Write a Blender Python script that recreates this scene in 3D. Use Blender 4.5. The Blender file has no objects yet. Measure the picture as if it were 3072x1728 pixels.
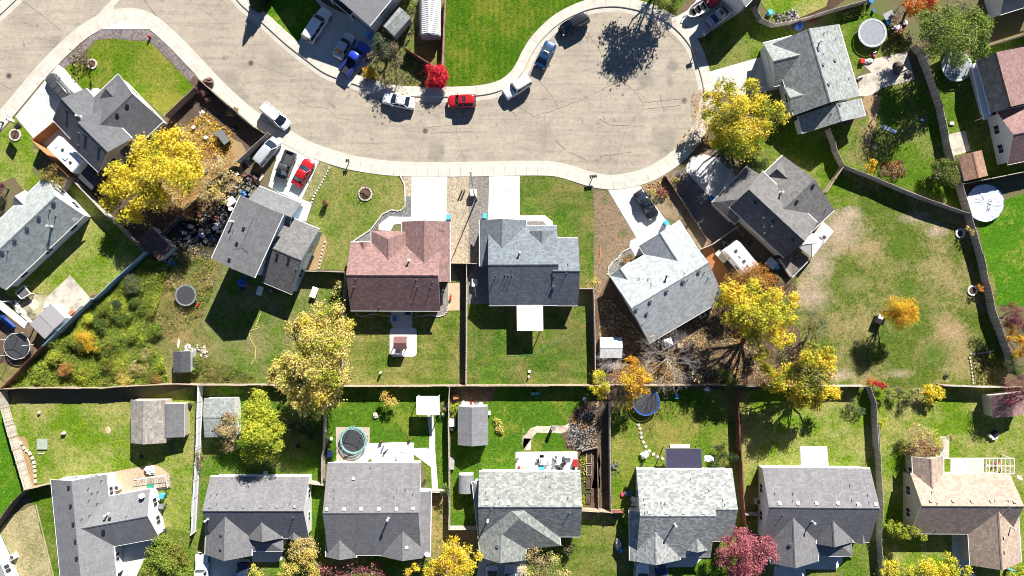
import bpy, bmesh, math, random
import numpy as np
from mathutils import Vector, Matrix
from mathutils.bvhtree import BVHTree
R = math.radians
C = bpy.context.scene.collection
SC = bpy.context.scene
# ---------------------------------------------------------------- camera, sky, sun, exposure
CAM_H = 104.0                     # flying height, metres
cam = bpy.data.cameras.new('camera'); cam_o = bpy.data.objects.new('camera', cam); C.objects.link(cam_o)
cam_o.location = (0, 0, CAM_H); cam_o.rotation_euler = (0, 0, 0)
cam.sensor_width = 36; cam.lens = 18 / (76.8 / CAM_H); cam.clip_start = 0.5; cam.clip_end = 2000
SC.camera = cam_o
SUN_EL, SUN_AZ = R(33.0), R(22.3)  # azimuth clockwise from +Y
w = bpy.data.worlds.new('World'); SC.world = w; w.use_nodes = True
nt = w.node_tree; bg = nt.nodes['Background']
sky = nt.nodes.new('ShaderNodeTexSky'); sky.sky_type = 'NISHITA'; sky.sun_disc = False
sky.sun_elevation = SUN_EL; sky.sun_rotation = SUN_AZ
sky.air_density = .55; sky.dust_density = 0; sky.ozone_density = 5
nt.links.new(sky.outputs[0], bg.inputs[0]); bg.inputs[1].default_value = 0.05
sl = bpy.data.lights.new('sun', 'SUN'); sl.energy = 5.0; sl.angle = R(0.5); sl.color = (1, .95, .87)
so = bpy.data.objects.new('sun', sl); C.objects.link(so)
sd = Vector((math.sin(SUN_AZ)*math.cos(SUN_EL), math.cos(SUN_AZ)*math.cos(SUN_EL), math.sin(SUN_EL)))
so.rotation_euler = sd.to_track_quat('Z', 'Y').to_euler(); so.location = sd*150
SC.view_settings.view_transform = 'Standard'; SC.view_settings.look = 'None'
SC.view_settings.gamma = 1; SC.view_settings.exposure = 1.32
SC.cycles.filter_width = 1.0; SC.cycles.max_bounces = 5; SC.cycles.transparent_max_bounces = 4
random.seed(7); RNG = np.random.default_rng(11)
# ---------------------------------------------------------------- image pixel coordinates, projected through the camera, 0.05 m per unit
G = 0.12
TILES = {}
for i, x in enumerate((0, 600, 1200, 1800, 2472)):
    for j, y in enumerate((0, 450, 900, 1278)): TILES['%d%d' % (i, j)] = (x, y, 3.22)
TILES.update(F=(2120, 430, 3.293), G=(2220, 40, 3.6225), H=(2200, 1300, 3.386), I=(0, 850, 4.83), p=(0, 0, 1))
def pts(s):
    out = []; t = 'p'
    for w_ in s.split():
        if ':' in w_: t, w_ = w_.split(':')
        if not w_: continue
        a, b = w_.split(','); ox, oy, k = TILES[t]
        out.append((ox + float(a)/k, oy + float(b)/k))
    return out
def P(p, z=G):
    k = (CAM_H - z)/CAM_H*0.05
    return Vector(((p[0]-1536)*k, (864-p[1])*k, z))
def P1(s, z=G): return P(pts(s)[0], z)
# ---------------------------------------------------------------- materials
MATS = {}
def nodes(name):
    m = bpy.data.materials.new(name); m.use_nodes = True; t = m.node_tree
    return m, t, t.nodes['Principled BSDF'], t.nodes.new, t.links.new
def c4(c): return (c[0], c[1], c[2], 1)
def mul(c, k): return tuple(min(1, x*k) for x in c)
def noise(t, vec, scale, detail=3, rough=.6):
    n = t.nodes.new('ShaderNodeTexNoise'); n.inputs['Scale'].default_value = scale
    n.inputs['Detail'].default_value = detail; n.inputs['Roughness'].default_value = rough
    t.links.new(vec, n.inputs['Vector']); return n.outputs['Fac']
def ramp(t, fac, stops):
    r = t.nodes.new('ShaderNodeValToRGB'); e = r.color_ramp.elements
    while len(e) < len(stops): e.new(.5)
    for k, (p, c) in enumerate(stops): e[k].position = p; e[k].color = c4(c) if len(c) == 3 else c
    t.links.new(fac, r.inputs[0]); return r.outputs[0]
def mix(t, fac, a, b, mode='MIX'):
    m = t.nodes.new('ShaderNodeMix'); m.data_type = 'RGBA'; m.blend_type = mode
    for s, v in ((m.inputs[0], fac), (m.inputs[6], a), (m.inputs[7], b)):
        if isinstance(v, (int, float)): s.default_value = v
        elif isinstance(v, tuple): s.default_value = c4(v)
        else: t.links.new(v, s)
    return m.outputs[2]
def bump(t, h, strength, dist, b):
    n = t.nodes.new('ShaderNodeBump'); n.inputs['Strength'].default_value = strength; n.inputs['Distance'].default_value = dist
    t.links.new(h, n.inputs['Height']); t.links.new(n.outputs[0], b.inputs['Normal'])
def mat(name, col, rough=.7, metal=0, var=.15, scale=3, bmp=0, bscale=30, coat=0, spec=.4):
    if name in MATS: return MATS[name]
    m, t, b, N, L = nodes(name)
    tc = N('ShaderNodeTexCoord').outputs['Object']
    f = noise(t, tc, scale, 4)
    L(ramp(t, f, [(.3, mul(col, 1-var)), (.7, mul(col, 1+var))]), b.inputs['Base Color'])
    b.inputs['Roughness'].default_value = rough; b.inputs['Metallic'].default_value = metal
    b.inputs['Coat Weight'].default_value = coat; b.inputs['Specular IOR Level'].default_value = spec
    if bmp: bump(t, noise(t, tc, bscale, 3), bmp, .03, b)
    MATS[name] = m; return m
def spot(t, tc, x_, y_, rx_, ry_, ns, hard=.35):
    w_ = P((x_, y_), 0); mp = t.nodes.new('ShaderNodeMapping'); mp.vector_type = 'TEXTURE'; mp.inputs['Location'].default_value = (w_.x, w_.y, 0); mp.inputs['Scale'].default_value = (rx_*.05, ry_*.05, 50); t.links.new(tc, mp.inputs[0])
    gr = t.nodes.new('ShaderNodeTexGradient'); gr.gradient_type = 'SPHERICAL'; t.links.new(mp.outputs[0], gr.inputs[0]); ad = t.nodes.new('ShaderNodeMath'); ad.operation = 'MULTIPLY_ADD'; t.links.new(gr.outputs['Fac'], ad.inputs[0]); ad.inputs[1].default_value = 1.1; t.links.new(ns, ad.inputs[2]); hf = t.nodes.new('ShaderNodeMath'); hf.operation = 'MULTIPLY'; hf.inputs[1].default_value = .5; t.links.new(ad.outputs[0], hf.inputs[0])
    return ramp(t, hf.outputs[0], [(.58, (0, 0, 0)), (.58+hard*1.15, (.9,)*3)])
def lawn(name, dark, light, dry, dryness=.5, stripes=0, sdir=0, patch=.16, clover=None, rows=0, patches=(), keep=False):
    """blades, tufts and worn patches; dryness 0..1 = how much of it is straw; patches = worn places (x, y, radii, colour)"""
    if not keep:
        dark = (dark[0]*.8, dark[1]*1.05, dark[2]*.8); light = (light[0]*.90, light[1]*1.19, light[2]*.7); dry = (dry[0]*.88, dry[1]*.95, dry[2]*.9); dryness -= .10
    m, t, b, N, L = nodes(name)
    tc = N('ShaderNodeTexCoord').outputs['Object']
    fine = noise(t, tc, 3.6, 8, .82); mid = noise(t, tc, 1.1, 5, .7); big = noise(t, tc, patch, 6, .62); hue = noise(t, tc, .33, 4, .6)
    g = ramp(t, fine, [(.36, mul(dark, .35)), (.45, dark), (.55, light), (.66, mul(light, 1.55))])
    g = mix(t, ramp(t, mid, [(.35, (0, 0, 0)), (.7, (.8,)*3)]), g, mul(dark, 1.05))
    g = mix(t, 1.0, g, ramp(t, hue, [(.3, (.82, .92, .8)), (.5, (1, 1, 1)), (.7, (1.22, 1.08, 1.1))]), 'MULTIPLY')
    dcol = ramp(t, fine, [(.34, mul(dry, .42)), (.46, mul(dry, .85)), (.56, mul(dry, 1.12)), (.68, mul(dry, 1.5))])
    a = N('ShaderNodeMath'); a.operation = 'MULTIPLY_ADD'; L(mid, a.inputs[0]); a.inputs[1].default_value = .4; L(big, a.inputs[2])
    a2 = N('ShaderNodeMath'); a2.operation = 'MULTIPLY_ADD'; L(fine, a2.inputs[0]); a2.inputs[1].default_value = .35; L(a.outputs[0], a2.inputs[2])
    lo = 1.10 - .42*dryness
    g = mix(t, ramp(t, a2.outputs[0], [(lo-.17, (0, 0, 0)), (lo+.17, (.92,)*3)]), g, dcol)
    for x_, y_, rx_, ry_, pc in patches:
        g = mix(t, spot(t, tc, x_, y_, rx_, ry_, a2.outputs[0]), g, ramp(t, fine, [(.34, mul(pc, .55)), (.46, mul(pc, .9)), (.56, mul(pc, 1.1)), (.68, mul(pc, 1.4))]))
    if stripes:
        mp = N('ShaderNodeMapping'); mp.inputs['Rotation'].default_value = (0, 0, sdir); L(tc, mp.inputs[0])
        wv = N('ShaderNodeTexWave'); wv.wave_type = 'BANDS'; wv.bands_direction = 'Y'; wv.inputs['Scale'].default_value = stripes
        wv.inputs['Distortion'].default_value = .8; L(mp.outputs[0], wv.inputs[0])
        g = mix(t, .5, g, ramp(t, wv.outputs[1], [(.3, (.72, .72, .72)), (.7, (1, 1, 1))]), 'MULTIPLY')
    if rows:
        bk = N('ShaderNodeTexBrick'); bk.inputs['Scale'].default_value = 1; bk.inputs['Brick Width'].default_value = 3.4
        bk.inputs['Row Height'].default_value = rows; bk.inputs['Mortar Size'].default_value = .015; bk.inputs['Mortar Smooth'].default_value = .6
        bk.inputs[1].default_value = (.72, .80, .65, 1); bk.inputs[2].default_value = (1.28, 1.14, 1.25, 1); bk.inputs[3].default_value = (.8, .72, .6, 1)
        L(tc, bk.inputs[0]); g = mix(t, .8, g, bk.outputs[0], 'MULTIPLY')
    L(g, b.inputs['Base Color']); b.inputs['Roughness'].default_value = .95; b.inputs['Specular IOR Level'].default_value = .1
    bump(t, fine, 1.0, .16, b); MATS[name] = m; return m
def dirt(name, col, col2, scale=3, bmp=.7, leaf=None, leafamt=0, gravel=0):
    m, t, b, N, L = nodes(name)
    tc = N('ShaderNodeTexCoord').outputs['Object']
    f1 = noise(t, tc, scale, 6, .75); f2 = noise(t, tc, .25, 4, .6); f3 = noise(t, tc, 9, 4, .8)
    g = ramp(t, f1, [(.3, mul(col, .65)), (.5, col), (.72, mul(col, 1.3))])
    g = mix(t, ramp(t, f2, [(.42, (0, 0, 0)), (.6, (1, 1, 1))]), g, ramp(t, f3, [(.3, mul(col2, .6)), (.7, mul(col2, 1.25))]))
    if gravel:
        v = N('ShaderNodeTexVoronoi'); v.inputs['Scale'].default_value = gravel; L(tc, v.inputs['Vector'])
        g = mix(t, .55, g, ramp(t, v.outputs['Color'], [(.15, (.35, .35, .35)), (.85, (1.5, 1.5, 1.5))]), 'MULTIPLY')
    if leaf:
        v = N('ShaderNodeTexVoronoi'); v.inputs['Scale'].default_value = 3.2; L(tc, v.inputs['Vector'])
        a = N('ShaderNodeMath'); a.operation = 'ADD'; L(v.outputs['Distance'], a.inputs[0]); L(f3, a.inputs[1])
        g = mix(t, ramp(t, a.outputs[0], [(.55+.25*leafamt, (1, 1, 1)), (.62+.25*leafamt, (0, 0, 0))]), g, leaf)
    L(g, b.inputs['Base Color']); b.inputs['Roughness'].default_value = .95; b.inputs['Specular IOR Level'].default_value = .15
    bump(t, f1 if not gravel else f3, bmp, .06, b); MATS[name] = m; return m
def shingle(name, col, var=.3, row=.27, wid=.42, weather=.07, contrast=.85):
    var *= .75
    m, t, b, N, L = nodes(name)
    uv = N('ShaderNodeTexCoord').outputs['UV']; ob = N('ShaderNodeTexCoord').outputs['Object']
    bk = N('ShaderNodeTexBrick'); L(uv, bk.inputs[0])
    bk.inputs['Scale'].default_value = 1; bk.inputs['Brick Width'].default_value = wid; bk.inputs['Row Height'].default_value = row
    bk.inputs['Mortar Size'].default_value = .022; bk.inputs['Mortar Smooth'].default_value = .4; bk.inputs['Bias'].default_value = -.1
    bk.offset = .37; bk.offset_frequency = 3
    bk.inputs[1].default_value = c4(mul(col, 1-var)); bk.inputs[2].default_value = c4(mul(col, 1+var)); bk.inputs[3].default_value = c4(mul(col, .62/contrast))
    f = noise(t, ob, .5, 5, .6); g = mix(t, 1.0, bk.outputs[0], ramp(t, f, [(.3, (1-weather,)*3), (.7, (1+weather,)*3)]), 'MULTIPLY')
    f2 = noise(t, ob, 6, 3, .8); g = mix(t, .8, g, ramp(t, f2, [(.25, (.78,)*3), (.75, (1.22,)*3)]), 'MULTIPLY')
    mp = N('ShaderNodeMapping'); mp.inputs['Scale'].default_value = (1.6, .16, 1); L(uv, mp.inputs[0]); f3 = noise(t, mp.outputs[0], 1, 4, .7); g = mix(t, 1.0, g, ramp(t, f3, [(.3, (.86,)*3), (.5, (1,)*3), (.72, (1.08,)*3)]), 'MULTIPLY')
    L(g, b.inputs['Base Color']); b.inputs['Roughness'].default_value = .9; b.inputs['Specular IOR Level'].default_value = .25
    bump(t, bk.outputs[1], -.35, .02, b); MATS[name] = m; return m
def concrete(name, col, joint=0, stain=.12, jcol=.72):
    m, t, b, N, L = nodes(name)
    tc = N('ShaderNodeTexCoord').outputs
    f1 = noise(t, tc['Object'], .6, 5, .7); f2 = noise(t, tc['Object'], 9, 4, .8)
    g = ramp(t, f1, [(.3, mul(col, 1-stain*1.6)), (.5, col), (.7, mul(col, 1+stain*.5))])
    g = mix(t, .7, g, ramp(t, f2, [(.3, (.88,)*3), (.7, (1.06,)*3)]), 'MULTIPLY')
    if joint:
        bk = N('ShaderNodeTexBrick'); bk.inputs['Scale'].default_value = 1; bk.offset = 0
        bk.inputs['Brick Width'].default_value = joint; bk.inputs['Row Height'].default_value = joint if jcol < 0 else 50
        bk.inputs['Mortar Size'].default_value = .03; bk.inputs[1].default_value = (.97, .97, .97, 1); bk.inputs[2].default_value = (1.03, 1.03, 1.02, 1)
        bk.inputs[3].default_value = c4((abs(jcol),)*3); L(tc['UV'], bk.inputs[0]); g = mix(t, 1.0, g, bk.outputs[0], 'MULTIPLY')
    L(g, b.inputs['Base Color']); b.inputs['Roughness'].default_value = .85; b.inputs['Specular IOR Level'].default_value = .2
    bump(t, f2, .25, .02, b); MATS[name] = m; return m
def wood(name, col, plank=.14, var=.3, axis='X', rough=.85):
    """weathered boards: a line every plank metres, streaked grain"""
    m, t, b, N, L = nodes(name)
    uv = N('ShaderNodeTexCoord').outputs['UV']
    bk = N('ShaderNodeTexBrick'); L(uv, bk.inputs[0]); bk.offset = 0
    bk.inputs['Scale'].default_value = 1; bk.inputs['Brick Width'].default_value = plank; bk.inputs['Row Height'].default_value = 40
    bk.inputs['Mortar Size'].default_value = .012; bk.inputs[1].default_value = c4(mul(col, 1-var)); bk.inputs[2].default_value = c4(mul(col, 1+var)); bk.inputs[3].default_value = c4(mul(col, .35))
    mp = N('ShaderNodeMapping'); mp.inputs['Scale'].default_value = (9, .8, 1); L(uv, mp.inputs[0])
    f = noise(t, mp.outputs[0], 1, 4, .7); g = mix(t, .8, bk.outputs[0], ramp(t, f, [(.3, (.7,)*3), (.7, (1.25,)*3)]), 'MULTIPLY')
    L(g, b.inputs['Base Color']); b.inputs['Roughness'].default_value = rough; bump(t, bk.outputs[1], -.5, .02, b); MATS[name] = m; return m
def siding(name, col):
    m, t, b, N, L = nodes(name)
    tc = N('ShaderNodeTexCoord').outputs['Object']; sx = N('ShaderNodeSeparateXYZ'); L(tc, sx.inputs[0])
    mo = N('ShaderNodeMath'); mo.operation = 'PINGPONG'; mo.inputs[1].default_value = .2; L(sx.outputs[2], mo.inputs[0])
    f = noise(t, tc, .8, 3); g = ramp(t, f, [(.3, mul(col, .9)), (.7, mul(col, 1.05))])
    L(mix(t, .6, g, ramp(t, mo.outputs[0], [(0, (.8,)*3), (.06, (1,)*3)]), 'MULTIPLY'), b.inputs['Base Color'])
    b.inputs['Roughness'].default_value = .6; bump(t, mo.outputs[0], .4, .03, b); MATS[name] = m; return m
def leafmat(name, col, trans=.3, var=.22):
    m, t, b, N, L = nodes(name)
    gi = N('ShaderNodeNewGeometry'); f = gi.outputs['Random Per Island']
    c = ramp(t, f, [(0, mul(col, 1-var)), (.6, col), (1, mul(col, 1+var))])
    L(c, b.inputs['Base Color']); b.inputs['Roughness'].default_value = .6; b.inputs['Specular IOR Level'].default_value = .25
    tr = N('ShaderNodeBsdfTranslucent'); L(c, tr.inputs[0]); ms = N('ShaderNodeMixShader'); ms.inputs[0].default_value = trans
    L(b.outputs[0], ms.inputs[1]); L(tr.outputs[0], ms.inputs[2]); L(ms.outputs[0], t.nodes['Material Output'].inputs[0])
    MATS[name] = m; return m
def glass(name='window_glass', col=(.02, .03, .045)): return mat(name, col, .08, 0, .1, 2, spec=.8)
def roadmat(name, col, streakdir=0):
    m, t, b, N, L = nodes(name)
    tc = N('ShaderNodeTexCoord').outputs['Object']
    mp = N('ShaderNodeMapping'); mp.inputs['Scale'].default_value = (.12, 1.3, 1); mp.inputs['Rotation'].default_value = (0, 0, streakdir); L(tc, mp.inputs[0])
    f0 = noise(t, mp.outputs[0], 1, 5, .7); f1 = noise(t, tc, .17, 5, .6); f2 = noise(t, tc, 5, 5, .85); f3 = noise(t, tc, .5, 4, .7)
    g = ramp(t, f1, [(.3, mul(col, .84)), (.55, col), (.75, mul(col, 1.08))])
    g = mix(t, 1.0, g, ramp(t, f0, [(.32, (.80, .80, .81)), (.48, (1,)*3), (.68, (1.12, 1.12, 1.1))]), 'MULTIPLY')
    g = mix(t, 1.0, g, ramp(t, f2, [(.34, (.70, .69, .68)), (.46, (.98,)*3), (.7, (1.14,)*3)]), 'MULTIPLY')
    f5 = noise(t, tc, 1.4, 6, .8); g = mix(t, 1.0, g, ramp(t, f5, [(.34, (.80, .79, .79)), (.5, (1,)*3), (.66, (1.08,)*3)]), 'MULTIPLY')
    g = mix(t, ramp(t, f3, [(.5, (0, 0, 0)), (.8, (.35,)*3)]), g, mul((col[0]*.8, col[1]*.82, col[2]*.86), .85))
    for sx_, sy_, rr, k in STAINS:
        w_ = P((sx_, sy_), 0); mpp = N('ShaderNodeMapping'); mpp.vector_type = 'TEXTURE'; mpp.inputs['Location'].default_value = (w_.x, w_.y, 0)
        mpp.inputs['Scale'].default_value = (rr*.05, rr*.05*1.3, 1); L(tc, mpp.inputs[0])
        gr = N('ShaderNodeTexGradient'); gr.gradient_type = 'SPHERICAL'; L(mpp.outputs[0], gr.inputs[0])
        ad = N('ShaderNodeMath'); ad.operation = 'MULTIPLY_ADD'; L(f3, ad.inputs[0]); ad.inputs[1].default_value = 1.6; L(gr.outputs['Fac'], ad.inputs[2])
        hf = N('ShaderNodeMath'); hf.operation = 'MULTIPLY'; hf.inputs[1].default_value = .5; L(ad.outputs[0], hf.inputs[0])
        g = mix(t, ramp(t, hf.outputs[0], [(.50, (0, 0, 0)), (.75, (k*.7,)*3)]), g, mul((col[0]*.85, col[1]*.9, col[2]), .55))
    L(g, b.inputs['Base Color']); b.inputs['Roughness'].default_value = .9; b.inputs['Specular IOR Level'].default_value = .2
    bump(t, f2, .3, .02, b); MATS[name] = m; return m
STAINS = [(833, 182, 60, .5), (690, 240, 40, .6), (730, 290, 30, .6), (1308, 455, 36, .8), (2018, 197, 28, .9), (2012, 243, 20, .8),
          (1935, 232, 40, .7), (985, 285, 30, .4), (1560, 300, 60, .4), (1990, 415, 70, .5), (1390, 480, 30, .3), (1640, 400, 50, .35), (170, 133, 30, .4),
          (1000, 395, 35, .35), (1900, 340, 60, .3)]
ASPH = roadmat('worn_asphalt', (.33, .288, .232)); ASPH2 = roadmat('older_asphalt', (.34, .298, .238), .8)
CONC = concrete('sidewalk_concrete', (.50, .465, .41), 1.65, jcol=.6)
SLAB = concrete('driveway_concrete', (.52, .51, .48)); SLABJ = concrete('jointed_driveway_concrete', (.52, .51, .49), 2.9, jcol=-.7)
KERB = concrete('kerb_concrete', (.46, .43, .37)); OLDC = concrete('stained_concrete', (.44, .40, .34), stain=.35); WHC = concrete('bright_patio_concrete', (.62, .61, .58))
L_BR = lawn('bright_lawn', (.055, .105, .009), (.11, .165, .018), (.19, .21, .03), .15)
L_GR = lawn('green_lawn', (.065, .105, .008), (.13, .165, .02), (.22, .21, .06), .35)
L_OL = lawn('olive_lawn', (.075, .105, .012), (.15, .17, .03), (.27, .235, .09), .55, stripes=.5)
L_MOW = lawn('mown_lawn', (.07, .105, .012), (.155, .165, .03), (.25, .215, .075), .5, rows=.9)
L_SOD = lawn('sod_lawn', (.06, .10, .014), (.12, .155, .028), (.20, .17, .06), .45, rows=.9)
L_DRY = lawn('dry_lawn', (.06, .098, .012), (.135, .172, .028), (.28, .225, .10), .26, patch=.13, keep=True, patches=[(2510, 690, 150, 105, (.40, .31, .235)), (2550, 640, 70, 50, (.40, .31, .235)), (2450, 790, 90, 120, (.40, .31, .235)), (2735, 655, 95, 34, (.40, .31, .235)), (2810, 690, 60, 36, (.40, .31, .235)), (2440, 890, 110, 70, (.40, .31, .235)), (2500, 1125, 110, 34, (.40, .31, .235)), (2850, 990, 80, 50, (.38, .26, .15)), (2610, 745, 50, 40, (.33, .24, .13)), (2700, 1120, 80, 26, (.38, .31, .2)), (2700, 740, 55, 75, (.07, .135, .012)), (2720, 870, 60, 60, (.075, .14, .014)), (2800, 1060, 80, 60, (.07, .135, .012)), (2560, 850, 90, 60, (.22, .21, .08))])
L_YEL = lawn('sunny_lawn', (.09, .14, .008), (.19, .215, .02), (.33, .29, .10), .45)
L_VIV = lawn('vivid_lawn', (.05, .125, .006), (.10, .175, .012), (.2, .24, .03), .1)
L_WEED = lawn('weedy_ground', (.075, .10, .02), (.16, .16, .045), (.28, .21, .09), .7, patch=.3)
DIRT = dirt('bare_soil', (.105, .072, .05), (.16, .115, .075)); DIRTL = dirt('straw_soil', (.27, .19, .10), (.34, .24, .12), 5)
BARE = lawn('bare_yard', (.12, .11, .05), (.20, .17, .09), (.24, .17, .115), .85, patch=.22, keep=True, patches=[(1825, 570, 22, 30, (.08, .13, .03)), (1868, 700, 22, 26, (.09, .13, .03)), (1812, 600, 20, 20, (.09, .13, .03))])
LITTER = dirt('leaf_litter_soil', (.09, .06, .04), (.13, .085, .055), 6, leaf=(.42, .27, .13), leafamt=.3)
BARK = dirt('bark_mulch', (.10, .062, .045), (.07, .045, .032), 8)
GRAVG = dirt('grey_gravel', (.19, .175, .16), (.22, .205, .185), 8, gravel=6); GRAVT = dirt('tan_gravel', (.36, .30, .22), (.40, .33, .24), 8, gravel=6)
GRAVD = dirt('dark_gravel', (.15, .15, .155), (.18, .18, .18), 8, gravel=6); ROCK = dirt('rock_mulch', (.20, .17, .165), (.16, .14, .14), 8, gravel=4)
LAND = dirt('land_soil', (.13, .10, .06), (.12, .13, .05), 3)
WHITE = mat('white_paint', (.78, .78, .77), .5, var=.04); TRIM = mat('white_trim', (.70, .70, .69), .5, var=.05)
CREAM = mat('cream_paint', (.62, .56, .46), .6, var=.06); GREYM = mat('grey_metal', (.30, .31, .32), .4, .6, .1); BLACK = mat('black_plastic', (.018, .018, .02), .45, var=.2)
DKGREY = mat('charcoal_plastic', (.05, .052, .055), .5); STEEL = mat('galvanised_steel', (.45, .46, .47), .35, .8, .1); RUBBER = mat('tyre_rubber', (.02, .02, .021), .8)
BLUEP = mat('blue_plastic', (.03, .17, .42), .4); CYAN = mat('cyan_plastic', (.06, .36, .55), .4); REDP = mat('red_plastic', (.5, .02, .02), .4); PINKP = mat('pink_plastic', (.6, .06, .16), .4)
GREENP = mat('green_plastic', (.03, .22, .14), .5); TEAL = mat('teal_paint', (.24, .44, .42), .5); BROWN = mat('brown_paint', (.12, .06, .045), .7); TANP = mat('tan_paint', (.45, .33, .22), .7)
ORANGE = mat('orange_wood', (.40, .17, .05), .7); RUST = mat('rusty_sheet', (.13, .07, .055), .8, var=.5, scale=2); TARP = mat('blue_tarp', (.03, .10, .38), .45, bmp=.6, bscale=4)
WOODG = wood('weathered_fence_wood', (.42, .38, .34)); WOODT = wood('tan_fence_wood', (.40, .31, .215)); WOODP = wood('pale_fence_wood', (.50, .45, .38)); WOODR = wood('red_stained_wood', (.20, .055, .04))
WOODD = wood('dark_fence_wood', (.09, .072, .058)); WOODO = wood('fresh_cedar_wood', (.42, .19, .065)); VINYL = wood('white_vinyl', (.66, .68, .70), var=.04); VINYLB = wood('pale_blue_vinyl', (.42, .56, .66), var=.05)
DECK = wood('deck_boards', (.16, .13, .11)); DECKL = wood('light_deck_boards', (.42, .35, .27)); POST = mat('post_wood', (.30, .25, .2), .85, var=.3)
TRUNK = mat('tree_bark', (.11, .085, .065), .95, var=.4, scale=6, bmp=.6); TRUNKG = mat('pale_branch_bark', (.36, .30, .27), .9, var=.3, scale=6)
STONE = mat('pale_stone', (.48, .43, .37), .9, var=.25, scale=5, bmp=.5, bscale=12); TERRA = mat('terracotta', (.34, .13, .07), .8)
GLASS = glass(); TINT = glass('tinted_car_glass', (.015, .022, .035)); CLOTH = mat('canopy_cloth', (.72, .72, .71), .8, var=.04)
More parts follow.
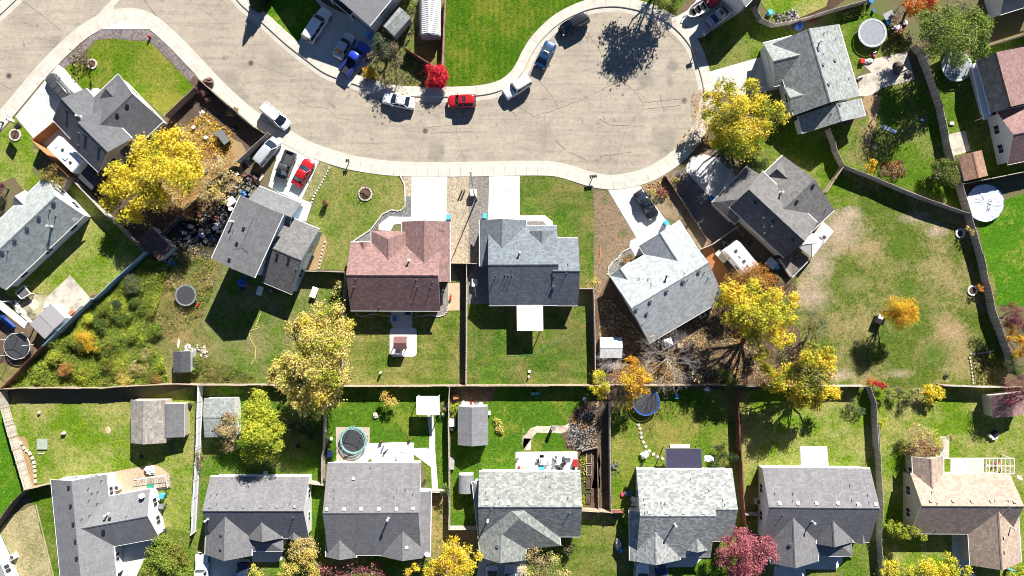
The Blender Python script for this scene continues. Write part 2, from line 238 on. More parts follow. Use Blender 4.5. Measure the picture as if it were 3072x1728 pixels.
# ---------------------------------------------------------------- mesh helpers
class MB:
    def __init__(s): s.v = []; s.f = []; s.m = []; s.uv = []
    def add(s, vs, fs, mi=0, uvs=None):
        k = len(s.v); s.v += [tuple(v) for v in vs]
        for i, f in enumerate(fs):
            s.f.append([a+k for a in f]); s.m.append(mi if isinstance(mi, int) else mi[i]); s.uv.append(uvs[i] if uvs else None)
        return s
    def box(s, c, d, rz=0, mi=0, M=None):
        x, y, z = d[0]/2, d[1]/2, d[2]/2; ca, sa = math.cos(rz), math.sin(rz); vs = []
        for i in (-1, 1):
            for j in (-1, 1):
                for k in (-1, 1):
                    p = Vector((i*x*ca-j*y*sa, i*x*sa+j*y*ca, k*z)) if M is None else M @ Vector((i*x, j*y, k*z))
                    vs.append(p + Vector(c))
        return s.add(vs, [(0, 1, 3, 2), (4, 6, 7, 5), (0, 4, 5, 1), (2, 3, 7, 6), (0, 2, 6, 4), (1, 5, 7, 3)], mi)
    def tube(s, a, b, r0, r1=None, n=8, mi=0, caps=True):
        a, b = Vector(a), Vector(b); r1 = r0 if r1 is None else r1; d = (b-a)
        if d.length < 1e-6: return s
        q_ = d.to_track_quat('Z', 'Y'); vs = []
        for p, r in ((a, r0), (b, r1)):
            for i in range(n):
                t = 2*math.pi*i/n; vs.append(p + q_ @ Vector((math.cos(t)*r, math.sin(t)*r, 0)))
        fs = [(i, (i+1) % n, n+(i+1) % n, n+i) for i in range(n)]
        if caps: fs += [tuple(range(n-1, -1, -1)), tuple(range(n, 2*n))]
        return s.add(vs, fs, mi)
    def path(s, ps, r, n=6, mi=0):
        for a, b in zip(ps[:-1], ps[1:]): s.tube(a, b, r, r, n, mi)
        return s
    def prism(s, poly, z0, z1, mi=0, ms=None):
        n = len(poly); vs = [(p[0], p[1], z0) for p in poly] + [(p[0], p[1], z1) for p in poly]
        a = sum(poly[i][0]*poly[(i+1) % n][1]-poly[(i+1) % n][0]*poly[i][1] for i in range(n))
        o = list(range(n)) if a > 0 else list(range(n-1, -1, -1))
        fs = [tuple(n+i for i in o)] + [(o[i], o[(i+1) % n], n+o[(i+1) % n], n+o[i]) for i in range(n)]
        s.add(vs, fs[:1], mi); k = len(s.v)-len(vs)
        for f in fs[1:]: s.f.append([a_+k for a_ in f]); s.m.append(mi if ms is None else ms); s.uv.append(None)
        s.f.append([k+i for i in reversed(o)]); s.m.append(mi); s.uv.append(None)
        return s
    def disc(s, c, r, h, n=24, mi=0, r2=None):
        c = Vector(c); return s.tube(c, c+Vector((0, 0, h)), r, r if r2 is None else r2, n, mi)
    def ring(s, c, r, tr, n=32, k=6, mi=0):
        vs = []; fs = []
        for i in range(n):
            a = 2*math.pi*i/n
            for j in range(k):
                b = 2*math.pi*j/k; rr = r+tr*math.cos(b); vs.append((c[0]+rr*math.cos(a), c[1]+rr*math.sin(a), c[2]+tr*math.sin(b)))
        for i in range(n):
            for j in range(k): fs.append((i*k+j, ((i+1) % n)*k+j, ((i+1) % n)*k+(j+1) % k, i*k+(j+1) % k))
        return s.add(vs, fs, mi)
    def blob(s, c, r, mi=0, jit=.2, n=8):
        vs = []; fs = []; m_ = n//2+1
        for i in range(m_):
            t = math.pi*i/(m_-1)
            for j in range(n):
                p = 2*math.pi*j/n; q_ = 1+random.uniform(-jit, jit)
                vs.append((c[0]+r[0]*q_*math.sin(t)*math.cos(p), c[1]+r[1]*q_*math.sin(t)*math.sin(p), c[2]+r[2]*q_*math.cos(t)))
        for i in range(m_-1):
            for j in range(n): fs.append((i*n+j, (i+1)*n+j, (i+1)*n+(j+1) % n, i*n+(j+1) % n))
        return s.add(vs, fs, mi)
    def build(s, name, mats, parent=None, origin=None, smooth=False, bevel=0, tri=False):
        me = bpy.data.meshes.new(name); o_ = Vector(origin) if origin is not None else Vector((0, 0, 0))
        me.from_pydata([tuple(Vector(v)-o_) for v in s.v], [], s.f)
        for m in (mats if isinstance(mats, (list, tuple)) else [mats]): me.materials.append(m)
        me.polygons.foreach_set('material_index', s.m)
        uvl = me.uv_layers.new(name='UVMap'); us = []
        for pi, p in enumerate(me.polygons):
            u = s.uv[pi]
            if u is None:
                n = p.normal
                for vi in p.vertices:
                    c = me.vertices[vi].co
                    if abs(n.z) > .8: us += [c.x, c.y]
                    elif abs(n.x) > abs(n.y): us += [c.y, c.z]
                    else: us += [c.x, c.z]
            else:
                for a in u: us += [a[0], a[1]]
        uvl.data.foreach_set('uv', us)
        if smooth: me.polygons.foreach_set('use_smooth', [True]*len(me.polygons))
        me.update()
        if tri:
            bm = bmesh.new(); bm.from_mesh(me); bmesh.ops.triangulate(bm, faces=[f for f in bm.faces if len(f.verts) > 4]); bm.to_mesh(me); bm.free()
        o = bpy.data.objects.new(name, me); C.objects.link(o)
        if parent: o.parent = parent
        elif origin is not None: o.location = origin
        if bevel:
            bv = o.modifiers.new('edge', 'BEVEL'); bv.width = bevel; bv.segments = 2; bv.limit_method = 'ANGLE'
        return o
def tag(o, label, cat, group=None, kind=None):
    if label: o['label'] = label
    if cat: o['category'] = cat
    if group: o['group'] = group
    if kind: o['kind'] = kind
    return o
def thing(name, label, cat, loc=(0, 0, 0), rz=0, group=None):
    o = bpy.data.objects.new(name, None); C.objects.link(o); o.empty_display_size = .3
    o.location = loc; o.rotation_euler = (0, 0, rz); return tag(o, label, cat, group)
def kids(o): return [c for c in bpy.data.objects if c.parent == o]
def dup(root, loc, rz=0, label=None, scale=1):
    r = root.copy(); C.objects.link(r); r.location = loc; r.rotation_euler = (0, 0, rz); r.scale = (scale,)*3
    if label: r['label'] = label
    for ch in kids(root):
        c = ch.copy(); C.objects.link(c); c.parent = r
        for g_ in kids(ch): d = g_.copy(); C.objects.link(d); d.parent = c
    return r
LAYER = [0]
def sheet(name, s, m, l=1, z=None, thick=.03, edge=0, label=None):
    """a ground surface drawn to its outline in image pixels"""
    LAYER[0] += 1
    z = (G + .003 + .005*l + .0003*(LAYER[0] % 15)) if z is None else z
    ps = pts(s) if isinstance(s, str) else s
    w_ = [P(p, z) for p in ps]
    if edge:
        out = []; n = len(w_)
        for i in range(n):
            a, b = w_[i], w_[(i+1) % n]; k = max(1, int((b-a).length/.8)); d = (b-a); nn = Vector((-d.y, d.x, 0)).normalized() if d.length else Vector()
            for j in range(k): out.append(a+d*(j/k)+nn*(random.uniform(-edge, edge) if j else 0))
        w_ = out
    o = MB().prism([(p.x, p.y) for p in w_], z-thick, z).build(name, m, tri=True)
    if label: o['label'] = label
    o['kind'] = 'structure'; return o
def catmull(ps, step=6, closed=False):
    out = []; n = len(ps)
    for i in range(n-1):
        p0 = ps[max(0, i-1)]; p1 = ps[i]; p2 = ps[i+1]; p3 = ps[min(n-1, i+2)]
        k = max(2, int(math.dist(p1, p2)/step))
        for j in range(k):
            t = j/k; out.append(tuple(.5*((2*p1[a])+(-p0[a]+p2[a])*t+(2*p0[a]-5*p1[a]+4*p2[a]-p3[a])*t*t+(-p0[a]+3*p1[a]-3*p2[a]+p3[a])*t**3) for a in (0, 1)))
    return out + [tuple(ps[-1])]
def offset(w_, d):
    out = []
    for i, p in enumerate(w_):
        a = w_[max(0, i-1)]; b = w_[min(len(w_)-1, i+1)]; t = (b-a); n = Vector((-t.y, t.x, 0)).normalized(); out.append(p+n*d)
    return out
def ribbon(name, w_, prof, mats, mi=None, kind='structure', parent=None):
    """prof: list of (offset, z); UV u runs along the line in metres"""
    rows = [offset(w_, d) for d, z in prof]; L_ = [0]
    for a, b in zip(w_[:-1], w_[1:]): L_.append(L_[-1]+(b-a).length)
    mb = MB(); n = len(w_); k = len(prof)
    vs = [(rows[j][i].x, rows[j][i].y, prof[j][1]) for i in range(n) for j in range(k)]
    fs = []; ms = []; us = []
    for i in range(n-1):
        for j in range(k-1):
            fs.append((i*k+j, (i+1)*k+j, (i+1)*k+j+1, i*k+j+1)); ms.append(mi[j] if mi else 0)
            us.append([(L_[i], prof[j][0]), (L_[i+1], prof[j][0]), (L_[i+1], prof[j+1][0]), (L_[i], prof[j+1][0])])
    mb.add(vs, fs, ms, us); o = mb.build(name, mats, parent)
    if kind: o['kind'] = kind
    return o
# ---------------------------------------------------------------- road, kerbs, pavements, land
road_ps = catmull([(-420, 795), (-200, 560), (0, 338), (118, 199), (217, 102), (280, 59), (342, 33), (382, 29), (419, 33), (466, 53), (528, 106), (600, 180), (662, 246),
    (724, 304), (783, 350), (867, 396), (930, 430), (985, 450), (1066, 473), (1200, 490), (1400, 491), (1560, 488), (1650, 489), (1697, 497), (1768, 519), (1810, 528), (1853, 529),
    (1924, 514), (1974, 490), (2028, 450), (2080, 385), (2100, 330), (2101, 275), (2089, 217), (2064, 149), (2017, 93), (1955, 56), (1878, 34), (1818, 31), (1759, 42),
    (1690, 75), (1635, 124), (1604, 168), (1580, 216), (1551, 252), (1508, 280), (1440, 296), (1324, 301), (1200, 297), (1128, 284), (1056, 261), (973, 230), (910, 186), (848, 137), (786, 81),
    (724, 28), (690, -10), (560, -160), (420, -330)], 9)
rw = [P(p, 0) for p in road_ps]            # kerb line; the land lies to its right going along it
PROF = [(.28, .007), (0, .02), (-.42, .035), (-.50, .165), (-.62, .175), (-1.95, .185), (-2.0, .10)]
pav = ribbon('pavement', rw, PROF, [KERB, CONC], [0, 0, 0, 0, 1, 1])
land = [p for p in offset(rw, -1.3)]
big = [(-35, 60), (0, 130), (140, 130), (140, -130), (-140, -130), (-140, -5)]
poly = [(p.x, p.y) for p in land] + [(-50, 140), (140, 140), (140, -130), (-140, -130), (-140, 5)]
o = MB().prism(poly, -.3, G).build('land', LAND, tri=True); o['kind'] = 'structure'
w2 = [P(p, 0) for p in catmull([(330, -240), (64, 0), (0, 60), (-160, 190), (-420, 480)], 30)]
w2 = w2[::-1]; w2 = [Vector((p.x, p.y, 0)) for p in w2]
ribbon('pavement', w2, [(-.28, .007), (0, .02), (.42, .035), (.5, .165), (.62, .175), (1.95, .185), (2.0, .1)][::-1], [KERB, CONC], [1, 1, 0, 0, 0, 0])
l2 = offset(w2, 1.3); o = MB().prism([(p.x, p.y) for p in l2] + [(-60, 60), (-140, 60), (-140, 0)], -.3, G).build('land', LAND, tri=True); o['kind'] = 'structure'
sheet('lawn', 'p:-10,-30 16,-10 -10,14 -200,200 -300,100', L_GR, 1)
g_ = MB().prism([(-900, -900), (900, -900), (900, 900), (-900, 900)], -.5, -.16).build('ground', LAND); g_['kind'] = 'structure'
rd = MB().prism([(-150, -20), (-150, 150), (70, 150), (70, -20)], -.14, 0).build('road', ASPH); rd['kind'] = 'structure'
sr = MB().prism([(P((x, y), 0).x, P((x, y), 0).y) for x, y in ((-500, 700), (-100, 420), (215, 98), (262, 60), (345, 0), (480, -110), (300, -400), (-700, 100))], -.1, .004).build('side_road', ASPH2, tri=True); sr['kind'] = 'structure'
sheet('valley_gutter', '00:880,200 1040,38 1075,0 1200,-60 1330,-200 1500,-200 1300,-50 1160,0 1100,60 1105,98', KERB, z=.010, thick=.02)
sheet('road_joint', '00:1378,-10 1384,-10 1480,110 1566,212 1558,214 1474,114', ROCK, z=.006, thick=.02)
sheet('corner_pad', '00:935,283 1475,283 1440,255 1350,212 1200,188 1050,200', SLAB, z=.178)
def line(name, s, wid, m, z, wob=0, parent=None):
    ps = pts(s); mb = MB()
    w_ = []
    for a, b in zip(ps[:-1], ps[1:]):
        k = max(1, int(math.dist(a, b)/7))
        for j in range(k):
            w_.append(P((a[0]+(b[0]-a[0])*j/k, a[1]+(b[1]-a[1])*j/k), z)+Vector((random.uniform(-wob, wob), random.uniform(-wob, wob), 0)))
    w_.append(P(ps[-1], z)); l_ = offset(w_, wid/2); r_ = offset(w_, -wid/2)
    vs = [v for pr in zip(l_, r_) for v in pr]; n = len(w_)
    mb.add(vs, [(2*i+1, 2*i+3, 2*i+2, 2*i) for i in range(n-1)]); o = mb.build(name, m, parent); o['kind'] = 'structure'; return o
CRK = mat('crack_filler', (.19, .16, .125), .85, var=.35, scale=4)
for k, s in enumerate(('10:490,575 550,470 600,350', '10:320,765 440,660 480,600', '10:525,600 700,680 890,745 1000,625', '10:890,745 860,900 800,1055', '10:870,900 1060,1030 1230,1045 1330,860', '10:1230,1045 1310,1140 1450,1160',
        '10:1530,1090 1490,1230 1470,1380', '10:0,80 120,160 300,330', '10:220,0 60,190 0,270', '20:0,1200 80,1270 210,1275', '20:270,1230 545,1205', '20:290,1285 700,1270', '20:230,1300 200,1449', '20:545,1090 545,1290 600,1449', '20:1150,1035 1290,1125 1480,1070 1650,1000 1800,950 1932,870',
        '20:1350,780 1430,880 1500,980 1525,1050', '20:1395,1110 1410,1260 1405,1400', '20:1800,290 1860,390 1932,480', '30:0,500 80,620', '30:0,870 170,790', '30:200,770 340,890 415,990 415,1055 270,1210 190,1440', '30:415,992 790,955', '30:415,1055 780,1015',
        '30:340,880 520,780', '30:0,1150 110,1210 380,1215', '21:190,0 185,130', '21:600,0 630,125', '21:1640,20 1810,100', '31:180,0 150,190', '30:660,330 740,400 630,540', '31:0,60 300,20', '00:210,0 400,140 600,300', '00:0,800 120,870', '20:1070,1060 1120,1130', '30:580,900 590,970', '20:1500,1350 1600,1449')):
    line('road_crack', s, .042, CRK, .008+.0006*k, .05)
def manhole(s, label):
    p = P1(s, 0); t = thing('manhole', label, 'manhole', (p.x, p.y, 0), 0, 'manholes in the road')
    MB().disc((0, 0, -.05), .55, .058, 28).build('collar', mat('patch_asphalt', (.24, .20, .155), .9), t); MB().disc((0, 0, 0), .33, .02, 20).ring((0, 0, .02), .3, .012).build('cover', mat('cast_iron', (.10, .095, .09), .6, .5), t)
manhole('10:492,610', 'round iron manhole cover in the curved stretch of road by the driveway full of vehicles')
manhole('20:245,1262', 'round iron manhole cover in the road south of the red car')
manhole('30:815,970', 'round iron manhole cover near the east kerb of the turning circle')
manhole('00:87,732', 'small iron manhole cover in the side road')
sheet('lawn', 'p:-300,1560 3400,1560 3400,1850 -300,1850', L_GR, 0)
# gravel, lawns, soil
sheet('rock_bed', '00:558,628 640,560 945,283 1475,283 1700,480 1960,745 10:60,700 30,830 -40,790 00:1860,840 1700,640 1445,395 1060,372 930,385 830,480 700,600 625,655', ROCK, 1)
sheet('lawn', '00:620,660 700,612 850,600 826,490 930,388 1060,374 1250,392 1440,400 1560,520 1700,660 1872,838 1590,1120 1400,960 1200,800 1000,850 870,862 750,830', lawn('corner_lawn', (.07, .115, .006), (.14, .165, .012), (.24, .22, .04), .38), 2, edge=.05)
sheet('lawn', '00:-400,1500 0,1285 152,1128 330,1345 315,1430 01:420,30 380,80 300,200 390,290 250,410 120,260 0,330 -400,500', L_YEL, 2, edge=.05)
sheet('driveway', '00:148,1126 560,622 620,660 800,870 860,860 960,880 990,1000 620,1120 560,1180 330,1345', SLABJ, 6)
sheet('walkway', '00:855,862 950,850 975,885 930,935', WHC, 7)
sheet('rv_pad', '00:330,1345 500,1180 640,1260 01:850,100 760,260 640,200', SLAB, 5)
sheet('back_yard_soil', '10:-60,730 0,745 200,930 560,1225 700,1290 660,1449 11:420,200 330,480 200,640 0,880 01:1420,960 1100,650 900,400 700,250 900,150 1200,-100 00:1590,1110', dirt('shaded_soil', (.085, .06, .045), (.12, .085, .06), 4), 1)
sheet('straw_yard', '10:-250,1330 -40,1120 90,1200 330,1350 440,1449 11:420,180 300,480 120,620 0,700 01:1700,600 1500,300 1700,0 00:1800,1320', DIRTL, 2, edge=.4)
sheet('lawn', '01:620,340 700,300 1000,600 1390,985 1150,1240 880,1449 680,1215 455,1412 330,1380 100,1420 -50,1300 860,690', L_YEL, 2, edge=.08)
sheet('concrete_patio', '01:678,1210 890,1449 02:700,130 590,250 500,230 400,120 440,0 01:460,1412', OLDC, 6)
sheet('patio_gravel', '02:180,60 330,-55 460,-40 440,60 400,130 310,190 200,130', concrete('gravelly_patio', (.34, .31, .2), stain=.5), 5, edge=.2)
sheet('stone_pad', 'I:420,260 500,225 570,280 560,350 480,390 415,330', STONE, 7)
sheet('side_yard_soil', '02:-500,0 0,0 240,280 400,440 60,800 -500,1200', DIRT, 2, edge=.1)
sheet('side_yard_grass', '02:-300,560 120,640 230,600 60,800 0,860 -300,1000', L_WEED, 3, edge=.3)
sheet('weedy_yard', '01:1420,1000 1670,940 11:0,620 130,700 200,1100 12:40,0 0,250 100,400 600,500 560,820 02:1750,812 1100,835 960,850 0,860 410,450 900,0', L_WEED, 1, edge=.1)
sheet('brown_yard', '01:1500,1040 1932,900 11:100,950 200,1110 100,1449 12:0,200 130,440 -60,400 02:1500,400 1300,150 01:1500,1300', lawn('brown_weeds', (.085, .10, .025), (.16, .15, .05), (.30, .20, .09), .6, patch=.35), 2, edge=.6)
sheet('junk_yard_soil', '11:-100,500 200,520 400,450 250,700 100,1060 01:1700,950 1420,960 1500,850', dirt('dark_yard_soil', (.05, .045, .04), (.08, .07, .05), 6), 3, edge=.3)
sheet('back_lawn', '11:230,1120 560,1235 880,1395 960,1340 1000,1180 1385,1180 12:1390,100 1390,825 560,820 300,760 100,640 130,440 0,200 11:100,1449', lawn('rear_lawn', (.07, .11, .014), (.13, .16, .03), (.24, .2, .09), .55, patch=.3), 2, edge=.1)
sheet('front_lawn', '11:1172,85 1262,150 1400,205 1540,216 1932,245 21:20,245 42,330 45,540 -10,588 11:1850,580 1760,625 1640,775 1480,880 1452,900 1405,1160 1180,1150 1190,850 1160,760 1030,690 1120,470 1000,505 980,470', lawn('patchy_front_lawn', (.08, .115, .014), (.15, .17, .03), (.27, .23, .08), .6, patch=.25), 2, edge=.05)
sheet('flower_bed', '11:1172,85 1262,150 1100,480 985,480 1010,430', lawn('bed_grass', (.10, .11, .03), (.2, .19, .07), (.36, .28, .16), .8, patch=.4), 3, edge=.05)
sheet('flower_bed', '11:1190,800 1230,900 1160,1150 1010,1165 1100,1000', DIRTL, 3, edge=.1)
sheet('driveway', '11:660,-150 840,-90 1100,20 1165,80 1010,420 980,480 970,500 740,400 660,350 700,200 740,80 600,-110', SLAB, 6)
sheet('walkway', '11:980,475 1085,510 1025,690 940,680 940,600 960,560', SLAB, 7)
sheet('driveway', '21:110,248 453,248 450,700 108,700', SLABJ, 6)
sheet('driveway', '21:862,246 1157,246 1157,690 850,700', SLABJ, 6)
sheet('walkway', '11:1830,640 1932,645 21:0,645 110,645 110,700 -60,720 -90,780 11:1725,775 1725,720', SLAB, 7)
sheet('walkway', '21:1155,632 1400,630 1475,690 1475,730 1415,730 1385,690 1230,690 1222,760 1155,740', SLAB, 7)
sheet('planting_bed', '21:1228,688 1386,688 1412,722 1412,740 1222,740', GRAVG, 8)
sheet('gravel_bed', '11:1850,580 1932,582 21:-10,590 60,540 60,450 108,450 108,648 0,645 11:1830,640 1730,715 1655,830 1655,880 1590,880 1480,890 1640,775 1760,625', GRAVD, 4)
sheet('gravel_bed', '21:25,250 108,250 108,450 50,450 45,330', GRAVT, 4)
sheet('gravel_strip', '21:453,248 668,248 662,1096 480,1096 480,700 450,690', GRAVT, 4)
sheet('gravel_strip', '21:668,248 862,248 850,660 850,1100 665,1096', GRAVG, 4)
sheet('lawn', '21:1158,244 1450,240 1600,268 1720,342 1866,388 1872,1340 1740,1345 1735,850 1525,830 1475,730 1475,690 1400,630 1157,632', L_SOD, 2)
sheet('lawn', '12:1430,95 1932,100 22:480,98 575,100 568,828 0,830 12:1400,836 1280,700', L_MOW, 2, edge=.04)
sheet('lawn', '22:650,0 1790,60 1880,700 1878,828 650,828', L_SOD, 2)
sheet('side_path', '21:462,1285 576,1285 22:576,100 465,102 462,40', TANP, 5)
sheet('gravel_bed', '21:385,1290 465,1290 22:468,60 440,130 385,160 330,165 300,150 380,100', GRAVG, 4)
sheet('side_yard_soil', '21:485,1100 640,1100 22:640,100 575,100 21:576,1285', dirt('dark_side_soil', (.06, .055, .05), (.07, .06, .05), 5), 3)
sheet('side_yard_gravel', '21:650,1100 850,1110 22:850,40 650,40', GRAVD, 3)
sheet('patio_walk', '22:-80,100 115,100 118,275 -60,275 -100,200', SLAB, 6)
pp = []
for cx, cy, a0 in ((1181, 1001, 180), (1238, 1001, 270), (1238, 1064, 0), (1181, 1064, 90)):
    for k in range(5):
        a = R(a0+k*22.5); pp.append((cx+12*math.cos(a), cy+12*math.sin(a)))
sheet('patio_slab', [(x, y-6) for x, y in pp], WHC, 7, label='round-cornered concrete slab behind the brown-roofed house')
sheet('bare_yard', '21:1870,392 31:0,400 78,392 350,840 290,930 200,1000 90,1150 80,1230 -30,1449 21:1872,1400', BARE, 2, edge=.05)
sheet('driveway', '31:78,388 390,342 640,680 700,760 400,925 350,845', SLABJ, 6)
sheet('walkway', '31:290,880 355,845 400,900 420,1000 345,1030 285,930', WHC, 7)
sheet('gravel_bed', '31:285,950 345,1030 190,1140 110,1200 75,1210 80,1140 130,1070 180,1040 210,980', GRAVG, 5)
sheet('straw_bed', '31:395,342 560,268 690,195 740,330 1050,910 960,960 780,690 640,670', dirt('leafy_straw', (.26, .20, .13), (.17, .12, .07), 4, leaf=(.45, .32, .18), leafamt=.1), 3, edge=.1)
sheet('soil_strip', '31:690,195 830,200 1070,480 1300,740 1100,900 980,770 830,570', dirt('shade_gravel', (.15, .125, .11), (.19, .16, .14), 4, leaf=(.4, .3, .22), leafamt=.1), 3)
sheet('driveway', '31:820,190 880,60 1000,40 1140,80 1310,250 1330,400 1100,490 980,370', SLABJ, 6)
sheet('planting_bed', '31:1000,40 1060,-20 1420,120 1330,260 1220,180', dirt('rocky_bed', (.16, .12, .09), (.3, .25, .2), 5, gravel=3), 5, edge=.1)
sheet('lawn', '31:1100,0 1200,-100 1400,-150 1900,-100 1932,0 F:1365,215 1200,470 1290,630 750,120 550,330 31:1430,120', L_GR, 2)
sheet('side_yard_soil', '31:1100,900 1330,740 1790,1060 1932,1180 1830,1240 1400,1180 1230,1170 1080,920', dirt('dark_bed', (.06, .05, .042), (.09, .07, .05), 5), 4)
sheet('side_yard_bark', '31:980,960 1080,920 1240,1170 1170,1340', dirt('orange_needles', (.30, .13, .05), (.22, .10, .045), 8), 5)
sheet('leafy_yard', '21:1880,1340 31:0,1250 90,1230 32:490,420 1130,30 31:1180,1320 1400,1180 1932,1330 32:1932,0 1932,800 1600,836 0,836 22:1880,836', LITTER, 1)
sheet('soil_patch', '31:1750,1120 1932,1180 F:1000,1130 1290,640 1400,700 1449,1449 1100,1449', L_DRY, 2)
sheet('green_yard', '00:0,0', L_GR, 1) if 0 else None
sheet('yard', 'F:1365,215 1200,480 1290,640 1110,800 1000,1130 830,1330 900,1449 32:1700,0 1932,300 1932,836 42:0,836 1730,845 1790,700 1700,400 1500,0 41:1700,1449 1420,640 1400,615 210,160', L_DRY, 3)
sheet('yard_grass', '41:150,180 330,420 300,540 0,560 -20,470', L_GR, 4, edge=.3)
sheet('bright_yard', '41:1430,650 1480,700 1640,1449 42:1690,60 1932,60 2300,60 41:2400,430 1932,420 1700,500', L_VIV, 2)
sheet('weed_bed', '42:1400,530 1620,500 1660,830 1440,830', L_WEED, 5, edge=.15)
# the top: north lawn, the turning circle lots
sheet('lawn', '20:430,-60 1932,-60 1800,-10 1560,110 1440,200 1330,330 1250,490 1160,660 1060,770 850,835 560,856 440,815', lawn('north_lawn', (.05, .095, .004), (.09, .145, .008), (.17, .19, .02), .33, stripes=.35, sdir=1.57), 2, edge=.08)
sheet('lawn', '10:450,-60 560,90 760,300 905,415 970,380 1160,70 1000,-80', L_VIV, 2)
sheet('driveway', '10:1080,-60 1240,60 1480,170 1640,260 1760,400 1700,560 1530,700 1440,840 920,450 1000,330 1170,70', SLAB, 6)
sheet('planting_bed', '10:1530,690 1640,500 1932,350 20:60,440 230,620 230,840 0,840 10:1560,800', L_WEED, 3)
sheet('barn_yard', '20:60,-60 430,-60 410,630 290,620 40,450 -60,330 10:1932,0', L_WEED, 2)
sheet('lawn', '30:350,0 900,-80 700,150 520,80', L_GR, 2)
sheet('driveway', '30:690,190 860,90 1000,-80 1300,-80 1400,90 1180,230 1000,350 940,370', SLAB, 6)
sheet('lawn', '30:1000,360 1180,230 1400,95 1490,60 1680,250 1932,300 1932,320 1590,410 1560,560 1060,690 1045,570 980,430', L_GR, 2)
sheet('driveway', '30:1065,690 1570,545 1600,470 1720,860 1380,930 1080,880 1000,780', SLABJ, 6)
sheet('lawn', 'p:2266,-20 2492,-20 2478,20 2400,52 2322,68', L_YEL, 4)
sheet('lawn', 'p:2300,380 2500,345 2520,440 2545,500 2500,575 2420,575 2330,460', L_GR, 1)
sheet('lawn', 'p:2470,1600 2650,1560 2650,1740 2470,1740', L_GR, 1)
sheet('back_patio', '40:330,740 460,700 370,620 500,565 800,500 880,770 560,850 440,930 340,930', OLDC, 6)
sheet('lawn', '40:-200,170 440,80 560,160 620,250 780,300 800,500 480,570 300,740 140,250', L_GR, 2)
sheet('back_yard', '40:300,1180 400,1140 560,940 540,860 880,780 1000,780 1230,1449 41:1400,600 210,150 150,0 40:60,1240', L_GR, 2)
sheet('yard_grass', '40:230,1449 300,1190 450,1150 480,1300 410,1449 41:480,100 300,150 200,100', L_WEED, 4, edge=.2)
sheet('path_soil', '40:400,900 560,940 500,1150 430,1449 380,1449 440,1150 360,1000', DIRTL, 4, edge=.2)
sheet('lawn', '40:1040,480 1480,560 1620,1120 1720,1130 1850,1449 41:1850,40 1932,210 1600,270 1340,330 1190,0 40:1030,800', L_GR, 2)
sheet('garden_path', '40:1195,1300 1365,1262 1415,1449 41:1440,0 1240,60', OLDC, 6)
sheet('lawn', '40:1932,150 1932,330 1590,430 1500,560 1932,420 2300,300 2300,0', L_GR, 2)
sheet('patio_slab', '40:1420,625 1475,615 1620,1100 1720,1110 1720,1130 1545,1162', SLAB, 6)
sheet('lawn', '30:2000,-60 2500,-100 2200,120 1932,170', BARK, 2)
# the lots along the bottom
sheet('lawn', '02:20,1000 100,1010 1240,985 1270,975 1880,830 1870,1449 03:1840,1040 1560,960 1520,620 1650,470 1480,440 1110,430 1030,455 490,570 235,615 02:120,1449', L_YEL, 2)
sheet('lawn', '02:-300,900 0,1040 110,1449 03:225,620 110,735 0,870 -300,1000', L_VIV, 2)
sheet('lawn', '03:235,625 500,575 600,1500 520,1500 330,760', L_GR, 2)
sheet('straw_verge', '03:0,1010 120,860 330,760 520,1500 200,1500', lawn('straw_verge_grass', (.12, .14, .03), (.24, .22, .10), (.38, .32, .18), .8, patch=.3, keep=True), 2, edge=.1)
sheet('soil_strip', '03:150,100 240,100 340,450 350,580 300,595 230,420', DIRTL, 3, edge=.25)
sheet('deck_slab', '03:1030,455 1480,370 1560,400 1640,470 1650,600 1520,620 1060,680', TANP, 4)
sheet('lawn', '12:10,830 1190,840 1180,1449 13:1170,560 1200,590 1180,1449 13:0,1500 03:1932,0', lawn('shaded_lawn', (.06, .11, .01), (.12, .17, .02), (.2, .19, .06), .35), 2)
sheet('lawn', '12:1215,1000 1400,838 1932,838 22:0,838 470,842 460,1449 23:475,640 290,640 215,350 13:1245,350', L_BR, 2, edge=.04)
sheet('lawn', '22:485,840 1900,836 32:90,836 95,1449 33:105,840 23:1760,820 475,1000 480,400', L_BR, 2)
sheet('garden_soil', '22:485,850 940,850 900,960 820,990 700,990 490,1000', LITTER, 3, edge=.2)
sheet('garden_soil', '22:1640,1120 1780,1000 1900,900 1900,1449 23:1900,640 1760,640 1740,250 22:1600,1449 1560,1300', LITTER, 4, edge=.2)
sheet('lawn', '32:105,836 1330,870 1345,1449 33:1400,970 1300,1100 280,840 120,820', lawn('side_olive_lawn', (.075, .12, .01), (.15, .185, .02), (.27, .23, .06), .5), 2)
sheet('lawn', '32:1345,880 1932,836 42:0,836 455,850 500,1449 43:560,800 520,1100 33:1600,1080 1410,960', L_YEL, 2)
sheet('lawn', '42:475,850 1932,850 2400,850 2400,1449 43:1932,1500 560,1500 550,800', L_YEL, 2)
sheet('lawn', '23:1555,1090 1932,830 33:100,850 280,1100 240,1500 23:1500,1500', L_MOW, 3)
sheet('side_yard', '13:1080,590 1205,580 1230,1300 1180,1500 1060,1060', L_BR, 3)
sheet('side_yard_leaves', '23:295,660 470,670 475,1010 750,1015 760,1300 300,1500', lawn('leafy_side', (.09, .11, .02), (.2, .19, .04), (.4, .25, .12), .8, patch=.4), 3)
sheet('lawn_corner', '33:1400,980 1600,1080 1620,1400 1300,1500', DIRT, 3)
sheet('path', '22:262,1115 320,1115 340,1300 340,1449 23:370,630 310,632 300,400 135,275 135,215 270,210 22:280,1449 285,1300', SLAB, 6)
sheet('patio_slab', '13:1625,170 1932,155 23:135,162 135,345 13:1500,360 1500,300', WHC, 6)
sheet('gravel_pad', '13:1312,10 1640,12 1635,350 1318,350', dirt('wood_chips', (.40, .33, .27), (.45, .4, .34), 8), 5)
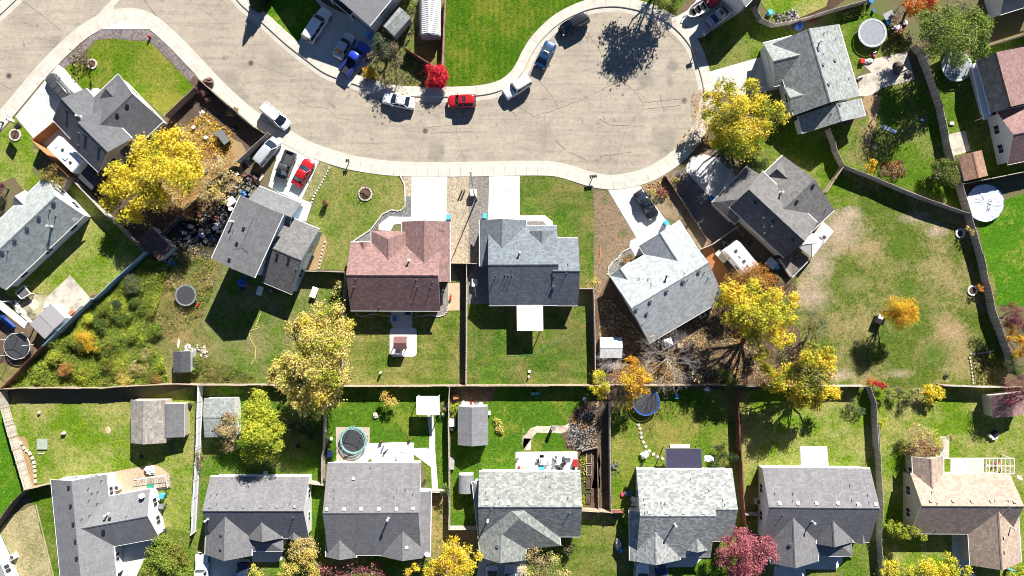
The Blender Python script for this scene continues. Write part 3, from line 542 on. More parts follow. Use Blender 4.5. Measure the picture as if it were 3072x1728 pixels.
sheet('patio_slab', '23:1117,250 1715,245 1712,450 1117,450', WHC, 6)
sheet('stone_path', '22:1190,1449 1195,1320 1260,1240 1330,1215 1600,1210 1640,1185 1640,1260 1550,1290 1320,1280 1270,1340 1262,1449 23:1262,230 1195,235 1190,0', concrete('flag_path', (.50, .42, .34), stain=.4), 5, edge=.1)
sheet('patio_slab', 'H:680,130 950,130 972,380 690,380', WHC, 6)
for s in ('13:0,1250 480,1290 500,1500 60,1500', '33:330,1320 780,1250 1000,1270 900,1362 660,1365 660,1500 320,1500', 'H:420,1350 860,1290 870,1230 1110,1230 1110,1310 1040,1385 735,1380 735,1500 400,1500', '23:760,1290 1215,1290 1230,1500 740,1500', '03:1110,1160 1190,1150 1400,1110 1500,1090 1340,1400 1300,1500 1100,1500', '13:500,1200 795,1200 795,1290 740,1315 500,1315'):
    sheet('driveway', s, SLAB, 6)
sheet('driveway', '43:1235,1045 1410,1045 1420,1360 1500,1500 1350,1500 1235,1270', SLAB, 6)
sheet('back_path', '43:1120,100 1210,100 1210,320 1120,320', OLDC, 6)
sheet('planting_bed', '23:1700,250 1800,250 1850,600 1932,600 1932,200 1932,820 1760,820', LITTER, 5, edge=.15)
sheet('planting_bed', '32:-60,836 95,836 33:100,840 -60,830', dirt('bed_soil', (.1, .07, .05), (.14, .1, .06), 5), 3)
# ---------------------------------------------------------------- houses
RS_DKBLUE = shingle('charcoal_shingles', (.112, .115, .125), .2); RS_LTGREEN = shingle('pale_green_grey_shingles', (.33, .36, .35), .28)
RS_GREY = shingle('mid_grey_shingles', (.145, .148, .155), .2); RS_BROWN = shingle('red_brown_shingles', (.235, .145, .135), .3); RS_SLATE = shingle('slate_shingles', (.15, .175, .195), .3)
RS_LIGHT = shingle('light_grey_shingles', (.35, .375, .385), .25); RS_DKTAUPE = shingle('taupe_grey_shingles', (.15, .145, .145), .3); RS_GRGREEN = shingle('weathered_green_grey_shingles', (.26, .28, .272), .35)
RS_TAN = shingle('tan_shingles', (.37, .285, .225), .28, .32); RS_MOTT = shingle('mottled_pale_shingles', (.29, .305, .30), .5); RS_STRIPE = shingle('streaky_pale_shingles', (.235, .25, .235), .42)
RS_SMOOTH = shingle('flat_grey_shingles', (.19, .193, .202), .12, .3); RS_CHAR = shingle('dark_warm_shingles', (.175, .172, .18), .2, .3); RS_BARK = shingle('brown_shingles', (.30, .18, .125), .3)
RS_TANG = shingle('tan_grey_shingles', (.27, .25, .225), .35, .3)
SW = siding('white_siding', (.66, .66, .65)); SC_ = siding('cream_siding', (.55, .52, .44)); SB = siding('pale_blue_siding', (.42, .55, .66)); SG = siding('grey_siding', (.40, .41, .41)); ST = siding('tan_siding', (.46, .40, .32))
DOORM = mat('door_paint', (.16, .05, .04), .5); GDOOR = mat('garage_door_paint', (.60, .60, .58), .55, var=.05)
class Roof:                     # remembers every roof plane so that things can be set on it
    def __init__(s): s.v = []; s.f = []
    def hit(s, px, up=.0):
        if not s.f: return None
        bv = BVHTree.FromPolygons(s.v, s.f); d = (P(px, 0) - Vector((0, 0, CAM_H))).normalized()
        l_, n, i, dd = bv.ray_cast(Vector((0, 0, CAM_H)), d)
        if l_ is None: return None
        if n.z < 0: n = -n
        return l_, n
def window(root, org, p, n, w_=1.3, h=1.1):
    n = Vector((n.x, n.y, 0)).normalized(); rz = math.atan2(n.y, n.x); c = Vector(p)
    mb = MB(); M_ = Matrix.Rotation(rz, 3, 'Z'); f = .08
    for dy, dz, sy, sz in ((0, h/2, w_+f, f), (0, -h/2, w_+f, f), (w_/2, 0, f, h-f), (-w_/2, 0, f, h-f), (0, 0, f*.6, h-f)):
        mb.box(c + M_ @ Vector((.03, dy, dz)), (.07, sy, sz), M=M_)
    o = mb.build('window', TRIM, root, org)
    MB().box(c + M_ @ Vector((.012, 0, 0)), (.05, w_-f*.6, h-f*.6), M=M_).build('pane', GLASS, o, org)
def gable_block(root, org, rf, spec, zr=5.0, ze=2.7, join=None, hipA=0, hipB=0, dorm=False, roofm=None, wallm=None, garage=None, ext=.6, wins=True, over=.35, flat=False, door=False, rname='roof', zb=None, nowall=False, roofL=None, gut=True, base=None, apex=None):
    q_ = pts(spec); A, B = q_[0], q_[1]; eL = q_[2]; eR = q_[3] if len(q_) > 3 else None
    h = None
    if join or dorm or apex:
        h = rf.hit(pts(apex)[0] if apex else B)
        if h: zr = h[0].z + .03
        if dorm:
            h2 = rf.hit(eL); ze = (h2[0].z + .12) if h2 else zr - .8
            if ze > zr - .3: ze = zr - .5
    a = P(A, zr); b = P(B, zr); a.z = b.z = 0; u = (b-a).normalized(); n = Vector((-u.y, u.x, 0))
    if (join or dorm) and not apex: b = b + u*ext
    def dist(e): w_ = P(e, ze); w_.z = 0; return (w_-a).dot(n)
    dL = dist(eL); dR = dist(eR) if eR is not None else -dL
    flipL = False
    if dL < 0: n = -n; dL, dR = -dL, -dR
    if dR > 0: dR = -dR
    a2 = a - u*hipA; b2 = b + u*hipB; th = .16
    def z3(p, z): return Vector((p.x, p.y, z))
    E = [z3(a2+n*dL, ze), z3(b2+n*dL, ze), z3(b2+n*dR, ze), z3(a2+n*dR, ze)]; RA, RB = z3(a, zr), z3(b, zr)
    top = [RA, RB] + E; sL = math.hypot(dL, zr-ze); sR = math.hypot(dR, zr-ze); ln = (b-a).length
    faces = [((0, 2, 3, 1), [(0, sL), (-hipA, 0), (ln+hipB, 0), (ln, sL)]), ((1, 4, 5, 0), [(ln, sR), (ln+hipB, 0), (-hipA, 0), (0, sR)])]
    if hipA: faces.append(((0, 5, 2), [(dL, math.hypot(hipA, zr-ze)), (0, 0), (dL-dR, 0)]))
    if hipB: faces.append(((1, 3, 4), [(dL, math.hypot(hipB, zr-ze)), (0, 0), (dL-dR, 0)]))
    mb = MB(); k = 6
    for fi, (f, uv) in enumerate(faces): mb.add([top[i] for i in f], [tuple(range(len(f)))], (2 if roofL and (fi == 0) != flipL else 0), [uv])
    low = [v - Vector((0, 0, th)) for v in top]
    for f, uv in faces: mb.add([low[i] for i in reversed(f)], [tuple(range(len(f)))], 1)
    per = [2, 3] + ([] if hipB else [1]) + [4, 5] + ([] if hipA else [0])
    for i in range(len(per)):
        i0, i1 = per[i], per[(i+1) % len(per)]; mb.add([top[i0], low[i0], low[i1], top[i1]], [(0, 1, 2, 3)], 1)
    # ridge cap, slightly proud
    rc = .16
    for sgn, d_, sl_ in ((1, dL, 0), (-1, -dR, 0)):
        dz = (zr-ze)/d_*rc
        p0, p1 = RA+Vector((0, 0, .035)), RB+Vector((0, 0, .035)); q0 = p0+n*sgn*rc-Vector((0, 0, dz)); q1 = p1+n*sgn*rc-Vector((0, 0, dz))
        mb.add([p0, q0, q1, p1], [(0, 1, 2, 3)], 0, [[(0, .02), (0, .2), (ln, .2), (ln, .02)]])
    mb.build(rname, [roofm, TRIM] + ([roofL] if roofL else []), root, org)
    for f, uv in faces:
        kk = len(rf.v); rf.v += [tuple(top[i]) for i in f]; rf.f.append([kk+i for i in range(len(f))])
    # gutters on the eaves
    if gut and not dorm:
        for i0, i1, sg in ((2, 3, 1), (4, 5, -1)):
            p, q2 = top[i0]+n*sg*.05-Vector((0, 0, .09)), top[i1]+n*sg*.05-Vector((0, 0, .09)); mid = (p+q2)/2; dd = (q2-p)
            MB().box(mid, (dd.length-.01, .10, .11), math.atan2(dd.y, dd.x)).build('gutter', TRIM, root, org)
    if nowall: return dict(a=a, b=b, u=u, n=n, dL=dL, dR=dR, zr=zr, ze=ze)
    ov = min(over, dL*.2); zb = (G-.05 if not dorm else ze-.9) if zb is None else zb
    wa = a - u*(hipA-ov if hipA else -ov); wb = b + u*(hipB-ov if hipB else -ov)
    wL, wR = dL-ov, dR+ov; slL = (zr-ze)/dL; slR = (zr-ze)/-dR; tl = ze+slL*ov-th-.01; tr = ze+slR*ov-th-.01
    W = [z3(wa+n*wL, zb), z3(wb+n*wL, zb), z3(wb+n*wR, zb), z3(wa+n*wR, zb), z3(wa+n*wL, tl), z3(wb+n*wL, tl), z3(wb+n*wR, tr), z3(wa+n*wR, tr)]
    wm = MB().add(W, [(0, 1, 5, 4), (2, 3, 7, 6)], 0)
    pa, pb = z3(wa, zr-th-.02), z3(wb, zr-th-.02)
    wm.add([W[3], W[0], W[4]] + ([] if hipA else [pa]) + [W[7]], [tuple(range(4 if hipA else 5))], 0)
    wm.add([W[1], W[2], W[6]] + ([] if hipB else [pb]) + [W[5]], [tuple(range(4 if hipB else 5))], 0)
    # foundation strip
    wm.build('wall', wallm, root, org)
    if wins and not dorm:
        L_ = (wb-wa).length; zc = ze - 1.15
        for side, dd in ((1, wL), (-1, wR)):
            k = int(L_//4.2)
            for i in range(k):
                p = wa + u*(L_*(i+.5)/k) + n*dd; window(root, org, (p.x, p.y, zc), n*side)
        for e, p0, s_ in (('A', wa, -1), ('B', wb, 1)):
            if garage == e:
                c = p0 + n*((wL+wR)/2); gm = MB(); rz = math.atan2(u.y*s_, u.x*s_); M_ = Matrix.Rotation(rz, 3, 'Z')
                wd = min(4.9, (wL-wR)-1.2)
                for j in range(4): gm.box(Vector((c.x, c.y, G+.30+j*.54)) + M_ @ Vector((.03, 0, 0)), (.08, wd, .52), M=M_)
                gm.build('garage_door', GDOOR, root, org)
            elif (join and e == 'B') or (hipA if e == 'A' else hipB): continue
            elif wL-wR > 5:
                for t_ in (.3, .7):
                    p = p0 + n*(wR+(wL-wR)*t_); window(root, org, (p.x, p.y, zc), u*s_)
    return dict(a=a, b=b, u=u, n=n, dL=dL, dR=dR, zr=zr, ze=ze)
def roof_bits(root, org, rf, boxes='', pipes='', caps='', dish='', aerial='', m=GREYM):
    for s in pts(boxes) if boxes else []:
        h = rf.hit(s)
        if h:
            M_ = h[1].to_track_quat('Z', 'Y').to_matrix(); MB().box(h[0]+h[1]*.07, (.36, .36, .16), M=M_).box(h[0]+h[1]*.165, (.42, .42, .03), M=M_).build('roof_vent', m, root, org)
    for s in pts(pipes) if pipes else []:
        h = rf.hit(s)
        if h: p = h[0]; MB().tube(p-Vector((0, 0, .1)), p+Vector((0, 0, .42)), .05, n=8).tube(p-Vector((0, 0, .05)), p+Vector((0, 0, .08)), .13, .07, 10).build('vent_pipe', STEEL, root, org)
    for s in pts(caps) if caps else []:
        h = rf.hit(s)
        if h: p = h[0]; MB().tube(p-Vector((0, 0, .1)), p+Vector((0, 0, .95)), .11, n=10).tube(p+Vector((0, 0, .95)), p+Vector((0, 0, 1.08)), .21, .14, 12).tube(p-Vector((0, 0, .1)), p+Vector((0, 0, .1)), .26, .14, 12).build('flue', mat('flue_metal', (.6, .6, .6), .4, .3), root, org)
    for s in pts(dish) if dish else []:
        h = rf.hit(s); p = h[0] if h else P(s, 2.8)
        q_ = Vector((.35, .8, .65)).normalized().to_track_quat('Z', 'Y'); c = p+Vector((0, 0, .75)); mb = MB(); n = 18; vs = []
        for rr, zz in ((0, 0), (.22, .03), (.4, .1)):
            for i in range(n): vs.append(c + q_ @ Vector((rr*math.cos(2*math.pi*i/n), rr*math.sin(2*math.pi*i/n), zz)))
        mb.add(vs, [(j*n+i, j*n+(i+1) % n, (j+1)*n+(i+1) % n, (j+1)*n+i) for j in (0, 1) for i in range(n)])
        mb.tube(p-Vector((0, 0, .05)), c, .03, n=6).tube(c, c + q_ @ Vector((0, -.1, .5)), .015, n=5).box(c + q_ @ Vector((0, -.1, .5)), (.1, .1, .1)).build('satellite_dish', WHITE, root, org)
HOUSES = {}
def house(key, label, blocks, roofm, wallm, boxes='', pipes='', caps='', dish='', name='house', cat='house', group='houses of the street', vm=GREYM):
    q_ = pts(blocks[0][0]); c0 = P(((q_[0][0]+q_[1][0])/2, (q_[0][1]+q_[1][1])/2), 3.5); org = Vector((c0.x, c0.y, 0))
    root = thing(name, label, cat, org, 0, group); rf = Roof(); info = []
    for i, (spec, kw) in enumerate(blocks):
        kw = dict(kw); kw.setdefault('roofm', roofm); kw.setdefault('wallm', wallm)
        info.append(gable_block(root, org, rf, spec, **kw))
    roof_bits(root, org, rf, boxes, pipes, caps, dish, m=vm)
    HOUSES[key] = (root, org, rf, info); return root
J = dict(join=1, ze=2.66); D = dict(dorm=1)
house('h1', 'charcoal-roofed house on the corner lot with a white camper along its side', [
    ('00:590,950 790,1165 495,1140 815,835', dict(zr=4.9, garage='A')), ('00:750,1180 01:1040,20 01:940,205 p:330,349', dict(zr=6.1, ze=4.1)),
    ('00:1280,905 900,1265 1130,725 1580,1165', dict(zr=5.1, ze=2.66)), ('00:1020,855 1092,932 955,945', D)],
    RS_DKBLUE, SC_, '00:1228,1018 1132,1108 830,1310 650,1070 958,1425', '00:765,1285 760,1400', '00:775,1130', vm=BLACK)  # vents made black, their shaded sides put into the colour
house('h2', 'pale green-grey roofed house at the west edge with vents below its ridge', [('01:535,445 -250,1186 400,290 765,675', dict(zr=5.6)), ('01:140,445 225,525 95,495', D)],
    RS_LTGREEN, SW, '01:515,498 372,637 257,742 137,858 18,970', '01:480,570 535,632 75,965 470,940', '01:495,740')
house('h3', 'split-level house with two dark grey roofs and an aerial, junk along its west side', [
    ('11:597,532 315,1150 245,755 667,927', dict(zr=7.6, ze=6.6, roofm=RS_GREY)), ('11:680,940 980,1065 1015,707 737,1330', dict(zr=5.3, ze=3.0, roofm=RS_DKTAUPE)),
    ('11:460,480 880,650 737,415', dict(zr=4.6, ze=2.6, roofm=RS_GREY))], RS_GREY, SB, '11:425,760 360,905 288,1060 750,1010 860,1050', '11:325,775 298,828 930,1150', '11:320,695', vm=BLACK)
house('h4', 'red-brown roofed house with grey gravel bed and two driveway gables', [
    ('11:1410,1207 21:370,1210 11:1450,890 12:1435,101', dict(zr=5.5)), ('21:235,680 235,1272 20,740 482,900', dict(zr=4.8, ze=2.66, apex='21:235,1095', garage='A')),
    ('11:1820,862 1820,1060 1655,862', dict(join=1, ze=2.68, hipA=1.3)), ('11:1577,888 1577,958 1520,890', D)], RS_BROWN, SW, '', '21:155,1255 315,1275 172,1320 298,1325 11:1505,1245 1490,1320 12:1730,65', '21:90,1070', vm=BROWN)
house('h5', 'slate grey roofed house with a white flat patio cover behind', [
    ('21:850,1107 1532,1104 1400,732 22:1200,50', dict(zr=5.7)), ('21:1475,1166 1737,1166 1650,850 22:1650,52', dict(zr=5.35, ze=2.67)),
    ('21:987,665 987,1120 770,900 1222,705', dict(ze=2.65, apex='21:987,945', garage='A')), ('21:1370,779 1370,900 1253,789', D)], RS_SLATE, SW, '21:1483,1320', '21:925,1215 915,1240 1020,1205 1050,1210 1083,1212 1490,1215 1610,1190 1622,1100', '21:1157,992', vm=GREYM)
house('h6', 'pale grey roofed house turned to the turning circle with a dark triangular gable', [
    ('31:1050,1085 32:303,76 31:90,1215 32:490,410', dict(zr=5.50)), ('31:580,800 752,1068 370,915 770,687', dict(join=1, ze=2.66, garage='A')), ('31:195,1143 268,1248 95,1208', dict(join=1, ze=2.75, ext=.3))],
    RS_LIGHT, SW, '31:955,1170 800,1265 643,1360 32:485,10 350,85 450,125', '31:1010,1178 845,1252 822,1265 1045,1230 495,1290 465,1243 380,1238 817,1188 32:408,235', '31:645,1212', vm=STEEL)
house('h7', 'taupe-grey roofed house beside the trailer with a white pop-up canopy at its corner', [
    ('F:415,455 970,970 255,655 985,678', dict(zr=6.1, ze=3.9)), ('F:1070,355 700,705 750,120 1290,630', dict(zr=5.2, ze=2.8)),
    ('F:318,552 545,318 240,390', dict(zr=4.1, ze=2.6, hipA=2.6)), ('F:690,250 795,347 610,322', D)], RS_DKTAUPE, SC_, 'F:480,580 660,760 855,945 1048,418 888,573', 'F:560,735 645,820 565,825 570,885 1180,650', 'F:728,490', vm=BLACK)
house('h8', 'weathered grey-green roofed house on the turning circle with a dark shadowed lower roof', [
    ('G:748,165 985,965 345,300 1075,130', dict(zr=5.7, ze=3.1)), ('G:1052,975 1108,1172 625,1105 1370,1130', dict(zr=4.7, ze=2.62)),
    ('G:365,520 645,450 260,320 395,787', dict(join=1, ze=2.7, garage='A')), ('G:545,920 678,884 485,815', D)], RS_GRGREEN, SW, 'G:900,555 1028,512 960,770 1080,990 850,395', 'G:912,215 1040,275 905,440 1185,700 990,1090 950,200', 'G:860,320', vm=STEEL)
house('h9', 'brown-roofed house by the east edge with one grey roof slope', [
    ('40:1662,505 1805,1030 1540,830 2040,690', dict(zr=5.0, roofL=RS_TANG)), ('40:1830,1300 2300,1200 1820,1045', dict(zr=5.0, ze=2.7))], RS_BROWN, SW)  # one slope takes a greyer shingle than the rest
house('h10', 'grey-roofed house cut by the north-east corner', [('40:1745,-60 2200,-200 1640,160', dict(zr=4.6))], RS_SMOOTH, SW)
house('h11', 'two-storey grey-roofed house above the driveway of parked vehicles', [('p:958,-54 1110,-240 1140,39', dict(zr=6.2, ze=4.3))], RS_SMOOTH, SW)
house('h12', 'white-sided two-storey house whose corner shows above the silver sedan', [('p:2205,-35 2330,-170 2229,28', dict(zr=6.6, ze=4.9, roofm=RS_LIGHT))], RS_LIGHT, SW)
house('h13', 'dark grey roofed L-shaped house by the south-west corner with a row of vents', [
    ('03:690,530 790,1560 495,570 1040,560', dict(zr=4.9)), ('03:1425,870 790,988 1450,605 1510,1085', dict(join=1, ze=2.66)) ], RS_SMOOTH, SW,
    '03:668,590 688,768 712,942 732,1108 745,1275 1000,1010 1062,898', '03:860,592 895,640 952,628 868,705 945,740 873,852 797,890 520,612 1228,865 1045,840 985,520', '03:1045,850', '03:1395,665', vm=BLACK)
house('h14', 'grey-roofed house with two gables under the shadow of a willowy tree', [
    ('13:20,820 1000,820 500,487 500,1085', dict(zr=5.40)), ('13:230,1305 243,880 50,1200 500,1210', dict(join=1, ze=2.66, garage='A')), ('13:600,1122 595,935 470,1120 790,1105', dict(join=1, ze=2.9)),
    ('13:570,1135 690,1135 630,1207', dict(zr=3.0, ze=2.5, hipA=1.6, hipB=1.5)), ('13:903,1105 905,1032 835,1108', D)], RS_CHAR, SW,
    '13:95,778 262,778 420,778 588,778 747,778 915,780 210,1040 205,1180', '13:112,660 170,650 170,742 875,740 900,880 640,515', '13:75,900', vm=STEEL)
house('h15', 'broad dark grey roofed house behind the round trampoline on a gravel pad', [
    ('13:1185,840 23:180,835 13:1500,356 13:1600,1246', dict(zr=5.50)), ('23:22,1305 33,655 13:1750,1275 23:295,1000', dict(ze=2.66, apex='23:35,1020', garage='A')), ('13:1345,1295 1350,1108 1215,1270 1510,1275', dict(join=1, ze=2.68))],
    RS_CHAR, SW, '13:1225,805 1395,803 1557,803 1730,803 1898,803 1485,508 23:127,800 63,1172', '13:1300,605 1298,685 1908,602 1878,675 1650,392 23:57,600 127,650', '13:1820,890', '23:268,1225', vm=mat('white_vent', (.6, .6, .6), .5))
house('h16', 'streaky pale grey roofed house with a steep hipped centre and two silver cars in front', [
    ('23:755,780 1760,780 1200,438 1650,1068', dict(zr=5.40)), ('23:1150,880 1152,898 760,1100 1545,1100', dict(zr=5.5, ze=2.63, hipA=5.0, hipB=5.5, wins=False)), ('23:965,1325 985,1040 760,1300 1215,1240', dict(join=1, ze=2.66, garage='A'))],
    RS_STRIPE, SW, '23:838,748 1053,748 1258,748 1465,748 1702,748 945,1160', '23:830,635 1410,482 1447,585 962,735 955,690 1622,693 845,693 885,800 1637,835', '23:847,905', vm=STEEL)
house('h17', 'mottled pale roofed house beside the dark red tree with two parked vehicles in front', [
    ('33:388,868 1125,868 700,418 900,1262', dict(zr=5.60)), ('33:1085,806 1332,806 1200,420 1200,1110', dict(zr=5.2, ze=2.67)), ('33:540,1345 535,850 285,1000 775,1250', dict(ze=2.65, apex='33:535,1032', garage='A')), ('33:940,1222 940,1095 810,1207 1062,1210', dict(join=1, ze=3.0))],
    RS_MOTT, SW, '33:478,833 645,835 808,835 1000,838 1145,772', '33:875,505 1048,615 423,705 432,755 555,748 590,735 628,738 432,835 1205,755 1185,712', '33:720,948', vm=STEEL)
house('h18', 'dark grey roofed house with a white west wall and a cream slab behind', [
    ('H:362,750 1490,760 800,350 1400,1105', dict(zr=5.50)), ('H:632,1370 610,862 375,1200 862,1240', dict(join=1, ze=2.66, garage='A')), ('H:1030,1158 1015,897 850,1100 1215,1105', dict(join=1, ze=2.9)),
    ('H:960,1165 1120,1160 1020,1248', dict(zr=3.0, ze=2.5, hipA=1.9, hipB=1.5)), ('H:1315,1130 1315,1032 1225,1112', D)], RS_CHAR, SW,
    'H:465,712 655,712 842,712 1060,712 1265,718 1443,722 582,1132', 'H:418,605 602,608 600,680 1363,618 1203,672 1378,698 503,830 1183,518', 'H:800,895', vm=STEEL)
house('h19', 'tan-roofed house at the south-east corner with a white lattice pergola', [
    ('43:945,770 1935,775 1500,465 1200,1040', dict(zr=5.50)), ('43:1035,315 1048,605 858,400 1155,400', dict(join=1, ze=2.66)), ('43:1725,1395 1690,830 1405,1200 1900,1200', dict(join=1, ze=2.67, garage='A'))],
    RS_TAN, ST, '43:1030,725 1248,728 1430,730 1615,730 1838,735 1742,1215 1735,1075', '43:1040,638 1083,742 1710,868 1648,718 1778,718 1790,800 1090,1005', '43:1800,975', '43:1850,490', vm=TANP)
house('h20', 'white-walled house cut off by the south-west corner', [('p:-250,1640 -150,1860 -45,1590', dict(zr=4.9))], RS_SMOOTH, SW)
house('h21', 'pale house end with a white patio roof beside the patio at the west edge', [('p:-160,960 -10,810 01:0,1290 ', dict(zr=4.4))], RS_LTGREEN, SW) if 0 else None
# ---------------------------------------------------------------- sheds, covers, pergola
def shed(label, blocks, roofm, wallm, group='garden sheds', **k): return house('s'+label[:8], label, [(s, dict(dict(wins=False, over=.12, gut=False), **kw)) for s, kw in blocks], roofm, wallm, name='shed', cat='shed', group=group, **k)
shed('tan-roofed shed with a dark grey lean-to in the south-west back yard', [('02:1385,975 1385,1395 1262,1200 1600,1200', dict(zr=3.3, ze=2.4)), ('02:1610,1005 1610,1330 1780,1200', dict(zr=2.5, ze=2.1, roofm=RS_GREY))], RS_TANG, ST)
shed('grey shingled shed behind the white vinyl fence beside the brown and yellow bush', [('12:30,1135 335,1130 200,948 160,1325', dict(zr=2.7, ze=2.3))], RS_GRGREEN, SW)
shed('dark grey gabled shed in the back yard of the pale streaky-roofed house', [('22:695,1036 695,1414 558,1200 850,1200', dict(zr=3.2, ze=2.3))], RS_SMOOTH, SG)
shed('small white plastic shed under the bare white shrub', [('32:5,458 218,458 110,362 110,560', dict(zr=2.5, ze=2.0))], mat('white_shed_roof', (.62, .63, .62), .6), SW)
shed('brown shed partly under the purple tree at the east fence', [('42:1800,905 1830,1125 1612,1010', dict(zr=2.9, ze=2.2))], RS_BROWN, SC_)
shed('orange-tan roofed shed beside the garden path near the covered pool', [('41:1440,20 1500,268 1320,150 1560,150', dict(zr=2.9, ze=2.2))], RS_BARK, ST)
shed('rusty roofed shed between the junk yard and the pale blue fence', [('01:1560,840 1430,965 1690,930', dict(zr=2.4, ze=2.2))], RUST, SG)
shed('grey flat-roofed shed with a dark lean-to against the pale blue fence', [('I:575,440 790,655 400,560', dict(zr=2.4, ze=2.3)), ('I:795,660 600,770 560,880', dict(zr=2.3, ze=1.6))], mat('roll_roofing', (.27, .26, .27), .8, var=.1), SW)
shed('small dark shed by the white rubble in the weedy yard', [('02:1750,495 1752,700 1672,600', dict(zr=2.3, ze=2.1))], mat('dark_roll_roofing', (.06, .062, .07), .7, var=.3), SG)
shed('grey shingled shed beside the long metal barn', [('p:1158,84 1208,28 1172,48 1210,77', dict(zr=2.9, ze=2.4))], RS_GRGREEN, SG)
def barn():
    a = P1('20:283,322', 2.9); t = thing('barn_shed', 'long ribbed metal-roofed barn shed with panelled double doors', 'shed', (a.x, a.y, G))
    l = 7.2; hw = 1.55; prof = [(-hw, 1.7), (-hw*.72, 2.45), (0, 2.95), (hw*.72, 2.45), (hw, 1.7)]
    mb = MB()
    for i in range(4):
        p, q_ = prof[i], prof[i+1]; mb.add([(p[0], -.15, p[1]), (q_[0], -.15, q_[1]), (q_[0], l, q_[1]), (p[0], l, p[1])], [(0, 1, 2, 3)], 0)
        k = 24
        for j in range(k):
            y = l*(j+.5)/k; d = Vector((q_[0]-p[0], 0, q_[1]-p[1])); M_ = Matrix((d.normalized(), Vector((0, 1, 0)), Vector((-d.z, 0, d.x)).normalized())).transposed()
            mb.box(((p[0]+q_[0])/2, y, (p[1]+q_[1])/2+.03), (d.length-.04, .17, .07), M=M_, mi=1)
    mb.box((0, l/2, 2.99), (.16, l, .06), mi=1)
    mb.build('roof', [mat('pale_metal_roof', (.16, .16, .16), .45, .3), WHITE], t)
    w_ = [(-hw+.1, 0), (hw-.1, 0)]; MB().add([(-hw+.1, 0, 0), (hw-.1, 0, 0), (hw-.1, 0, 1.65), (hw*.68, 0, 2.38), (0, 0, 2.85), (-hw*.68, 0, 2.38), (-hw+.1, 0, 1.65)], [tuple(range(7))]).add([(-hw+.1, 0, 0), (-hw+.1, l-.1, 0), (-hw+.1, l-.1, 1.65), (-hw+.1, 0, 1.65)], [(0, 1, 2, 3)]).add([(hw-.1, 0, 0), (hw-.1, l-.1, 0), (hw-.1, l-.1, 1.65), (hw-.1, 0, 1.65)], [(0, 1, 2, 3)]).build('wall', SG, t)
    for s in (-1, 1):
        d = MB().box((s*.48, -.03, 1.0), (.9, .05, 1.9))
        for z in (.55, 1.4): d.box((s*.48, -.07, z), (.66, .03, .68))
        d.build('door', mat('shed_door_paint', (.42, .43, .44), .6), t)
    MB().box((0, -.04, 2.25), (.5, .05, .3)).build('window', GLASS, t)
barn()
def barrel_shed():
    a = P1('23:638,555', 1.5); t = thing('barrel_shed', 'small round-roofed corrugated shed in the narrow side yard', 'shed', (a.x, a.y, G), 0, 'garden sheds')
    hw, l = 1.22, 2.7; mb = MB(); n = 14; ps = [(-hw*math.cos(math.pi*(.15+.7*i/n)), 1.2+.95*math.sin(math.pi*(.15+.7*i/n))) for i in range(n+1)]
    for i in range(n):
        p, q_ = ps[i], ps[i+1]; up = .035 if i % 2 else 0; mb.add([(p[0], -l/2, p[1]+up), (q_[0], -l/2, q_[1]+up), (q_[0], l/2, q_[1]+up), (p[0], l/2, p[1]+up), (p[0], -l/2, p[1]-.06), (q_[0], -l/2, q_[1]-.06), (q_[0], l/2, q_[1]-.06), (p[0], l/2, p[1]-.06)], [(0, 1, 2, 3), (7, 6, 5, 4), (0, 4, 5, 1), (2, 6, 7, 3), (0, 3, 7, 4), (1, 5, 6, 2)])
    mb.build('roof', mat('dull_corrugated', (.22, .225, .23), .6), t)
    MB().box((0, 0, .85), (2*hw-.35, l-.15, 1.7)).build('wall', SG, t); MB().box((0, l/2-.04, .9), (.8, .05, 1.6)).build('door', CREAM, t)
barrel_shed()
def cover(label, s, z, m, th=.12, legs=True, name='patio_cover', cat='patio cover', group=None, slope=0, pm=WHITE):
    ps = [P(p, z) for p in pts(s)]; c = sum(ps, Vector())/len(ps); t = thing(name, label, cat, (c.x, c.y, G), 0, group)
    q_ = [(p.x-c.x, p.y-c.y) for p in ps]; MB().prism(q_, z-G-th, z-G).build('roof_panel', m, t, tri=True)
    if len(q_) == 4:
        mb = MB()
        for i in range(4):
            a, b = Vector(q_[i]), Vector(q_[(i+1) % 4]); d = b-a; mb.box(((a.x+b.x)/2, (a.y+b.y)/2, z-G-th/2+.012), (d.length+.1, .08, th+.05), math.atan2(d.y, d.x))
        mb.build('frame', pm, t)
    if legs:
        for p in q_: MB().box((p[0]*.93, p[1]*.93, (z-G-th)/2), (.1, .1, z-G-th)).build('post', pm, t)
    return t
WR = mat('white_metal_roof', (.74, .74, .74), .5, var=.02)
cover('flat white patio cover behind the slate grey house', '22:1130,53 1378,53 1381,295 1133,295', 2.75, WR, group='white patio covers')
cover('square white canopy at the end of the concrete path', '22:162,932 378,932 380,1108 162,1105', 2.7, WR, group='white patio covers')
cover('dark solar-panelled patio roof behind the mottled pale house', '33:635,222 978,222 985,412 640,410', 2.5, mat('solar_panel_glass', (.055, .05, .085), .35, var=.2), pm=STEEL)
cover('black flat patio roof at the back corner of the charcoal-roofed house', '01:755,262 855,142 955,285 885,385', 2.4, mat('black_felt', (.035, .037, .05), .7), pm=DKGREY)
cover('white flat patio roof at the west edge with clutter beside it', 'I:-60,260 0,250 390,570 350,650 -60,330', 2.6, WR, group='white patio covers')
cover('white-edged patio roof strip on the brown-roofed east house', '40:1425,625 1470,612 1615,1110 1548,1155', 2.2, WR, group='white patio covers')
cover('small dark patio roof in the shade by the pale green-grey house', 'I:225,140 345,35 440,150 310,225', 1.1, mat('grey_felt', (.10, .095, .095), .8))
cover('grey porch roof over the front path of the pale green-grey house', '01:150,430 190,395 260,470 215,520', 2.9, RS_LTGREEN, legs=False) if 0 else None
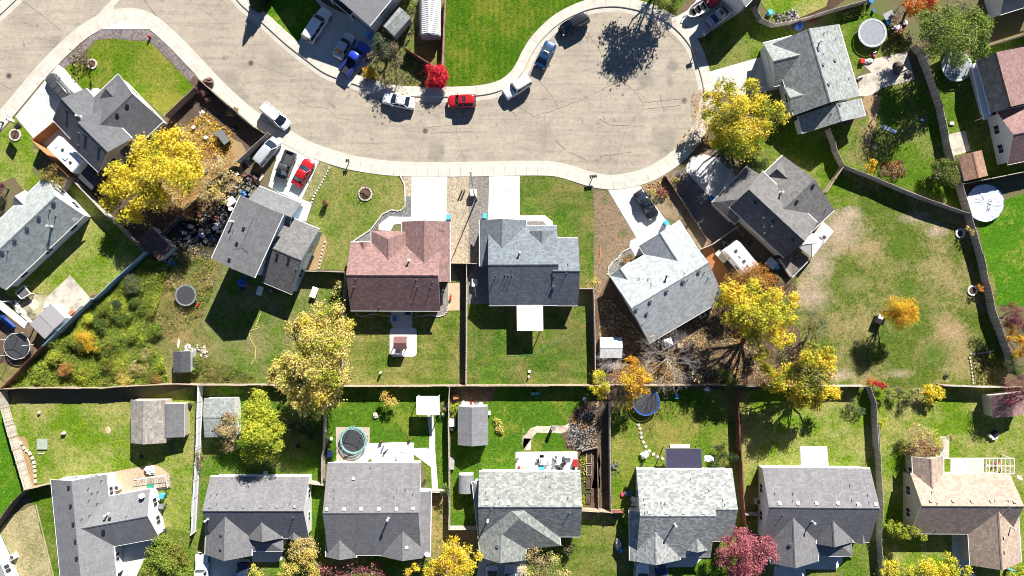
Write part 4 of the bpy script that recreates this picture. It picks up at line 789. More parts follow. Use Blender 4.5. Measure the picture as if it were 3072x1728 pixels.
def pergola():
    z = 2.65; a, b = P1('43:1155,312', z), P1('43:1835,460', z); x0, y1, x1, y0 = a.x, a.y, b.x, b.y; t = thing('pergola', 'white lattice pergola with clear and solid panels on the tan-roofed house', 'pergola', ((x0+x1)/2, (y0+y1)/2, G))
    cx, cy = (x0+x1)/2, (y0+y1)/2; W_, D_ = x1-x0, y1-y0; mb = MB(); zz = z-G
    for y in (-D_/2, D_/2): mb.box((0, y, zz), (W_, .1, .14))
    for x in (-W_/2, W_/2): mb.box((x, 0, zz+.003), (.1, D_, .14))
    mb.build('frame', WHITE, t)
    fr = [.10, .36, .56, .6, .65, .7, .76, .82, .88, .94]
    r_ = MB()
    for f in fr: r_.box((-W_/2+W_*f, 0, zz+.006), (.07, D_-.1, .12))
    r_.box((W_*.3, 0, zz+.012), (W_*.4, .07, .1)); r_.build('rafters', WHITE, t)
    MB().box((-W_/2+W_*.23, 0, zz+.06), (W_*.26, D_-.12, .04)).build('roof_panel', WR, t)
    MB().box((-W_/2+W_*.46, 0, zz+.05), (W_*.19, D_-.12, .03)).build('roof_panel', mat('clear_sheet', (.55, .5, .42), .3), t)
    for x in (-1, 1):
        for y in (-1, 1): MB().box((x*(W_/2-.1), y*(D_/2-.1), zz/2), (.1, .1, zz-.14)).build('post', WHITE, t)
    for x, y, r, m, lb in ((.62, -.25, .45, GREENP, 'green'), (.72, -.2, .4, CLOTH, 'white'), (.9, -.1, .35, PINKP, 'pink')):
        o = thing('patio_chair', '%s patio chair under the white lattice pergola' % lb, 'chair', (cx-W_/2+W_*x, cy+D_*y, G), random.random()*6, 'chairs under the pergola')
        MB().box((0, 0, .42), (.5, .5, .06)).build('seat', m, o, bevel=.02); MB().box((0, -.26, .75), (.5, .06, .6)).build('backrest', m, o, bevel=.02)
        for i in (-1, 1):
            for j in (-1, 1): MB().box((i*.21, j*.21, .2), (.04, .04, .4)).build('leg', STEEL, o)
pergola()
# ---------------------------------------------------------------- fences
def fence(label, s, m, h=1.8, base=False, group='garden fences', step=2.4, name='fence', rails=True, thick=.05):
    ps = pts(s); w_ = [P(p, G if base else G+h) for p in ps]
    for v in w_: v.z = 0
    c = w_[0].copy(); t = thing(name, label, 'fence', (c.x, c.y, G), 0, group); pan = MB(); rl = MB(); run = 0; posts = []
    for a, b in zip(w_[:-1], w_[1:]):
        d = b-a; k = max(1, round(d.length/step)); u = d.normalized(); n = Vector((-u.y, u.x, 0))*(thick/2)
        for j in range(k):
            p, q_ = a+d*(j/k)-c, a+d*((j+1)/k)-c; hh = h+random.uniform(-.05, .05); lo = .04; l0, l1 = run, run+(q_-p).length; run = l1; jn = u*.012
            lean = n.normalized()*random.uniform(-.04, .04)
            v = [p-n+jn, q_-n-jn, q_+n-jn, p+n+jn]; vs = [(x.x, x.y, lo) for x in v] + [(x.x+lean.x, x.y+lean.y, hh) for x in v]
            pan.add(vs, [(0, 1, 5, 4), (2, 3, 7, 6), (4, 5, 6, 7), (0, 4, 7, 3), (1, 2, 6, 5)], 0, [[(l0, 0), (l1, 0), (l1, h), (l0, h)], [(l1, 0), (l0, 0), (l0, h), (l1, h)], [(l0, h), (l1, h), (l1, h+.05), (l0, h+.05)], [(0, 0), (0, h), (.1, h), (.1, 0)], [(0, 0), (.1, 0), (.1, h), (0, h)]])
            if rails:
                mid = (p+q_)/2
                for z in (.35, h-.3): rl.box((mid.x+n.x*2.2, mid.y+n.y*2.2, z), ((q_-p).length-.1, .06, .09), math.atan2(d.y, d.x))
            posts.append(p)
    posts.append(w_[-1]-c)
    pan.build('panel', m, t)
    if rails: rl.build('rail', POST if m not in (VINYL, VINYLB) else m, t)
    p0 = MB().box((0, 0, (h+.06)/2), (.11, .11, h+.06)).add([(-.07, -.07, h+.06), (.07, -.07, h+.06), (.07, .07, h+.06), (-.07, .07, h+.06), (0, 0, h+.12)], [(0, 1, 4), (1, 2, 4), (2, 3, 4), (3, 0, 4)]).build('post', POST if m not in (VINYL, VINYLB, WOODR) else m, t)
    p0.location = posts[0]
    for p in posts[1:]:
        o = p0.copy(); C.objects.link(o); o.location = p
    return t
fence('long tan wooden fence behind the brown and slate houses, dividing the two rows of lots', '12:0,825 600,825 900,838 22:0,838 600,832 1770,830 32:490,830 1100,825 1600,838', WOODT)
fence('dark wavy wooden fence between the weedy yard and the south-west lawn', '02:0,860 420,850 960,856 1100,842 1700,815 1905,825 12:20,825', WOODT)
fence('tan fence behind the dry lawn, partly under the yellow tree and red shrub', '32:1600,838 42:0,838 410,835', WOODP)
fence('pale-topped fence between the yellow shrub and the purple tree', '42:1160,830 1500,845 1730,845 1990,850', WOODG)
fence('white vinyl fence between the south-west lawn and the shed with the brown bush', '02:1910,830 1890,1449 03:1890,200 1860,700 1840,1055', VINYL)
fence('pale sunlit board fence at the west side of the south-west lawn', '02:-10,890 5,1050 115,1449 03:60,0 120,235 232,622', WOODP)
fence('dark-faced fence running down to the west edge below the sunlit board fence', '03:232,622 110,740 0,890 -300,1300', WOODD)
fence('short tan fence from the sunlit board fence to the L-shaped house', '03:232,620 500,560', WOODT)
fence('pale blue vinyl fence running diagonally beside the weedy yard', '01:1392,984 900,1440 I:1320,225 860,660 612,905', VINYLB)
fence('red-brown wooden fence running diagonally from the pale blue fence to the west edge', 'I:612,905 130,1400 02:-10,870 -200,1010', WOODR)
fence('weathered fence between the pale green-grey house lawn and the big yellow tree', '01:700,290 1000,610 1200,800 1388,984', WOODG)
fence('short fence between the olive tree and the black patio roof', '01:640,262 590,380', WOODG, step=1.5)
fence('dark wooden fence between the big yellow tree and the junk yard', '11:330,150 60,330 01:1890,480 1480,870 1420,968', WOODD)
fence('dark fence along the back of the pavement beside the shaded soil yard', '10:-5,765 200,948 420,1135 560,1255 640,1300', WOODD, base=True)
fence('brown wooden fence at the east corner of the charcoal-roofed house lawn', '00:1872,842 1588,1118', WOODT)
fence('tall fresh cedar screen around the white camper', '01:660,255 00:305,1352 505,1183 640,1230', WOODO, h=2.3)
fence('brown wooden fence from the pavement beside the silver estate car', '10:650,1282 500,1420 11:350,110', WOODG)
fence('red wooden fence along the west side of the bright north lawn', '20:432,-60 415,350 402,640', WOODR)
fence('short red wooden fence running from the barn shed to the crimson bush', '20:45,462 288,612', WOODR)
fence('dark fence between the split-level house and the brown-roofed house', '11:1000,1168 1395,1180 12:1375,300 1370,815', WOODG)
fence('short pale fence across the gravel between the two driveways', '21:485,1097 860,1098', WOODT, step=2)
fence('long pale-posted fence between the brown-roofed and slate-roofed back lawns', '21:640,1098 22:640,0 636,830', WOODP)
fence('dark weathered fence between the slate-roofed house lawn and the leafy yard', '21:1738,1340 1872,1340 22:1878,0 1893,830', WOODG)
fence('white-topped fence between the square white canopy and the dark gabled shed', '22:475,842 465,1000 470,1449 23:465,0 472,600 472,1003 757,1003', WOODP)
fence('short white fence piece beside the broad dark roof', '23:290,640 425,642', WOODP)
fence('grey fence between the willowy tree and the round trampoline pad', '12:1195,995 1185,1449 13:1175,300 1168,570', WOODG)
fence('short white fence piece between the two dark-roofed houses', '13:1050,558 1205,575', WOODP)
fence('thin grey fence along the stepping stone lawn', '32:98,1000 98,1449 33:100,500 108,842', WOODG)
fence('tan fence east of the streaky-roofed house', '23:1762,822 1932,832 33:0,832 112,842', WOODT)
fence('red-stained fence piece beside the mottled pale roof', '33:120,842 222,840', WOODR)
fence('long red-brown fence with slatted top between the two shaded lawns', '32:1338,870 1352,1449 33:1355,0 1375,500 1412,965', WOODR)
fence('short grey fence beside the air conditioner of the white-walled dark roof', '33:1412,860 1592,868', WOODG)
fence('weathered plank fence west of the tan-roofed house', '42:455,848 510,1000 530,1449 43:535,0 555,400 578,800 560,1100 585,1430 600,1560', WOODG)
fence('long weathered fence between the path garden and the covered pool', '40:900,430 965,490 1035,680 1150,1020 1230,1440 41:1262,100 1345,350 1432,640 1540,1000 1640,1449 42:1665,120 1820,545 1860,720', WOODG)
fence('weathered fence along the north side of the large dry lawn', '41:205,148 500,262 800,395 1000,470 1405,610', WOODG)
fence('grey fence behind the weathered grey-green roof', 'G:980,1250 1040,1400 F:1290,60 1365,212', WOODG)
fence('brown fence from the taupe-roofed house to the fence corner', 'F:1190,480 1368,215', WOODT)
fence('fence between the orange-tan shed and the covered pool', '41:1340,330 1620,275 1932,212 2200,150', WOODG, h=2.0)
fence('grey fence around the rockery of the white-sided house', '30:1500,60 1560,170 1690,228 1932,185 40:70,95 440,-5', WOODG, h=1.7)
fence('tan fence beneath the large green tree at the east edge', '40:1560,440 1932,330 2200,260', WOODT)
fence('thin fence between the trailer yard and the gravel strip', '31:965,965 1090,912 1330,742', WOODG, h=1.5)
fence('dark fence along the strip between the driveway and the pale grey roof', '31:630,250 820,520 1040,870', WOODD, h=.9)
fence('low timber fence by the raised beds beside the streaky-roofed house', '22:1760,1449 23:1900,200 1910,820', WOODD, h=.8, base=True)
fence('weathered fence to the north of the green corner lot', '40:-20,88 -60,-60', WOODG) if 0 else None
# ---------------------------------------------------------------- trees and shrubs
LM = {}; LD, LS = 2.9, .56      # leaf density and size
def lm(name, col, **k):
    if name not in LM: LM[name] = leafmat(name, col, **k)
    return LM[name]
Y1 = lm('yellow_leaf', (.74, .60, .05)); Y2 = lm('gold_leaf', (.70, .46, .03)); Y3 = lm('lime_leaf', (.34, .36, .03)); OL = lm('olive_leaf', (.20, .20, .035)); CR = lm('cream_leaf', (.68, .55, .22)); PY = lm('pale_yellow_leaf', (.64, .52, .13))
OR = lm('orange_leaf', (.60, .26, .03)); OB = lm('orange_brown_leaf', (.42, .22, .06)); RD = lm('crimson_leaf', (.50, .02, .035)); DR = lm('wine_leaf', (.22, .045, .06)); PK = lm('pink_leaf', (.50, .17, .19)); PU = lm('purple_leaf', (.16, .045, .085))
G1 = lm('mid_green_leaf', (.10, .16, .025)); G2 = lm('deep_green_leaf', (.045, .08, .018)); G3 = lm('light_green_leaf', (.22, .30, .04)); GB = lm('grey_green_leaf', (.11, .14, .07)); BR = lm('dry_brown_leaf', (.26, .19, .11)); LG = lm('fresh_lime_leaf', (.42, .46, .04))
SA = lm('straw_leaf', (.52, .42, .2)); GW = lm('pale_grey_twig_leaf', (.42, .38, .36))
def pn(p, s, ph): return (np.sin(p[:, 0]*s+ph)+np.sin(p[:, 1]*s*1.13+ph*2.1)+np.sin(p[:, 2]*s*.9+ph*.7)+np.sin((p[:, 0]+p[:, 1])*s*.71+ph*3)+np.sin((p[:, 0]-p[:, 1])*s*1.7+ph*1.3)*.7)/4.7
def leaves(cen, nrm, size, mats, wts, ph, elong=1.5):
    n = len(cen); nn = nrm/np.linalg.norm(nrm, axis=1)[:, None]; r = RNG.normal(size=(n, 3)); t = np.cross(nn, r); t /= np.linalg.norm(t, axis=1)[:, None]; b = np.cross(nn, t)
    s = (size*RNG.uniform(.55, 1.35, n))[:, None]; L_ = t*s*elong/2; W_ = b*s/2
    v = np.stack([cen-L_, cen+W_*.9+L_*.1, cen+L_, cen-W_*.9-L_*.1], 1).reshape(-1, 3)
    f = np.arange(4*n).reshape(n, 4); x = pn(cen, 1.1, ph)*.36+.5+RNG.normal(0, .085, n); cw = np.cumsum(wts)/sum(wts); mi = np.searchsorted(cw, np.clip(x, 0, .999)); mi = np.minimum(mi, len(mats)-1)
    return v, f, mi
def leafmesh(name, v, mi, mats, parent):
    n = len(v)//4; me = bpy.data.meshes.new(name); me.vertices.add(4*n); me.vertices.foreach_set('co', v.astype(np.float32).ravel()); me.loops.add(4*n); me.loops.foreach_set('vertex_index', np.arange(4*n, dtype=np.int32))
    me.polygons.add(n); me.polygons.foreach_set('loop_start', np.arange(0, 4*n, 4, dtype=np.int32)); me.polygons.foreach_set('loop_total', np.full(n, 4, dtype=np.int32))
    for m in mats: me.materials.append(m)
    me.polygons.foreach_set('material_index', mi.astype(np.int32)); me.update(calc_edges=True); o = bpy.data.objects.new(name, me); C.objects.link(o)
    if parent: o.parent = parent
    return o
def limb(mb, a, b, r0, r1, seg=4, wob=.12):
    a, b = Vector(a), Vector(b); p = a; L_ = (b-a).length
    for i in range(1, seg+1):
        t = i/seg; q_ = a.lerp(b, t) + (Vector((random.uniform(-1, 1), random.uniform(-1, 1), random.uniform(-.5, .5)))*wob*L_*(0 if i == seg else 1)*.5)
        mb.tube(p, q_, r0+(r1-r0)*(i-1)/seg, r0+(r1-r0)*t, 7, caps=(i == 1)); p = q_
def tree(label, lobes, mats, wts, leaf=.3, dens=110, base=None, name='tree', cat='tree', group='garden trees', flat=.8, gap=.0, tr=None, trunkm=TRUNK, spiky=.18, shell=.5):
    """lobes: (x, y, radius, height of the lobe's centre in metres)"""
    L_ = [(P((x, y), z), r*.05*(CAM_H-z)/CAM_H) for x, y, r, z in lobes]
    c = sum((p for p, r in L_), Vector())/len(L_)
    if base: c = P(base, G)
    root = thing(name, label, cat, (c.x, c.y, G), 0, group); ph = random.random()*20; cs, ns = [], []
    for p, r in L_:
        cc = np.array([p.x-c.x, p.y-c.y, p.z-G]); n = int(dens*LD*r*r*1.3)+30
        # sub-clumps give the crown its billows
        k = max(5, int(r*5)); sd_ = RNG.normal(size=(k, 3)); sd_ /= np.linalg.norm(sd_, axis=1)[:, None]; sd_[:, 2] = np.abs(sd_[:, 2])*1.0-.2; sr_ = r*RNG.uniform(.3, .5, k); sc_ = sd_*(r-sr_*.8)[:, None]*RNG.uniform(.75, 1.12, k)[:, None]
        a = RNG.integers(0, k, n); d = RNG.normal(size=(n, 3)); d /= np.linalg.norm(d, axis=1)[:, None]
        rad = sr_[a]*(shell+(1-shell)*RNG.random(n)**.6)*(1+RNG.normal(0, spiky, n)); q_ = sc_[a]+d*rad[:, None]
        core = RNG.random(n) < .18; q_[core] = (RNG.normal(size=(core.sum(), 3))*r*.38)
        q_[:, 2] *= flat; w_ = q_+cc; ok = w_[:, 2] > .12
        if gap: ok &= pn(w_, 2.3/max(.6, r*.35), ph) > -1+gap*1.5
        cs.append(w_[ok]); dn = d*.7+RNG.normal(size=(n, 3))*.6+np.array([.05, .1, .45]); ns.append(dn[ok])
    cs = np.concatenate(cs); ns = np.concatenate(ns); v, f, mi = leaves(cs, ns, leaf*LS, mats, wts, ph)
    top = max(p.z for p, r in L_); mb = MB(); r0 = tr or max(.05, .028*max(p.z+r for p, r in L_)+.02); rm = sum(r for p, r in L_)/len(L_)
    fork = Vector((0, 0, min(top*.35, 2.6)))
    limb(mb, (0, 0, -.1), fork, r0*1.25, r0, 3, .05)
    for p, r in L_:
        cc = p-c; cc.z = p.z-G; limb(mb, fork, cc, r0*.45, r0*.14, 4)
        for j in range(4 if r > 1 else 2):
            d = Vector((random.uniform(-1, 1), random.uniform(-1, 1), random.uniform(-.1, .8)))*r*.7; limb(mb, fork.lerp(cc, random.uniform(.5, .9)), cc+d, r0*.16, r0*.05, 3)
    mb.build('trunk' if cat == 'tree' else 'stem', trunkm, root, smooth=True); leafmesh('crown', v, mi, mats, root); return root
def conifer(label, px, r, h, mats, wts, leaf=.22, n=2600, name='conifer', group='garden trees', lean=None, rows=1):
    zc = h*.4; p = P(px, zc); root = thing(name, label, 'tree', (p.x, p.y, G), 0, group); z = RNG.random(n)**1.25*h*.97+.12; rr = r*.05*(1-z/h)**.8*RNG.uniform(.55, 1.08, n); a = RNG.random(n)*2*math.pi; rr = rr*(1+.12*np.sin(a*7+z*3))
    cen = np.stack([rr*np.cos(a), rr*np.sin(a), z], 1); nr = np.stack([np.cos(a)*.6, np.sin(a)*.6, np.full(n, .7)], 1)+RNG.normal(size=(n, 3))*.4; v, f, mi = leaves(cen, nr, leaf, mats, wts, random.random()*9, 2)
    mb = MB(); mb.tube((0, 0, -.1), (0, 0, h*.9), .02*h+.03, .02, 8); mb.build('trunk', TRUNK, root); leafmesh('crown', v, mi, mats, root); return root
def bare(label, px, r, h, m=TRUNKG, name='bare_tree', cat='tree', group='leafless trees', lm_=None, depth=5, k0=9, r0=.13, zc=None, few=0):
    zc = h*.6 if zc is None else zc; p = P(px, zc); root = thing(name, label, cat, (p.x, p.y, G), 0, group); mb = MB(); tips = []; R_ = r*.05
    def grow(a, d, L_, rad, k):
        q_ = a+d*L_; mid = a.lerp(q_, .5)+Vector((random.uniform(-1, 1), random.uniform(-1, 1), random.uniform(-1, 1)))*L_*.12
        mb.tube(a, mid, rad, rad*.8, 5, caps=False).tube(mid, q_, rad*.8, rad*.6, 5, caps=False)
        if k == 0: tips.append(q_); return
        for j in range(3 if k > 1 else 2):
            nd = (d+Vector((random.uniform(-1, 1), random.uniform(-1, 1), random.uniform(-.5, .6)))*.75).normalized(); grow(a.lerp(q_, random.uniform(.45, 1)) if j else q_, nd, L_*random.uniform(.6, .85), rad*.6, k-1)
    mb.tube((0, 0, -.1), (0, 0, h*.25), r0*1.2, r0, 8)
    for i in range(k0):
        a = 2*math.pi*i/k0+random.uniform(-.3, .3); e = random.uniform(.3, 1.0); grow(Vector((0, 0, h*.25)), Vector((math.cos(a), math.sin(a), e)).normalized(), R_*.40, r0*.6, depth-2)
    mb.build('branches', m, root)
    if lm_ and few:
        t_ = np.array([tuple(t) for t in tips]); idx = RNG.integers(0, len(t_), few); cen = t_[idx]+RNG.normal(size=(few, 3))*.22; v, f, mi = leaves(cen, RNG.normal(size=(few, 3))+np.array([0, 0, .5]), .2, lm_, [1]*len(lm_), 1); leafmesh('crown', v, mi, lm_, root)
    return root

tree('huge bright yellow tree beside the charcoal-roofed house', [(505, 440, 62, 7.5), (440, 455, 50, 7), (565, 465, 48, 6.5), (405, 505, 45, 6.5), (470, 515, 62, 8.5), (540, 530, 60, 8), (375, 560, 45, 6), (425, 585, 50, 7), (335, 575, 38, 5), (480, 600, 48, 6), (350, 520, 40, 5.5), (405, 640, 38, 5), (370, 655, 30, 4), (585, 520, 35, 5.5), (330, 610, 30, 4.2)], [Y2, Y1, Y3, OL], [.2, .42, .24, .14], base=(480, 545), dens=90, leaf=.34, gap=.12, spiky=.28)
tree('straw-coloured thinning tree between the big yellow tree and the junk yard', [(655, 500, 38, 4.5), (690, 540, 36, 4.5), (635, 560, 35, 4.3), (610, 595, 32, 4), (665, 590, 30, 4)], [OB, SA, PY, OL], [.25, .35, .2, .2], dens=70, leaf=.26, gap=.25)
tree('large pale yellow tree overhanging the long fence', [(985, 945, 52, 8), (925, 970, 40, 7), (1030, 990, 42, 7.5), (950, 1020, 60, 9.5), (1010, 1050, 50, 9), (890, 1060, 45, 8), (850, 1095, 38, 6.5), (930, 1100, 62, 9.5), (1005, 1120, 52, 8.5), (870, 1150, 45, 7), (950, 1180, 52, 7.5), (900, 1210, 42, 6.5), (1000, 1180, 40, 7), (960, 1225, 35, 6), (880, 985, 30, 6), (820, 1130, 28, 5.5)], [Y1, PY, CR, Y3, OL], [.26, .22, .1, .26, .16], base=(925, 1070), dens=95, leaf=.32)
tree('feathery yellow-green willowy tree beside the brown bush', [(770, 1215, 45, 5.5), (745, 1255, 42, 5.2), (800, 1250, 45, 6), (770, 1300, 50, 7), (810, 1330, 42, 5.5), (765, 1350, 42, 5), (800, 1365, 30, 3.8), (835, 1290, 32, 5)], [Y1, LG, G3, G1], [.26, .48, .18, .08], base=(785, 1290), dens=120, leaf=.3, spiky=.35)
tree('brown and yellow autumn bush beside the shed', [(688, 1258, 30, 2.6), (668, 1290, 32, 2.4), (695, 1300, 34, 2.6), (685, 1335, 28, 1.9), (702, 1330, 22, 1.6)], [OB, SA, BR, OL, G2], [.2, .25, .25, .15, .15], name='bush', cat='bush', dens=150, leaf=.2, group='garden shrubs')
tree('dark blue-green bush in the deep shade between the willowy tree and the fence', [(920, 1275, 34, 2.5), (890, 1290, 30, 2), (940, 1300, 25, 1.8)], [GB, G2], [.5, .5], name='bush', cat='bush', dens=120, leaf=.22, group='garden shrubs')
tree('gold and green tree over the pavement of the turning circle', [(2175, 265, 38, 5), (2250, 262, 32, 5), (2135, 300, 32, 4.5), (2200, 320, 55, 7.5), (2270, 315, 45, 6), (2320, 340, 42, 5.5), (2345, 355, 28, 4.5), (2150, 365, 40, 5.5), (2215, 390, 55, 7), (2280, 385, 45, 6), (2160, 420, 38, 5), (2215, 450, 45, 5.5), (2255, 440, 38, 5), (2120, 335, 25, 4)], [Y2, Y1, Y3, OL, G1], [.26, .27, .22, .17, .08], base=(2205, 365), dens=100, leaf=.3)
tree('round crimson bush at the end of the red fence', [(1300, 215, 28, 1.7), (1322, 222, 26, 1.7), (1298, 238, 26, 1.4), (1320, 242, 24, 1.3), (1309, 228, 30, 1.9)], [lm('scarlet_leaf', (.66, .03, .055)), RD, DR], [.6, .28, .12], name='bush', cat='bush', dens=260, leaf=.26, group='garden shrubs', shell=.7)
tree('brown leafless-looking tree with sparse olive leaves by the blue pickup', [(1135, 125, 26, 3.2), (1170, 150, 34, 3.6), (1130, 165, 26, 3), (1185, 185, 26, 3)], [BR, GB, G2, OL], [.4, .25, .2, .15], dens=130, leaf=.26, gap=.1)
tree('small golden shrub by the pavement beside the blue pickup', [(1103, 210, 18, 1.1), (1118, 222, 15, .9), (1105, 228, 14, .8)], [Y1, Y2, OR], [.5, .35, .15], name='shrub', cat='shrub', dens=330, leaf=.16, group='garden shrubs')
bare('thin grey-brown leafless tree drooping onto the pavement', (1185, 245), 50, 3.5, BR if 0 else mat('twig_bark', (.2, .17, .14), .9), few=120, lm_=[BR, OL], k0=7, r0=.05, depth=6)
tree('large dark green tree beside the weathered fence in the north-east', [(2845, 60, 58, 7), (2905, 55, 52, 6.5), (2790, 95, 45, 6), (2865, 115, 70, 9), (2930, 95, 48, 6.5), (2800, 140, 42, 5.5), (2860, 165, 45, 6), (2925, 145, 42, 6), (2775, 60, 30, 5), (2955, 70, 30, 5)], [G1, G3, GB, G2], [.4, .25, .15, .2], base=(2855, 110), dens=110, leaf=.28)
tree('orange-red tree at the north edge beside the large green tree', [(2755, 15, 34, 3.5), (2795, 5, 30, 3.5), (2735, 35, 20, 2.5), (2720, 0, 20, 2.5)], [OR, RD, OR, BR], [.45, .15, .2, .2], dens=120, leaf=.26)
tree('fluffy orange-brown tree beside the camper trailer', [(2210, 835, 42, 4.5), (2260, 825, 45, 5), (2300, 850, 38, 4.5), (2235, 860, 40, 4.5), (2330, 880, 25, 4)], [OR, OB, PY, BR], [.3, .35, .25, .1], base=(2255, 855), dens=120, leaf=.22)
tree('tall bright yellow tree south of the orange-brown tree', [(2200, 885, 45, 7), (2160, 900, 28, 6), (2260, 880, 45, 8), (2310, 905, 45, 8), (2240, 935, 50, 9), (2300, 955, 52, 9.5), (2355, 945, 42, 8), (2190, 960, 32, 7), (2270, 1010, 40, 8), (2335, 1010, 40, 8), (2285, 1065, 28, 7), (2380, 905, 28, 7), (2370, 1020, 22, 6.5), (2240, 985, 28, 7)], [Y1, Y3, Y1, Y2, OL], [.3, .2, .25, .15, .1], base=(2255, 960), dens=95, leaf=.33)
tree('grey-green sparse shrub tree beside the tall yellow tree', [(2430, 960, 40, 3.5), (2440, 1005, 42, 3.5), (2465, 975, 30, 3), (2330, 1075, 38, 4)], [GB, OL, GW], [.55, .3, .15], base=(2430, 985), dens=60, leaf=.22, gap=.3)
tree('broad yellow tree overhanging the fence behind the dry lawn', [(2440, 1050, 32, 6.5), (2480, 1060, 28, 6), (2425, 1085, 42, 7.5), (2465, 1110, 42, 7.5), (2385, 1110, 35, 6), (2305, 1110, 30, 5), (2350, 1140, 42, 5.5), (2420, 1150, 48, 7), (2470, 1170, 36, 5.5), (2310, 1155, 28, 4.2), (2400, 1190, 40, 5), (2450, 1205, 36, 4.5), (2495, 1075, 18, 5), (2500, 1180, 26, 4)], [Y1, Y2, Y3, OL, G1], [.34, .12, .22, .2, .12], base=(2405, 1130), dens=95, leaf=.33)
tree('spreading dark green shrub leaning over the long fence', [(2170, 1130, 25, 1.9), (2195, 1145, 24, 1.9), (2185, 1165, 20, 1.6)], [G1, G3, G2], [.4, .2, .4], name='shrub', cat='shrub', dens=110, leaf=.22, group='garden shrubs', spiky=.4)
tree('small orange-gold tree standing alone in the large lawn', [(2690, 922, 38, 5.0), (2725, 922, 34, 4.7), (2700, 955, 34, 4.4), (2735, 948, 28, 4.2), (2668, 938, 28, 4.2), (2705, 938, 38, 5.2)], [OR, Y2, Y1], [.35, .42, .23], dens=150, leaf=.2)
tree('orange and yellow autumn tree above the blue trampoline', [(1905, 1105, 30, 5), (1880, 1130, 30, 5), (1925, 1130, 32, 5), (1900, 1155, 34, 5), (1895, 1080, 20, 4.5), (1930, 1165, 26, 4.5), (1900, 1190, 24, 4), (1895, 1215, 18, 3.5), (1945, 1135, 20, 4.5)], [OR, Y2, Y1, BR, G3], [.3, .3, .15, .15, .1], base=(1900, 1130), dens=85, leaf=.22, gap=.15)
bare('pink-brown leafless tree tangled with the orange autumn tree', (1862, 1165), 70, 5, mat('pink_bark', (.30, .2, .18), .9), few=160, lm_=[OB, BR], k0=9, r0=.06, depth=7)
tree('small yellow-green tree at the fence corner by the sod lawn', [(1795, 1130, 26, 3.8), (1812, 1155, 26, 3.6), (1785, 1165, 22, 3.4), (1805, 1185, 18, 3)], [Y1, LG, G3], [.4, .35, .25], dens=120, leaf=.22)
bare('pale leafless tree with long bare limbs behind the pale grey roof', (2010, 1080), 105, 6.5, mat('grey_bare_bark', (.27, .235, .22), .9), few=60, lm_=[PY, OL], k0=13, r0=.10, depth=6)
bare('white bushy leafless shrub over the small white shed', (1830, 1075), 42, 3.0, mat('white_twigs', (.55, .52, .52), .9), name='bare_shrub', cat='shrub', k0=18, r0=.035, depth=7)
tree('wine-red leafy tree beside the mottled pale roof', [(2225, 1605, 30, 3.8), (2185, 1640, 36, 4.2), (2240, 1645, 50, 5), (2290, 1640, 40, 4.5), (2170, 1675, 30, 3.8), (2215, 1690, 42, 4.6), (2270, 1685, 38, 4.2), (2320, 1660, 26, 3.6), (2240, 1720, 35, 4), (2200, 1725, 28, 3.5), (2205, 1590, 14, 3)], [DR, PK, PU], [.46, .28, .26], base=(2225, 1665), dens=150, leaf=.22)
tree('bright yellow tree in front of the white fence corner', [(1350, 1635, 32, 4.5), (1385, 1655, 36, 5), (1340, 1680, 34, 4.5), (1400, 1695, 34, 4.5), (1435, 1665, 20, 4), (1310, 1700, 28, 4), (1365, 1715, 38, 4.5), (1290, 1715, 26, 3.5), (1250, 1700, 16, 3), (1225, 1715, 18, 2.8)], [Y1, Y2, PY], [.5, .2, .3], base=(1345, 1640), dens=95, leaf=.26, gap=.15)
tree('full olive-green tree beside the L-shaped dark roof', [(490, 1635, 34, 4.5), (530, 1640, 32, 4.5), (460, 1670, 36, 4.5), (510, 1680, 45, 5.5), (550, 1680, 32, 4.2), (450, 1710, 34, 4.2), (495, 1722, 38, 4.6), (550, 1715, 34, 4.2)], [OL, G3, G1, PY], [.4, .25, .2, .15], base=(500, 1680), dens=130, leaf=.26)
tree('orange and green autumn bush in front of the two dark-roofed houses', [(895, 1635, 30, 2.6), (930, 1625, 26, 2.4), (910, 1660, 34, 2.8), (945, 1655, 22, 2.2), (880, 1660, 22, 2)], [OB, SA, PY, OR, G1], [.22, .25, .2, .13, .2], name='bush', cat='bush', dens=150, leaf=.24, group='garden shrubs')
tree('yellow-green shrub at the south edge under the orange bush', [(870, 1705, 30, 2), (915, 1705, 32, 2.2), (940, 1725, 24, 1.8), (850, 1728, 22, 1.6)], [LG, PY, Y3], [.4, .3, .3], name='shrub', cat='shrub', dens=140, leaf=.22, group='garden shrubs')
tree('small lime shrub beside the dark blue car', [(765, 1710, 18, 1.4), (755, 1728, 16, 1.2), (778, 1728, 14, 1.2)], [LG, PY, Y3], [.4, .3, .3], name='shrub', cat='shrub', dens=180, leaf=.2, group='garden shrubs')
for x, y, r, l_ in ((985, 1720, 34, 'pink twiggy bush at the south edge next to the yellow-green shrub'), (1055, 1718, 34, 'pink twiggy bush at the south edge in front of the broad dark roof'), (1120, 1722, 30, 'pink twiggy bush at the south edge nearest the yellow tree')):
    bare(l_, (x, y), r*1.3, 2.2, mat('rose_twigs', (.40, .20, .2), .9), name='twiggy_bush', cat='bush', few=220, lm_=[PK, DR], k0=9, r0=.03, depth=6)
tree('pale pinkish tree in front of the dark hipped roof facet', [(1610, 1670, 36, 3.4), (1650, 1690, 36, 3.4), (1590, 1710, 32, 3), (1640, 1722, 34, 3), (1690, 1715, 26, 2.6)], [PK, CR, BR, SA], [.3, .3, .2, .2], base=(1630, 1690), dens=75, leaf=.2, gap=.2)
tree('round dark bush beside the striped side lawn', [(1702, 1650, 20, 1.3), (1712, 1630, 16, 1.1)], [GB, BR, G2], [.4, .3, .3], name='bush', cat='bush', dens=220, leaf=.18, group='garden shrubs')
